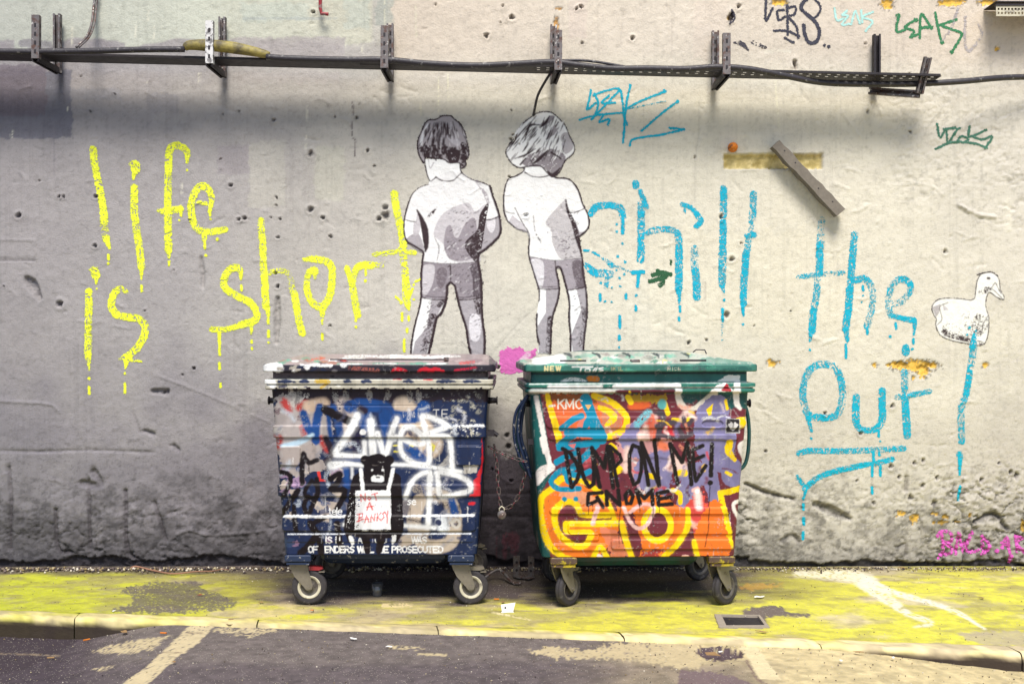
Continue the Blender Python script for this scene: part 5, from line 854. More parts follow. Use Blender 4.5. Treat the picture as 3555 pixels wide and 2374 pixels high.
for q in ([(520, 205), (720, 205), (600, 212)], [(610, 205), (600, 250)], [(650, 225), (690, 225), (690, 250), (650, 250), (650, 225)], [(745, 215), (725, 245)], [(765, 210), (745, 250)], [(820, 212), (780, 222), (820, 238), (780, 250)]): m.s(f, q, 4, W0, rough=.5)
text(m, f, 'IKILI', 895, 242, 38, 46, (170, 160, 120), 2, dry=.2); text(m, f, 'NICE', 1450, 240, 30, 40, (196, 190, 170), 2, dry=.4); m.s(f, [(1700, 205), (1800, 235)], 16, (70, 84, 90), dry=.7)
m.p(f, [(70, 262), (2270, 256), (2270, 360), (70, 366)], (40, 110, 108)); m.s(f, [(80, 272), (2260, 264)], 7, (24, 52, 62)); m.s(f, [(430, 350), (520, 325), (640, 345)], 14, W0, dry=.2); m.s(f, [(690, 318), (760, 322)], 20, (246, 140, 30), rough=1.5); m.p(f, [(1900, 380), (2010, 290), (2150, 285), (2150, 420), (2060, 420), (2020, 350), (1960, 420)], W0, soft=2)
m.p(f, [(100, 352), (2330, 345), (2330, 470), (100, 480)], (46, 118, 104)); m.s(f, [(110, 372), (2310, 352)], 3.4, (226, 240, 232)); m.s(f, [(120, 420), (2310, 402)], 3.4, (236, 240, 236))
m.s(f, [(300, 402), (800, 398)], 14, W0, soft=3); m.s(f, [(930, 395), (1560, 388)], 15, W0, soft=2); m.s(f, [(120, 450), (1000, 440)], 14, (226, 222, 214), soft=4); m.s(f, [(960, 445), (1500, 440)], 14, (92, 36, 52)); m.dots(f, [(1080, 453, 9)], YW); m.s(f, [(1540, 390), (1560, 440)], 22, W0); m.p(f, [(1860, 450), (1930, 380), (2010, 350), (2090, 450)], W0, soft=2); m.p(f, [(1960, 440), (2020, 365), (2070, 440)], (176, 44, 56), soft=2); m.s(f, [(2120, 370), (2130, 460)], 22, W0)
# body
m.p(f, [(150, 470), (1520, 465), (1560, 600), (2235, 610), (2210, 2080), (320, 2080), (180, 1500), (330, 1220), (230, 800)], MAR, soft=2)
m.p(f, [(150, 470), (210, 470), (330, 1200), (190, 1350), (100, 900)], (30, 96, 94)); m.s(f, [(172, 500), (215, 720), (262, 960), (312, 1190)], 17, WT, soft=2); m.s(f, [(320, 1180), (230, 1230), (180, 1330)], [26, 40, 20], WT, soft=2); m.s(f, [(225, 900), (255, 1030)], 15, WT)
m.p(f, [(230, 480), (700, 480), (1010, 640), (1040, 760), (900, 900), (380, 900), (320, 700)], (232, 110, 56), soft=4); m.p(f, [(230, 470), (720, 470), (760, 540), (260, 540)], (150, 84, 40), soft=6); m.p(f, [(740, 480), (900, 560), (1000, 700), (960, 840), (820, 860), (800, 620)], (206, 128, 96), soft=4)
m.p(f, [(1050, 470), (1430, 470), (1450, 560), (1070, 560)], (176, 140, 30), soft=5); m.s(f, [(1100, 585), (1250, 580)], 26, (226, 100, 50), soft=5)
for q, w in (([(280, 480), (300, 570), (335, 690), (375, 830), (400, 930)], [16, 20, 22, 24, 22]), ([(735, 485), (900, 545), (1010, 640), (1050, 710), (1010, 820), (870, 885)], 22), ([(785, 600), (880, 640), (920, 700), (850, 770)], [18, 24, 26, 14]), ([(1420, 570), (1450, 655)], 18), ([(1060, 500), (1090, 545)], 20), ([(1500, 715), (1600, 720), (1680, 700)], 14)): m.s(f, q, w, YW, soft=1.6)
m.p(f, [(1520, 465), (2230, 460), (2235, 580), (2110, 600), (2000, 520), (1880, 500), (1760, 620), (1560, 600)], (24, 74, 76), soft=2); m.s(f, [(1545, 460), (1570, 560), (1640, 605), (1720, 600), (1800, 540), (1900, 465)], [20, 22, 20, 18, 20, 26], (226, 218, 206), soft=2.5); m.s(f, [(2110, 450), (2120, 560), (2150, 610)], [22, 20, 12], WT, soft=2)
m.p(f, [(950, 900), (1130, 720), (1200, 800), (1180, 900), (1500, 900), (1440, 1200), (1200, 1390), (1000, 1200)], (208, 150, 150), soft=8); m.p(f, [(960, 920), (1120, 730), (1180, 760), (1150, 900), (1240, 1000), (1200, 1100), (1080, 1080)], PER, soft=3)
m.p(f, [(1730, 640), (1870, 490), (2000, 500), (2040, 630), (2110, 900), (2050, 1150), (1900, 1230), (1760, 1100), (1700, 860)], PER, soft=2, sm=True); m.s(f, [(2070, 1200), (2080, 1260)], 78, PER, soft=2); m.p(f, [(1640, 1160), (1900, 1180), (1960, 1480), (1860, 1530), (1780, 1350), (1600, 1700), (1500, 1680), (1540, 1500)], PER, soft=2, sm=True); m.p(f, [(1140, 1130), (1460, 1000), (1500, 1220), (1400, 1480), (1180, 1380)], PER, soft=4, sm=True)
m.p(f, [(1820, 620), (1890, 560), (1870, 670), (1840, 680)], YW); m.s(f, [(2010, 530), (2025, 610)], 10, YW); m.p(f, [(2100, 700), (2225, 685), (2225, 770), (2120, 830)], YW, soft=1)
for q, w in (([(1590, 700), (1640, 640), (1700, 700)], 18), ([(1500, 1100), (1600, 1180), (1480, 1180)], 30), ([(1260, 760), (1240, 860), (1200, 880)], 36), ([(1060, 1000), (1040, 1200)], 20), ([(1320, 640), (1300, 800)], 20)): m.s(f, q, w, (240, 206, 196), soft=6)
m.s(f, [(1280, 700), (1320, 860)], 34, (226, 110, 84), soft=6); m.s(f, [(1430, 800), (1470, 860)], 34, (206, 50, 60), soft=4); m.s(f, [(1380, 960), (1420, 980)], 30, (226, 120, 84), soft=6); m.s(f, [(700, 1100), (640, 1130)], 36, (196, 80, 90), soft=5)
for q, w in (([(1330, 640), (1400, 680), (1360, 850), (1350, 900)], 20), ([(1340, 780), (1500, 740), (1560, 820), (1600, 880)], 18), ([(1600, 700), (1620, 780), (1680, 720)], 16), ([(1400, 870), (1560, 900), (1680, 850)], 16)): m.s(f, q, w, (78, 66, 76), soft=3)
for q, w in (([(2050, 940), (2040, 1020), (2100, 1110)], [24, 26, 12]), ([(2180, 1370), (2060, 1410), (1960, 1430)], 20), ([(1960, 1430), (1985, 1560), (2030, 1760), (2055, 1950)], 21), ([(1560, 1240), (1610, 1235)], 26), ([(1270, 1260), (1310, 1270)], 20), ([(980, 1200), (920, 1230)], 26), ([(1500, 1400), (1570, 1440), (1570, 1520)], 16), ([(2020, 1230), (2060, 1250)], 12), ([(900, 970), (930, 1000)], 22)): m.s(f, q, w, YW, soft=1.5)
m.p(f, [(1620, 1560), (1760, 1380), (1850, 1560), (1850, 1720), (1700, 1800)], (214, 76, 70), soft=8); m.s(f, [(1740, 1440), (1750, 1560)], 24, (246, 226, 220), soft=7); m.s(f, [(1620, 1640), (1700, 1740), (1820, 1720), (1860, 1650)], 18, (240, 180, 160), soft=5); m.p(f, [(1850, 1500), (1960, 1500), (2050, 1950), (2060, 2040), (1700, 2030), (1700, 1820)], (240, 120, 40), soft=5)
for k in range(60):      # random small dabs of the palette between the colours
    x = rD.uniform(380, 2150); y = rD.uniform(520, 1450); L = rD.uniform(20, 80); a_ = rD.uniform(0, 6.3); b_ = a_+rD.uniform(-1.4, 1.4); cl = [(248, 226, 220), (236, 150, 120), MAR, (250, 200, 30), PER, (90, 40, 60), (240, 240, 240), (214, 60, 60)][rD.integers(8)]
    m.s(f, [(x, y), (x+L*math.cos(a_), y+L*math.sin(a_)), (x+L*(math.cos(a_)+math.cos(b_)), y+L*(math.sin(a_)+math.sin(b_)))], rD.uniform(4, 13), cl, soft=rD.uniform(1.5, 5), al=.75, dry=.15)
# big orange letters along the bottom
m.p(f, [(330, 1340), (500, 1320), (720, 1400), (900, 1560), (980, 1700), (900, 1900), (720, 2060), (480, 2060), (330, 1960), (240, 1760), (250, 1480)], OR, sm=True, soft=3); m.p(f, [(380, 1400), (600, 1380), (760, 1470), (900, 1500), (800, 1560), (420, 1520)], (238, 160, 120), soft=8)
m.p(f, [(400, 1600), (480, 1540), (570, 1560), (600, 1640), (860, 1640), (930, 1700), (480, 1730), (470, 1790), (680, 1800), (680, 1880), (560, 1930), (450, 1880), (380, 1760)], MAR, sm=True, soft=2)
m.p(f, [(960, 1540), (1180, 1440), (1400, 1450), (1560, 1560), (1660, 1640), (1560, 1900), (1420, 2060), (1080, 2060), (1000, 1800)], OR, sm=True, soft=3); m.p(f, [(1010, 1640), (1110, 1600), (1190, 1900), (1180, 2060), (1110, 2060)], MAR, soft=4); m.p(f, [(780, 1740), (960, 1800), (1060, 2040), (900, 2050), (860, 1950)], (224, 130, 96), soft=4)
m.s(f, [(1345, 1660), (1345, 1800)], 76, MAR, soft=2); m.p(f, [(1560, 1900), (1700, 1820), (1720, 2060), (1440, 2060)], MAR, soft=3); m.p(f, [(1200, 2000), (1420, 1960), (1340, 2060), (1200, 2060)], (170, 60, 60), soft=6)
h0 = len(m.ops)
for q, w in (([(340, 1380), (240, 1450), (212, 1540), (225, 1720), (300, 1930), (420, 2040), (500, 2070)], [20, 22, 23, 24, 24, 22, 20]), ([(340, 1370), (420, 1290), (560, 1290), (680, 1340), (800, 1440), (880, 1540), (920, 1640), (930, 1680)], [20, 22, 20, 20, 18, 16, 14, 18]), ([(350, 1590), (420, 1530), (500, 1515), (570, 1550), (610, 1630), (760, 1640), (880, 1640)], 21), ([(350, 1600), (355, 1720), (400, 1830), (480, 1900), (580, 1945), (660, 1920), (700, 1840)], 21), ([(700, 1840), (690, 1800), (480, 1800), (465, 1750), (480, 1725), (700, 1725), (950, 1715)], [18, 16, 18, 20, 20, 20, 22]), ([(720, 2060), (790, 1950), (860, 2050)], 18), ([(1000, 1720), (1040, 1880), (1100, 2050)], 20), ([(1640, 1720), (1620, 1800), (1520, 1940), (1410, 2050)], 20), ([(1700, 1900), (1720, 1980), (1740, 2060)], 18)): m.s(f, q, w, YW, soft=1.5)
m.halo(h0, len(m.ops), 1.0, .25, 5)
th = np.linspace(0, 2*math.pi, 17)[:-1]; m.s(f, [(1345+130*math.cos(a), 1735+150*math.sin(a)) for a in th], 22, YW, closed=True, soft=1.5); m.s(f, [(1640, 1590), (1650, 1720)], 18, YW)
for q, w in (([(1020, 1570), (1080, 1700), (1150, 1765), (1220, 1750), (1280, 1680), (1310, 1560), (1200, 1540), (1080, 1610)], 13), ([(770, 1560), (720, 1720)], 15), ([(1700, 1400), (1740, 1390)], 16)): m.s(f, q, w, (246, 196, 190), soft=2.5)
m.dots(f, [(1735, 1410, 18)], W0, soft=2); m.s(f, [(780, 2040), (800, 2050)], 14, (246, 220, 220), soft=2); m.s(f, [(1600, 2045), (1640, 2045)], 12, (240, 190, 180), soft=2)
m.p(f, [(2060, 1600), (2200, 1480), (2230, 1700), (2180, 2060), (2080, 2050), (2110, 1800)], MAR, soft=3); m.s(f, [(2190, 1505), (2100, 1520), (2090, 1580), (2140, 1680), (2170, 1800)], 13, WT); m.p(f, [(2130, 1560), (2200, 1530), (2190, 1680), (2160, 1650)], (40, 120, 100)); m.s(f, [(2190, 940), (2150, 980), (2200, 1100)], 18, WT)
for q, w in (([(650, 520), (700, 650), (740, 760), (780, 860)], [40, 36, 40, 50]), ([(610, 680), (520, 720), (420, 800)], 22), ([(480, 840), (700, 850), (820, 880)], 30), ([(700, 700), (620, 800), (480, 900), (400, 970)], 26), ([(400, 990), (600, 960), (820, 920)], 24), ([(560, 1040), (440, 1090), (370, 1130)], 22), ([(760, 960), (600, 1120), (460, 1240)], 24), ([(690, 1220), (600, 1260), (520, 1250)], 20), ([(520, 1240), (440, 1200), (350, 1260), (320, 1330), (400, 1390), (590, 1385)], 19), ([(455, 1230), (480, 1320), (540, 1330)], 16)): m.s(f, q, w, TL, soft=1.6)
m.p(f, [(648, 572), (706, 572), (675, 625)], (240, 190, 120)); m.p(f, [(590, 720), (640, 700), (620, 790), (560, 780)], (230, 130, 110)); m.p(f, [(480, 960), (560, 950), (540, 1000)], (226, 120, 120)); m.dots(f, [(447, 1487, 17), (557, 1487, 17)], TL); m.s(f, [(1395, 560), (1395, 575)], 30, (96, 180, 180), soft=3); m.s(f, [(1260, 650), (1150, 760)], 26, (120, 196, 210), soft=4, dry=.2)
text(m, f, 'KMC', 385, 610, 90, 76, (244, 236, 220), 5); m.s(f, [(300, 585), (350, 580)], 6, (244, 236, 220), dry=.3)
for q, w in (([(360, 1190), (600, 1150), (900, 1120)], [6, 12, 6]), ([(1000, 1130), (1300, 1090), (1460, 1100)], [6, 14, 10]), ([(1700, 1100), (1800, 1075)], 16)): m.s(f, q, w*.6 if not isinstance(w, list) else [v*.6 for v in w], (50, 34, 44), soft=5, al=.7)
B2 = (20, 12, 16)
for q, w in (([(430, 1000), (500, 1040), (570, 1150), (592, 1230), (570, 1300), (520, 1372)], 15), ([(460, 1040), (485, 1200), (515, 1370)], 15), ([(578, 1000), (600, 1150), (640, 1300), (690, 1370), (730, 1340), (735, 1200), (712, 990)], 15), ([(715, 1000), (790, 1370)], 15), ([(735, 1020), (835, 1185), (865, 975), (920, 1375)], 15), ([(965, 1360), (890, 975), (985, 1060), (1000, 1110), (925, 1190)], 14),
             ([(1110, 965), (1078, 1060), (1080, 1230), (1120, 1345), (1165, 1320), (1190, 1220), (1195, 1080), (1165, 985), (1110, 965)], 14), ([(1262, 1350), (1195, 940), (1365, 1355), (1320, 915)], 15), ([(1545, 1340), (1472, 950), (1588, 1130), (1640, 940), (1680, 1345)], 15), ([(1790, 970), (1690, 1010), (1700, 1170), (1722, 1310), (1818, 1165)], 14), ([(1700, 1110), (1800, 1065)], 13), ([(1880, 955), (1868, 1260)], 16),
             ([(810, 1425), (680, 1432), (672, 1545), (770, 1500)], 14), ([(765, 1470), (820, 1560)], 14), ([(862, 1545), (852, 1415), (982, 1545), (968, 1400)], 15), ([(1075, 1405), (1035, 1450), (1050, 1530), (1090, 1530), (1112, 1460), (1075, 1405)], 14), ([(1182, 1530), (1145, 1400), (1225, 1480), (1300, 1402), (1302, 1540)], 15), ([(1450, 1412), (1350, 1432), (1362, 1545), (1490, 1535)], 15), ([(1360, 1485), (1475, 1468)], 14)): m.s(f, q, w, B2, sm=False, rough=.7)
m.dots(f, [(1862, 1328, 19)], B2); m.s(f, [(1860, 1340), (1852, 1500), (1838, 1780), (1805, 1945)], 2.8, B2, rough=.3)
for x, a_, b_ in ((985, 1550, 1700), (975, 1700, 1915), (1305, 1540, 1740), (680, 1545, 1635), (720, 1545, 1600), (1178, 1530, 1610), (1368, 1545, 1620), (1355, 890, 970)): m.s(f, [(x, a_), (x-2, b_)], [3.4, 1.6], B2, rough=.3)
m.p(f, [(2010, 706), (2140, 706), (2143, 845), (2012, 845)], (40, 36, 42)); m.s(f, [(2012, 708), (2140, 708), (2143, 845), (2012, 845)], 1.6, (230, 228, 226), closed=True, sm=False)
m.p(f, [(2030, 760), (2060, 738), (2080, 750), (2100, 738), (2128, 760), (2110, 800), (2080, 826), (2050, 800)], (226, 222, 222), soft=1); m.s(f, [(2082, 750), (2078, 790)], 2, (40, 36, 42)); m.s(f, [(2070, 806), (2090, 806)], 2.4, (40, 36, 42))
rS = np.random.default_rng(77)
for m, f in ((cvL, 'BL'), (cvR, 'BR')):
    for k in range(150):      # scratches, runs and knocks
        x = rS.uniform(130, 2200); y = rS.uniform(430, 2040); L = rS.uniform(8, 90); a_ = rS.choice([0, 1.57, rS.uniform(0, 3)]); cl = [(220, 216, 210), (60, 50, 54), (150, 140, 134)][rS.integers(3)]
        m.s(f, [(x, y), (x+L*math.cos(a_)*.5, y+L*math.sin(a_)*.5+3), (x+L*math.cos(a_), y+L*math.sin(a_))], rS.uniform(.8, 2.0), cl, dry=.5, al=.6)
    for k in range(26):
        x = rS.uniform(200, 2100); y = rS.uniform(800, 1700)
        if 850 < x < 1400 and f == 'BL' or f == 'BR' and y < 1600: continue
        m.s(f, [(x, y), (x+2, y+rS.uniform(40, 160))], [2.4, 1.2], [(30, 22, 28), (240, 238, 234), (30, 60, 110)][rS.integers(3)], al=.8)
cvL_ = cvL.raster((880, 1205, 1750, 1950), bg=lambda X, Y: np.zeros(X.shape+(3,))+alb(NV)); cvR_ = cvR.raster((1785, 1205, 2660, 1965), bg=lambda X, Y: np.zeros(X.shape+(3,))+alb((28, 84, 84)))
def scuff(r):
    x0, y0, c, rgb = r[:4]; ny, nx = rgb.shape[:2]; X, Y = np.meshgrid(x0+np.arange(nx)*c, y0+np.arange(ny)*c)
    s_ = sst(.66, .70, fbm(X/7, Y/7, 7, 3))*sst(.5, .62, fbm(X/60, Y/60, 8, 3)); rgb = rgb*(1-.45*s_[..., None])+.3*.45*s_[..., None]
    d = sst(.45, .7, fbm(X/40, Y/90, 19, 4))*.22; return x0, y0, c, rgb*(1-d[..., None])
cvL_ = scuff(cvL_); cvR_ = scuff(cvR_)
def bands(fr, lst, e=2.2):
    q = [(P(fr, [(a, b), (c_, d)]), r, am) for (a, b, c_, d, r, am) in lst]
    def fn(NX, NY):
        h = np.zeros_like(NX)
        for ((x0, y0), (x1, y1)), r, am in q: h = h+am*rbox(NX, NY, x0, y0, x1, y1, r, e)
        return h
    return fn
relL = bands('BL', [(150, 775, 2190, 890, 2, .014), (200, 975, 400, 1160, 8, .012), (1910, 972, 2150, 1160, 6, .012), (165, 1345, 2140, 1460, 2, .014), (235, 1645, 2095, 1795, 10, .013), (270, 1820, 2070, 1905, 4, .004), (560, 580, 1560, 586, 1, -.004)])
relR = bands('BR', [(262, 690, 2200, 800, 20, .011), (290, 860, 2135, 915, 12, .010), (1720, 650, 2010, 690, 6, .010), (1775, 725, 1985, 790, 16, -.010), (340, 905, 2045, 1570, 26, -.004), (300, 1570, 2060, 1632, 12, .012), (480, 1708, 2085, 1825, 12, .012), (410, 1822, 780, 1888, 6, .010), (900, 1878, 2080, 1972, 10, .012), (330, 1922, 860, 1985, 8, .011), (250, 630, 1700, 636, 1, -.004)])
def make_bin(name, loc, rz, label, cv, relief, rimz, lidz, rear, base, fb, mcol, mblock, slots, yaws):
    b = empty(name, loc, rz); tag(b, label, 'rubbish bin', 'wheeled rubbish bins')
    M4 = (math.cos(rz), math.sin(rz), loc[0], loc[1]); z0, z1 = .297, rimz[0]+.004
    n = 330; rows = []
    for t_ in np.linspace(0, 1, n): rows.append((.545+.068*t_, -.425-.045*t_, .43+.04*t_, z0+(z1-z0)*t_, .035))
    rows = [(.53, -.41, .415, z0-.006, .03)]+rows; ring('body', rows, M_bin, cv, M4, b, relief=relief, fallback=fb, nf=430, ns=40)
    MB().box((0, 0, z0+.004), (1.04, .80, .008)).box((0, .06, z0-.045), (.74, .60, .09), bev=.03).build('underside', mcol, b)
    # neck between rim and lid
    ring('neck', [(.608, -.462, .46, rimz[0], .03), (.608, -.462, .46, lidz[0]+.02, .03)], M_bin, cv, M4, b, fallback=fb, nf=200, ns=10)
    hz = rimz[1]-rimz[0]
    rr = [(.606, -.470, .470, rimz[0]+.002), (.638, -.505, .505, rimz[0]), (.643, -.512, .51, rimz[0]+.006), (.643, -.512, .51, rimz[0]+hz*.34), (.634, -.500, .50, rimz[0]+hz*.42), (.634, -.500, .50, rimz[0]+hz*.50), (.645, -.515, .515, rimz[0]+hz*.58), (.645, -.515, .515, rimz[1]-.005), (.640, -.509, .51, rimz[1]), (.606, -.470, .47, rimz[1]-.002)]
    ring('rim', [(a, c_, d, e, .035) for a, c_, d, e in rr], M_bin, cv, M4, b, fallback=fb, nf=430, ns=20)
    a0, a1 = lidz
    ll = [(.60, -.465, .46, a0+.012), (.636, -.510, .51, a0+.010), (.648, -.524, .522, a0), (.652, -.528, .525, a0+.006), (.652, -.528, .525, a1-.008), (.648, -.524, .522, a1-.002), (.640, -.514, .514, a1)]
    lid = ring('lid', [(a, c_, d, e, .04) for a, c_, d, e in ll], M_bin, cv, M4, b, fallback=fb, nf=430, ns=20)
    # lid top
    u = np.linspace(-.642, .642, 380); v_ = np.linspace(-.515, .515, 130); U, V_ = np.meshgrid(u, v_)
    e = np.minimum(.642-np.abs(U), np.minimum(V_+.515, .515-V_)); hgt = a1-.001+rear(U, V_, e)
    wx = U*M4[0]-V_*M4[1]+M4[2]; wy = U*M4[1]+V_*M4[0]+M4[3]; nx, ny = to_n(wx, wy, hgt); x0, y0, c, rgb = cv
    i = np.clip(((nx-x0)/c).astype(int), 0, rgb.shape[1]-1); j = np.clip(((ny-y0)/c).astype(int), 0, rgb.shape[0]-1)
    arr_mesh('lid_top', np.stack([U, V_, hgt], -1).reshape(-1, 3), grid_faces(*U.shape), M_bin, rgb[j, i].reshape(-1, 3), lid)
    for (x_, y_, z_, w_x, hh) in slots: MB().box((x_, y_, z_), (w_x, .03, hh)).build('slot_opening', M_black, lid)
    for sx in (-1, 1):          # lifting pins at both ends
        q = MB().tube([(sx*.60, -.30, rimz[0]-.07), (sx*.655, -.30, rimz[0]-.07)], [.02, .016], 14).tube([(sx*.655, -.30, rimz[0]-.07), (sx*.662, -.30, rimz[0]-.07)], .024, 14); q.build('lifting_pin', M_black, b, True)
        h = MB(); hx = sx*.655
        pts = [(sx*.60, -.22, rimz[0]-.05), (hx, -.22, rimz[0]-.10), (hx+sx*.02, -.22, rimz[0]-.25), (hx, -.22, rimz[0]-.42), (sx*.585, -.22, rimz[0]-.48)]
        if base == 'green': h.tube(smooth(np.array(pts)), .011, 10).build('side_handle', mcol, b, True)
    # castors
    for (cx, cy, fr_) in ((-.467 if base != 'green' else -.425, -.36, 1), (.457 if base != 'green' else .467, -.36, 1), (-.45, .33, 0), (.45, .33, 0)):
        ya = yaws[(cx > 0)*1] if fr_ else .5
        cst = empty('castor', (cx, cy, 0)); cst.parent = b
        MB().box((0, -.02, .275), (.150, .12, .040), bev=.006).box((0, -.02, .246), (.13, .11, .012)).build('mounting_block', mblock, cst)
        g = empty('swivel', (0, 0, 0)) if False else None
        cc, ss = math.cos(ya), math.sin(ya)
        def rt(mb): mb.v = [(x*cc-y*ss, x*ss+y*cc, z) for x, y, z in mb.v]; return mb
        w = MB(); prof = [(.062, -.021), (.084, -.024), (.094, -.021), (.099, -.014), (.1005, -.006), (.0985, -.003), (.0985, .003), (.1005, .006), (.099, .014), (.094, .021), (.084, .024), (.062, .021)]
        rt(w.lathe(prof, 'y', (.052, 0, .1005), 44)).build('tyre', M_rub, cst, True)
        w = MB().lathe([(0, -.017), (.018, -.017), (.022, -.010), (.040, -.008), (.052, -.014), (.060, -.022), (.066, -.022), (.066, .022), (.060, .022), (.052, .014), (.022, .010), (0, .017)][:5], 'y', (.052, 0, .1005), 40)
        rt(MB().lathe([(.050, -.013), (.060, -.022), (.066, -.022), (.066, .022), (.060, .022), (.050, .013)], 'y', (.052, 0, .1005), 40)).build('wheel_rim', M_rim if base != 'green' and fr_ else M_hub, cst, True)
        for a in range(6): w.tube([(.052+.031*math.cos(a*1.047), -.006, .1005+.031*math.sin(a*1.047)), (.052+.031*math.cos(a*1.047), -.011, .1005+.031*math.sin(a*1.047))], .0035, 8)
        rt(w).build('wheel_hub', M_hub if base != 'green' else M_black, cst, True)
        w = MB()
        for sy in (-.034, .029): w.prism([(-.062, .238), (.040, .238), (.048, .20), (.072, .112), (.066, .090), (.052, .080), (.036, .088), (-.030, .165), (-.055, .215)], sy, sy+.005)
        w.box((-.010, 0, .239), (.104, .075, .008)); w.tube([(.052, -.042, .1005), (.052, .042, .1005)], .010, 12); w.tube([(-.03, -.037, .222), (-.03, -.033, .222)], .006, 8)
        rt(w).build('fork', M_fork, cst)
        w = MB().prism([(.045, .222), (.125, .214), (.130, .205), (.105, .196), (.050, .198)], -.026, .026); rt(w).build('brake_pedal', M_red if base != 'green' and fr_ and cx < 0 else M_fork, cst)
        rt(MB().box((.122, 0, .188), (.034, .06, .006))).build('pedal_tip', M_fork, cst)
    return b
def rearL(U, V, e): return .030*sst(0, .9, V+.515)*sst(0, .05, e)+.007*sst(.0, .03, e)+.010*sst(-.30, -.26, V)*sst(.0, .02, .62-np.abs(U))*sst(.02, .10, e)
def rearR(U, V, e):
    g_ = 0
    for k in range(-3, 4): g_ = g_+.008*np.exp(-(((U-.2*k+.12*V)/.018)**2))
    return (.062*sst(0, .42, e)+.012*sst(0, .03, e))-g_*sst(.1, .2, e)
binL = make_bin('rubbish_bin', (-.745, -.725, 0), 0.0, 'navy bin smothered in white and black graffiti, with a creature holding a white board', cvL_, relL, (1.233, 1.291), (1.333, 1.377), rearL, 'navy', (24, 34, 62), M_navy, M_navy,
    [(.03, -.262, 1.397, .68, .009)], (.12, .12))
binR = make_bin('rubbish_bin', (.696, -.785, 0), .042, 'green bin sprayed orange, yellow and purple, with DUMP ON ME written across its front', cvR_, relR, (1.219, 1.273), (1.336, 1.378), rearR, 'green', (30, 92, 90), M_teal, M_olive,
    [(-.375, -.45, 1.393, .145, .013), (.30, -.45, 1.394, .145, .015)], (.85, .70))
for (x_, w_x) in ((.365, .026), (.62, .02)):
    if x_ < .5: MB().box((x_, -.30, 1.401), (w_x, .09, .022), bev=.004).build('lid_block', M_gal, binL)
MB().box((-.03, -.47, 1.394), (.05, .05, .018), bev=.004).build('lid_block', M_gal, binR)
MB().tube([(.37, -.1, 1.44), (.39, -.1, 1.455), (.44, -.1, 1.453), (.45, -.1, 1.43)], .004, 6).build('lid_wire', M_black, binR)
MB().box((.61, -.42, .985), (.07, .03, .035)).tube([(.63, -.42, .995), (.665, -.42, .97)], .012, 8).build('chain_lug', M_black, binL)
MB().box((-.60, -.40, .94), (.05, .03, .03)).build('chain_lug', M_black, binR)
hs = MB()
for dx, dy in ((0, 0), (-.022, .02), (.018, .03)): hs.tube(smooth(np.array([(-.62, -.36+dy, 1.20), (-.665+dx, -.34+dy, 1.10), (-.675+dx, -.32+dy, .96), (-.64+dx, -.31+dy, .84), (-.60, -.30+dy, .72)])), .009, 8)
hs.build('side_tube', M_navy, binR, True)
# ------------------------------------------------------------------ cable rack on the wall
def cable_line(pts, d, fr='N'): return np.array([W3(x, y, dd) for (x, y), dd in zip(P(fr, pts), np.broadcast_to(d, (len(pts),)))])
br = []
def strut(c0, c1, w, dpt, slots=True, open_='front', axis=None):
    """slotted channel between two points; returns two builders"""
    a = MB(); s_ = MB(); p0, p1 = np.array(c0), np.array(c1); L = np.linalg.norm(p1-p0); t_ = (p1-p0)/L
    side = np.array([1.0, 0, 0]) if abs(t_[0]) < .7 else np.array([0, 0, 1.0]); nrm = np.cross(t_, side); nrm /= np.linalg.norm(nrm); side = np.cross(nrm, t_)
    def bx(o1, o2, w1, w2, l0=0, l1=L, tgt=a):
        v = []
        for l in (l0, l1):
            for i, j in ((-1, -1), (1, -1), (1, 1), (-1, 1)): v.append(p0+t_*l+side*(o1+i*w1/2)+nrm*(o2+j*w2/2))
        tgt.add(v, [(3, 2, 1, 0), (4, 5, 6, 7), (0, 1, 5, 4), (1, 2, 6, 5), (2, 3, 7, 6), (3, 0, 4, 7)])
    bx(0, 0, w, .004); bx(-w/2+.002, dpt/2, .004, dpt-.004); bx(w/2-.002, dpt/2, .004, dpt-.004)
    bx(-w/2+.006, dpt, .012, .003); bx(w/2-.006, dpt, .012, .003)
    if slots:
        k = .03
        while k < L-.03: bx(0, -.0022, .013, .0014, k, k+.026, s_); bx(-w/2-.0006, dpt*.5, .0016, .012, k, k+.024, s_); bx(w/2+.0006, dpt*.5, .0016, .012, k, k+.024, s_); k += .055
    return a, s_
BX = [(213, 54, 262, 122, 52, 195), (781, 65, 275, 726, 72, 212), (1358, 88, 289, 1334, 89, 228), (1921, 92, 297, 1938, 105, 235), (2477, 113, 318, 2523, 115, 250), (3032, 125, 328, None, None, None)]
LB = ['leftmost steel cable bracket, high on the wall over the grey patch', 'steel cable bracket with a white splashed upright beside the yellow cable splice', 'steel cable bracket straight above the dark haired painted child', 'steel cable bracket where a thin cable drops to the fair haired painted child', 'steel cable bracket left of the black tag at the top right', 'bent steel cable bracket at the right, its arm twisted sideways']
M_gal2 = mat('white_splashed_steel', (.62, .61, .6), .6, .1, mott=(.2, 20), spots=[((.06, .05, .05), 26, .5, .56, .8)])
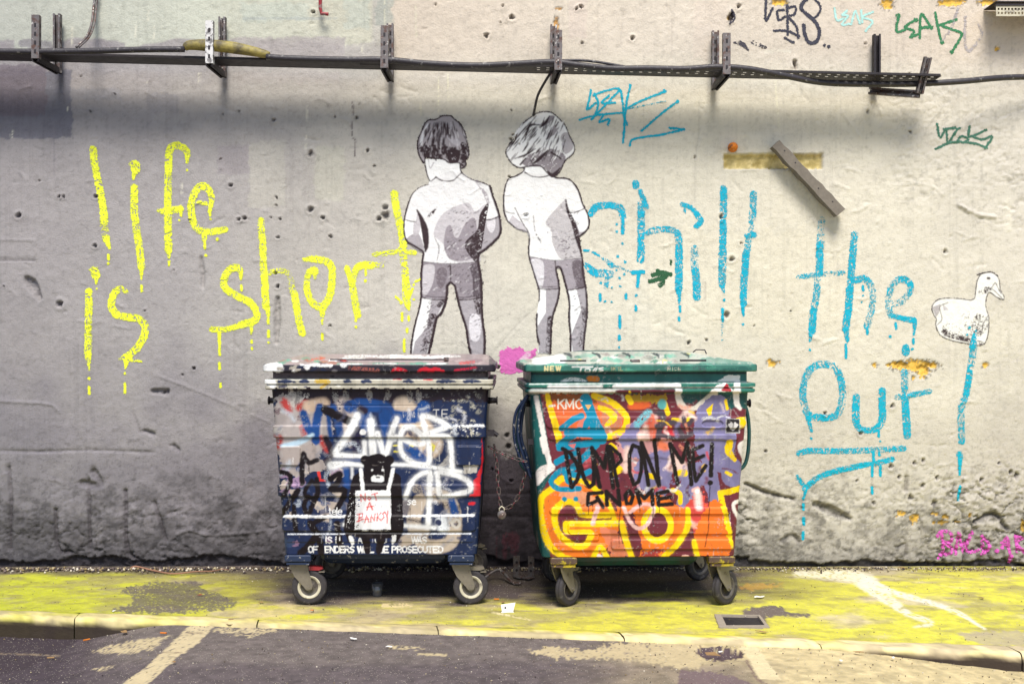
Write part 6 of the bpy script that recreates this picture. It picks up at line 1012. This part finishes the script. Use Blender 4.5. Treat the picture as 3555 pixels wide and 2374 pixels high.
for k, (wx_, wt, wb, fx, ft, fb_) in enumerate(BX):
    root = empty('cable_bracket', (0, 0, 0)); X0 = (wx_-CX)*7.7/FN; zt = CAMZ-(wt-HY)*7.66/FN; zb = CAMZ-(wb-HY)*7.7/FN
    tag(root, LB[k], 'bracket', 'steel brackets carrying the cable rack')
    a, s_ = strut((X0, -.045, zb), (X0, -.045, zt), .045, -.04) ; w = a.build('wall_strut', M_gal if k != 5 else M_black, root); tag(s_.build('slots', M_black, w), kind='stuff')
    zA = zb+.03
    if fx:
        tip = (X0+(.0), -.42, zA); fxw = (fx-CX)*7.28/FN
        tip = (fxw, -.42, CAMZ-(fb_-HY)*7.28/FN)
        a, s_ = strut((X0, -.04, zA), tip, .042, -.032, slots=False); a.build('arm', M_black, root)
        a, s_ = strut((tip[0], -.42, tip[2]-.015), (tip[0]+.001, -.42, CAMZ-(ft-HY)*7.28/FN), .048, .034); w = a.build('upright', M_gal2 if k == 1 else M_gal, root); tag(s_.build('slots', M_black, w), kind='stuff')
    else:
        p0 = W3(3020, 318, 7.62); p1 = W3(3195, 330, 7.46); a, s_ = strut(p0, p1, .045, .036, slots=False); a.build('arm', M_gal, root)
        p2 = W3(3218, 200, 7.40); a, s_ = strut(W3(3188, 326, 7.44), p2, .045, -.034); w = a.build('upright', M_gal, root); tag(s_.build('slots', M_black, w), kind='stuff')
# tray: perforated channel resting on the arms
tray = empty('cable_tray', (0, 0, 0)); tag(tray, 'long dark perforated cable tray lying across the brackets', 'cable tray')
def tray_z(x): return 3.337-.0238*(x+3.3)
tb = MB(); xs = np.arange(-4.4, 2.75, .02); ys = [-.34, -.305, -.295, -.25, -.24, -.15]
for i_ in range(len(xs)-1):
    for j_ in range(len(ys)-1):
        if j_ % 2 == 1 and i_ % 3 == 0 and xs[i_] > .1: continue
        x0_, x1_ = xs[i_], xs[i_+1]; tb.add([(x0_, ys[j_], tray_z(x0_)), (x1_, ys[j_], tray_z(x1_)), (x1_, ys[j_+1], tray_z(x1_)), (x0_, ys[j_+1], tray_z(x0_))], [(0, 1, 2, 3)])
tb.build('tray_base', M_black, tray)
for y_ in (-.341, -.149):
    x0_, x1_ = -4.4, 2.73; z0_, z1_ = tray_z(x0_), tray_z(x1_)
    MB().add([(x0_, y_-.0015, z0_-.002), (x1_, y_-.0015, z1_-.002), (x1_, y_+.0015, z1_-.002), (x0_, y_+.0015, z0_-.002), (x0_, y_-.0015, z0_+.012), (x1_, y_-.0015, z1_+.012), (x1_, y_+.0015, z1_+.012), (x0_, y_+.0015, z0_+.012)], [(3, 2, 1, 0), (4, 5, 6, 7), (0, 1, 5, 4), (1, 2, 6, 5), (2, 3, 7, 6), (3, 0, 4, 7)]).build('tray_side', M_black, tray)
c1 = smooth(cable_line([(-500, 165), (-60, 178), (120, 180), (350, 177), (500, 173), (640, 172)], [7.3]*6), 5)
c1b = smooth(cable_line([(925, 198), (1000, 203), (1200, 208), (1340, 208), (1480, 221), (1640, 228), (1760, 224), (1920, 216), (1990, 224), (2120, 238), (2250, 238), (2380, 240), (2490, 233), (2600, 240), (2720, 263), (2850, 287), (3000, 293), (3180, 292), (3340, 283), (3460, 272), (3560, 268), (3900, 262)], [7.3]*14+[7.34, 7.42, 7.45, 7.45, 7.45, 7.5, 7.55, 7.6]), 5)
w = MB().tube(c1, .0195, 12); w.tube(c1b, .0195, 12); tag(w.build('power_cable', M_cable, None, True), 'thick black cable sagging along the wall above the tray', 'cable')
c2 = smooth(cable_line([(1250, 222), (1340, 222), (1500, 226), (1700, 222), (1900, 213), (2040, 212), (2200, 238)], 7.42), 5)
tag(MB().tube(c2, .009, 8).build('thin_cable', M_cable, None, True), 'thin black cable twisting around the thick one above the painted children', 'cable')
w = smooth(cable_line([(640, 168), (660, 158), (720, 158), (780, 163), (840, 172), (900, 184), (935, 192)], 7.33), 5); rr = np.interp(np.linspace(0, 1, len(w)), [0, .08, .3, .6, .92, 1], [.020, .027, .037, .038, .026, .019])
sp = MB().tube(w, rr, 16).build('cable_splice', M_splice, None, True); tag(sp, 'dirty yellow swollen cable splice above the tray at the left', 'cable splice')
c3 = smooth(cable_line([(1918, 245), (1895, 280), (1868, 330), (1857, 375), (1852, 402)], [7.5, 7.55, 7.62, 7.66, 7.69]), 5); tag(MB().tube(c3, .0085, 8).build('dropped_cable', M_cable, None, True), 'thin grey cable curving down from the tray to the fair haired painted child', 'cable')
c4 = smooth(cable_line([(332, -30), (325, 30), (318, 85), (300, 130), (265, 165)], [7.66, 7.66, 7.6, 7.5, 7.42]), 5); tag(MB().tube(c4, .009, 8).tube(c4+np.array([.018, 0, .0]), .006, 8).build('riser_cable', M_gal, None, True), 'pair of thin grey cables curving up the wall from the tray at top left', 'cable')
h_ = cable_line([(1112, -20), (1112, 30), (1116, 48), (1140, 50)], 7.64); tag(MB().tube(h_, .012, 8).build('wall_hook', M_red, None), 'rusty red hook at the top edge of the wall', 'hook')
# perforated grille at top right
pg = empty('perforated_tray', (0, 0, 0)); tag(pg, 'pale perforated metal tray poking in at the top right corner', 'metal tray'); (x0_, y0_), (x1_, y1_) = P('c', [(2158, 42), (2420, 112)])
A0 = W3(x0_, y1_, 7.5); A1 = W3(x1_, y0_, 7.5); q = MB(); nxq, nzq = 30, 8; gxs = np.linspace(A0[0], A1[0]+.4, nxq*2); gzs = np.linspace(A0[2], A1[2], 6)
for i_ in range(len(gxs)-1):
    for j_ in range(5):
        if j_ % 2 == 1 and i_ % 2 == 1: continue
        q.add([(gxs[i_], -.2, gzs[j_]), (gxs[i_+1], -.2, gzs[j_]), (gxs[i_+1], -.2, gzs[j_+1]), (gxs[i_], -.2, gzs[j_+1])], [(0, 1, 2, 3)])
q.build('front_panel', M_rim, pg); MB().box(((gxs[0]+gxs[-1])/2, -.19, gzs[-1]+.006), (gxs[-1]-gxs[0], .03, .012)).box(((gxs[0]+gxs[-1])/2, -.10, gzs[-1]+.03), (gxs[-1]-gxs[0], .19, .006)).build('lip', M_black, pg)
# plank
pl = P('c', [(690, 948), (1138, 1418), (1075, 1470), (635, 1000)]); yb, yf = -.035, -.115
vq = []
for d_, k_ in ((CAMY*-1+yf, 1), (CAMY*-1+yb, 1)):
    for (a_, b_) in pl: x_, _, z_ = W3(a_, b_, 7.7+yf); vq.append((x_, yf if d_ == CAMY*-1+yf else yb, z_))
plank = empty('wooden_plank', (0, 0, 0)); tag(plank, 'grey weathered plank nailed slantwise to the wall over the foam filled slot', 'plank')
pm = MB(); N_ = 14; top = []
P0, P1, P2, P3 = [np.array(v) for v in vq[:4]]
for yy, sgn in ((yf, 0), (yb, 1)):
    for t_ in np.linspace(0, 1, N_+1):
        e0 = P0+(P1-P0)*t_; e1 = P3+(P2-P3)*t_; dv = (e0-e1)/np.linalg.norm(e0-e1)
        for e_, s_g in ((e0, 1), (e1, -1)):
            o_ = dv*s_g*(-.009*rB.random() if 0 < t_ < 1 else -.004); pm.v.append(((e_+o_)[0], yy, (e_+o_)[2]))
for i_ in range(N_):
    a_ = i_*2; b_ = (N_+1)*2+i_*2; pm.f += [(a_, a_+1, a_+3, a_+2), (b_, b_+2, b_+3, b_+1), (a_, a_+2, b_+2, b_), (a_+1, b_+1, b_+3, a_+3)]
e_ = (N_+1)*2; pm.f += [(0, e_, e_+1, 1), (N_*2, N_*2+1, e_+N_*2+1, e_+N_*2)]
pm.build('board', M_wood, plank)
for (a_, b_) in P('c', [(722, 1025), (795, 1106), (952, 1280), (1048, 1370)]): x_, _, z_ = W3(a_, b_, 7.585); MB().tube([(x_, yf-.0015, z_), (x_, yf+.01, z_)], .005, 10).build('nail_hole', M_black, plank)
fo = MB(); (a_, b_), = P('c', [(370, 1002)]); x_, _, z_ = W3(a_, b_, 7.68)
fo.lathe([(0, -.045), (.018, -.04), (.030, -.022), (.033, 0), (.030, .02)], 'y', (x_, -.02, z_), 18); o = fo.build('foam_lump', M_orange, None, True); tag(o, 'round lump of orange foam stuck in a hole left of the plank', 'foam lump')
# ------------------------------------------------------------------ chains, padlock
_link = None
def chain(pts, name, label, Lk=.036):
    global _link
    root = empty(name, (0, 0, 0)); tag(root, label, 'chain', 'chains between the two bins')
    p = smooth(np.array(pts), 16); s_ = np.concatenate([[0], np.cumsum(np.linalg.norm(np.diff(p, axis=0), axis=1))]); n = int(s_[-1]/Lk)
    if _link is None:
        th = np.linspace(0, 2*math.pi, 15)[:-1]; q = [((.012+.011)*math.cos(a) if False else .0105*math.cos(a)*1+.0115*np.sign(math.cos(a)), .0095*math.sin(a), 0) for a in th]
        tmp = MB().tube(q, .0033, 6, closed=True).build('chain_link', M_chain, None, True); _link = tmp.data; bpy.data.objects.remove(tmp)
    from mathutils import Vector
    for k in range(n):
        c_ = np.array([np.interp((k+.5)*Lk, s_, p[:, i]) for i in range(3)]); c2_ = np.array([np.interp((k+.6)*Lk, s_, p[:, i]) for i in range(3)])
        o = bpy.data.objects.new('chain_link', _link); lk(o, root); o.location = c_; qv = Vector(c2_-c_).to_track_quat('X', 'Z'); o.rotation_mode = 'QUATERNION'
        from mathutils import Quaternion
        o.rotation_quaternion = qv @ Quaternion((1, 0, 0), math.pi/2*(k % 2)+.3)
chain([W3(*P('CN', [(130, 390)])[0], 6.62), W3(*P('CN', [(260, 455)])[0], 6.6), W3(*P('CN', [(370, 495)])[0], 6.55), W3(*P('CN', [(450, 515)])[0], 6.52)], 'chain', 'short taut chain running between the two bins')
chain([W3(*P('CN', [(175, 375)])[0], 6.62), W3(*P('CN', [(195, 520)])[0], 6.63), W3(*P('CN', [(208, 720)])[0], 6.64), W3(*P('CN', [(235, 870)])[0], 6.64), W3(*P('CN', [(310, 865)])[0], 6.62), W3(*P('CN', [(375, 770)])[0], 6.6), W3(*P('CN', [(410, 650)])[0], 6.58), W3(*P('CN', [(430, 560)])[0], 6.55)], 'chain', 'long slack chain hanging in a loop, holding the padlock')
kx, ky, kz = W3(*P('CN', [(235, 935)])[0], 6.62); pk = empty('padlock', (kx, ky, kz)); tag(pk, 'round grey padlock hanging from the slack chain between the bins', 'padlock')
MB().lathe([(0, -.011), (.022, -.011), (.026, -.007), (.026, .007), (.022, .011), (0, .011)], 'y', (0, 0, 0), 24).build('lock_body', M_gal, pk, True); MB().tube([(-.013, 0, .015), (-.014, 0, .036), (0, 0, .048), (.014, 0, .036), (.013, 0, .015)], .004, 8).build('shackle', M_rim, pk, True)
# ------------------------------------------------------------------ bits on the ground
for (a_, b_, r_, lab) in ((1160, 395, .5, 'left piece of the old bracket scrap by the wall between the bins'), (1260, 400, -.6, 'right piece of the old bracket scrap by the wall between the bins')):
    (px, py), = P('h', [(a_, b_+60)]); x_, y_, _ = G(px, py); q = MB()
    q.box((0, 0, .075), (.045, .006, .13)).box((0, -.03, .012), (.05, .07, .006)); root = empty('steel_offcut', (x_, y_, .002), r_); tag(root, lab, 'steel offcut', 'old bracket scrap'); q.build('plate', M_gal, root)
    for z_ in (.05, .10): MB().tube([(0, -.0045, z_), (0, -.002, z_)], .009, 12).build('bolt_hole', M_black, root)
rod = [G(*P('h', [(a_, b_)])[0]) for a_, b_ in ((930, 480), (1040, 470), (1130, 500), (1190, 510))]; rod = [(x, y, .018+.05*(i == 1)) for i, (x, y, z) in enumerate(rod)]; tag(MB().tube(smooth(np.array(rod)), .009, 8).build('bent_bar', M_gal, None, True), 'bent steel bar lying on the ground between the bins', 'steel bar')
x_, y_, _ = G(*P('h', [(1100, 695)])[0]); q = MB().prism([(-.030, 0), (.030, .006), (.045, .055), (-.036, .046)], -.004, .004).box((0, .02, .004), (.07, .045, .005)); o = q.build('metal_clip', M_white, None); o.location = (x_, y_, .004); o.rotation_euler = (R(-18), 0, .1); tag(o, 'small white metal clip lying in front of the gap between the bins', 'metal clip'); MB().tube([(-.012, -.0055, .028), (-.012, -.004, .028)], .006, 10).build('clip_hole', M_black, o)
x_, y_, _ = G(*P('h', [(215, 575)])[0]); q = MB().lathe([(.028, 0), (.030, .02), (.034, .075), (.031, .075), (.027, .02), (0, .004)], 'z', (0, 0, 0), 20); o = q.build('plastic_cup', M_glass, None, True); o.location = (x_, y_, .003); tag(o, 'crushed clear cup in the shadow under the navy bin', 'cup')
tw = [(890, 790), (950, 775), (1050, 805), (1180, 828), (1320, 822), (1450, 808), (1525, 790)]; tp = [G(*P('f', [t_])[0]) for t_ in tw]; tp = [(x, min(y, -.075), .014+.006*math.sin(i*2)) for i, (x, y, z) in enumerate(tp)]
q = MB().tube(smooth(np.array(tp)), np.linspace(.007, .003, 37), 7); b0 = smooth(np.array(tp))[30]; q.tube([b0, b0+np.array([.05, .0, .012]), b0+np.array([.10, .01, .006])], .0025, 5); tag(q.build('fallen_twig', M_twig, None, True), 'long bare twig lying along the foot of the grey wall', 'twig')
def scrap(fr, x, y, name, m_, L, W, lab, cat_, grp=None, z=0.0, rz=0.3, kind='leaf'):
    nx, ny = P(fr, [(x, y)])[0]; X, Y, _ = G(nx, ny, z)
    if Y < kerb_y(X)-KW: z = float(road_z(np.array(X), np.array(Y)))+.008; X, Y, _ = G(nx, ny, z)
    else: z = z+.006
    if kind == 'butt': o = MB().tube([(-L/2, 0, .004), (L*.15, 0, .004)], .004, 8).tube([(L*.15, 0, .004), (L/2, 0, .004)], .0042, 8).build(name, m_, None)
    else:
        q = MB(); pts = []
        for k in range(9):
            a = k*math.pi*2/9; r_ = 1+.25*math.sin(k*2.3+x); pts.append((L/2*math.cos(a)*r_, W/2*math.sin(a)*r_, .004+.012*abs(math.sin(a*1.5+x))*W*12))
        q.add(pts+[(p_[0], p_[1], p_[2]-.0015) for p_ in pts]+[(0, 0, .003)], [(k, (k+1) % 9, 18) for k in range(9)]+[(9+k, 9+(k+1) % 9, (k+1) % 9, k) for k in range(9)]); o = q.build(name, m_, None)
    o.location = (X, Y, z); o.rotation_euler = (0, 0, rz); tag(o, lab, cat_, grp)
scrap('f', 1110, 1222, 'cigarette_end', M_orange, .035, 0, 'orange cigarette end beside the weeds at the kerb', 'cigarette end', 'dropped cigarette ends', kind='butt', rz=-.2)
scrap('f', 588, 1268, 'cigarette_end', M_orange, .035, 0, 'orange cigarette end in the dark gutter at the left', 'cigarette end', 'dropped cigarette ends', kind='butt', rz=.8)
scrap('f', 345, 1390, 'cigarette_end', M_dead, .035, 0, 'brown cigarette end nearest the lower left corner', 'cigarette end', 'dropped cigarette ends', kind='butt', rz=.2)
scrap('h', 1025, 608, 'cigarette_end', M_orange, .03, 0, 'cigarette end on the pavement between the bins', 'cigarette end', 'dropped cigarette ends', kind='butt', rz=-.1)
scrap('f', 1775, 1020, 'fallen_leaf', M_dead, .03, .02, 'tiny brown leaf left of the navy bin front wheel', 'leaf', 'litter leaves')
for (fr, x, y, L, W, lab) in (('f', 845, 1215, .06, .03, 'grey dry leaf in the gutter left of the cream strip'), ('f', 1570, 1138, .03, .02, 'dark scrap on the kerb right of the cream strip'), ('f', 1560, 1165, .03, .02, 'dark scrap on the road just below the kerb'), ('f', 1182, 1418, .022, .018, 'brown crumb right of the cream strip on the road'), ('g', 570, 1222, .07, .02, 'brown leaf in front of the square drain'), ('g', 1225, 1352, .05, .02, 'pale leaf against the foot of the right kerb'), ('g', 1520, 785, .06, .03, 'brown leaf by the foot of the wall at the right'), ('g', 2060, 990, .04, .02, 'tan leaf on the mossy pavement at the far right'), ('h', 1070, 628, .03, .02, 'dark leaf scrap behind the white metal clip'), ('g', 230, 1370, .09, .05, 'brown stone slab piece inside the pothole')): scrap(fr, x, y, 'fallen_leaf' if 'leaf' in lab else 'scrap', M_dead, L, W, lab, 'leaf' if 'leaf' in lab else 'scrap', rz=x*.01)
for (fr, x, y, L, lab) in (('h', 295, 923, .035, 'white paper scrap on the road in front of the navy bin'), ('h', 52, 870, .045, 'white paper scrap on the road near the cream strip'), ('g', 1105, 1410, .03, 'white lump of paper on the pale road at the right'), ('g', 550, 985, .07, 'long white paper scrap beyond the right bin wheel'), ('f', 772, 1080, .03, 'white paper scrap on the kerb below the dark patch'), ('g', 285, 1350, .03, 'cream paper scrap inside the pothole'), ('g', 1460, 1390, .03, 'cream paper scrap by the right kerb foot')): scrap(fr, x, y, 'paper_scrap', M_white, L, L*.5, lab, 'paper', 'white paper scraps', rz=y*.01)
scrap('f', 1360, 970, 'bottle_cap', M_red, .03, .02, 'small red cap on the dark pavement patch', 'bottle cap'); scrap('f', 2122, 1075, 'bottle_cap', M_orange, .022, .02, 'small yellow cap in front of the navy bin', 'bottle cap')
for (x, y, s_, lab) in ((960, 1185, 1.0, 'green weed sprouting at the kerb foot, left of its twin'), (1055, 1175, .8, 'green weed sprouting at the kerb foot, right of its twin')):
    nx, ny = P('f', [(x, y+14)])[0]; X, Y, _ = G(nx, ny, -.06); root = empty('weed', (X, Y-.01, -.062)); tag(root, lab, 'weed', 'kerb weeds')
    for k in range(7):
        a = k*.9; L_w = .03*s_; h = .015+.010*(k % 3)+.02*(k == 0); ex, ey = L_w*math.cos(a), L_w*math.sin(a)*.6
        MB().tube([(0, 0, 0), (ex*.5, ey*.5, h), (ex, ey, h+.012)], .0012, 4).add([(ex-.009, ey, h+.010), (ex, ey-.007, h+.016), (ex+.011, ey, h+.013), (ex, ey+.007, h+.017)], [(0, 1, 2, 3)]).build('leaf', M_leaf, root)
# loose grit along the wall foot and on the ground
rg = np.random.default_rng(9); V = []; F = []
ico = np.array([(0, 0, 1), (.9, 0, .3), (.3, .85, .3), (-.7, .5, .3), (-.7, -.5, .3), (.3, -.85, .3), (0, 0, -.4)]); icf = [(0, 1, 2), (0, 2, 3), (0, 3, 4), (0, 4, 5), (0, 5, 1), (6, 2, 1), (6, 3, 2), (6, 4, 3), (6, 5, 4), (6, 1, 5)]
CC = []
for k in range(5200):
    t_ = rg.random()
    if t_ < .62: x = rg.uniform(-3.8, 3.8); y = -.03-abs(rg.normal(0, .055))-(.03 if x < -1 else 0); s_ = rg.uniform(.003, .011)*(1.4 if x < -.5 else .9); z = 0
    elif t_ < .8: x = rg.uniform(-3.8, 3.8); y = rg.uniform(kerb_y(x)+.02, -.2); s_ = rg.uniform(.002, .005); z = 0
    elif t_ < .84: x = rg.uniform(-3.4, 3.6); y = kerb_y(x)-KW-abs(rg.normal(0, .03))-.005; s_ = rg.uniform(.002, .005); z = None
    else: x = rg.uniform(-3.4, 3.4); y = rg.uniform(-2.9, kerb_y(x)-KW-.02); s_ = rg.uniform(.002, .0055); z = None
    if z is None: z = float(road_z(np.array(x), np.array(y)))
    q = ico*s_*rg.uniform(.6, 1.3, (7, 3)); a = rg.uniform(0, 6.3); q = np.stack([q[:, 0]*math.cos(a)-q[:, 1]*math.sin(a), q[:, 0]*math.sin(a)+q[:, 1]*math.cos(a), q[:, 2]], -1)
    n = len(V)*7; V.append(q+np.array([x, y, z+s_*.3])); F.append(np.array(icf)+n)
    c_ = [(120, 105, 100), (70, 60, 62), (190, 176, 140), (225, 215, 195), (90, 76, 60), (60, 50, 52), (150, 130, 90)][rg.integers(7)]; CC.append(np.tile(alb(c_), (7, 1)))
o = arr_mesh('grit', np.vstack(V), np.vstack(F), mat('loose_grit', attr=True, rough=.9), np.vstack(CC), shade=False); tag(o, 'loose grit and crumbs along the foot of the wall and over the ground', 'grit', kind='stuff')
# drain frame
dr = empty('drain', (0, 0, 0)); tag(dr, 'square open drain with a stone frame set in the mossy pavement', 'drain')
fo_, fi_ = fr_q, hole
MB().add([(*p_, -.007) for p_ in hole], [(0, 1, 2, 3)]).build('pit_dark_sheet', M_black, dr)  # black sheet just below the frame top stands in for the pit's darkness
for k in range(4):
    a_, b_ = fo_[k], fo_[(k+1) % 4]; c_, d_ = fi_[(k+1) % 4], fi_[k]; q = MB(); q.add([(*p_, z_) for z_ in (-.05, .006) for p_ in (a_, b_, c_, d_)], [(3, 2, 1, 0), (4, 5, 6, 7), (0, 1, 5, 4), (1, 2, 6, 5), (2, 3, 7, 6), (3, 0, 4, 7)]); q.build('frame_bar', M_stonef, dr)
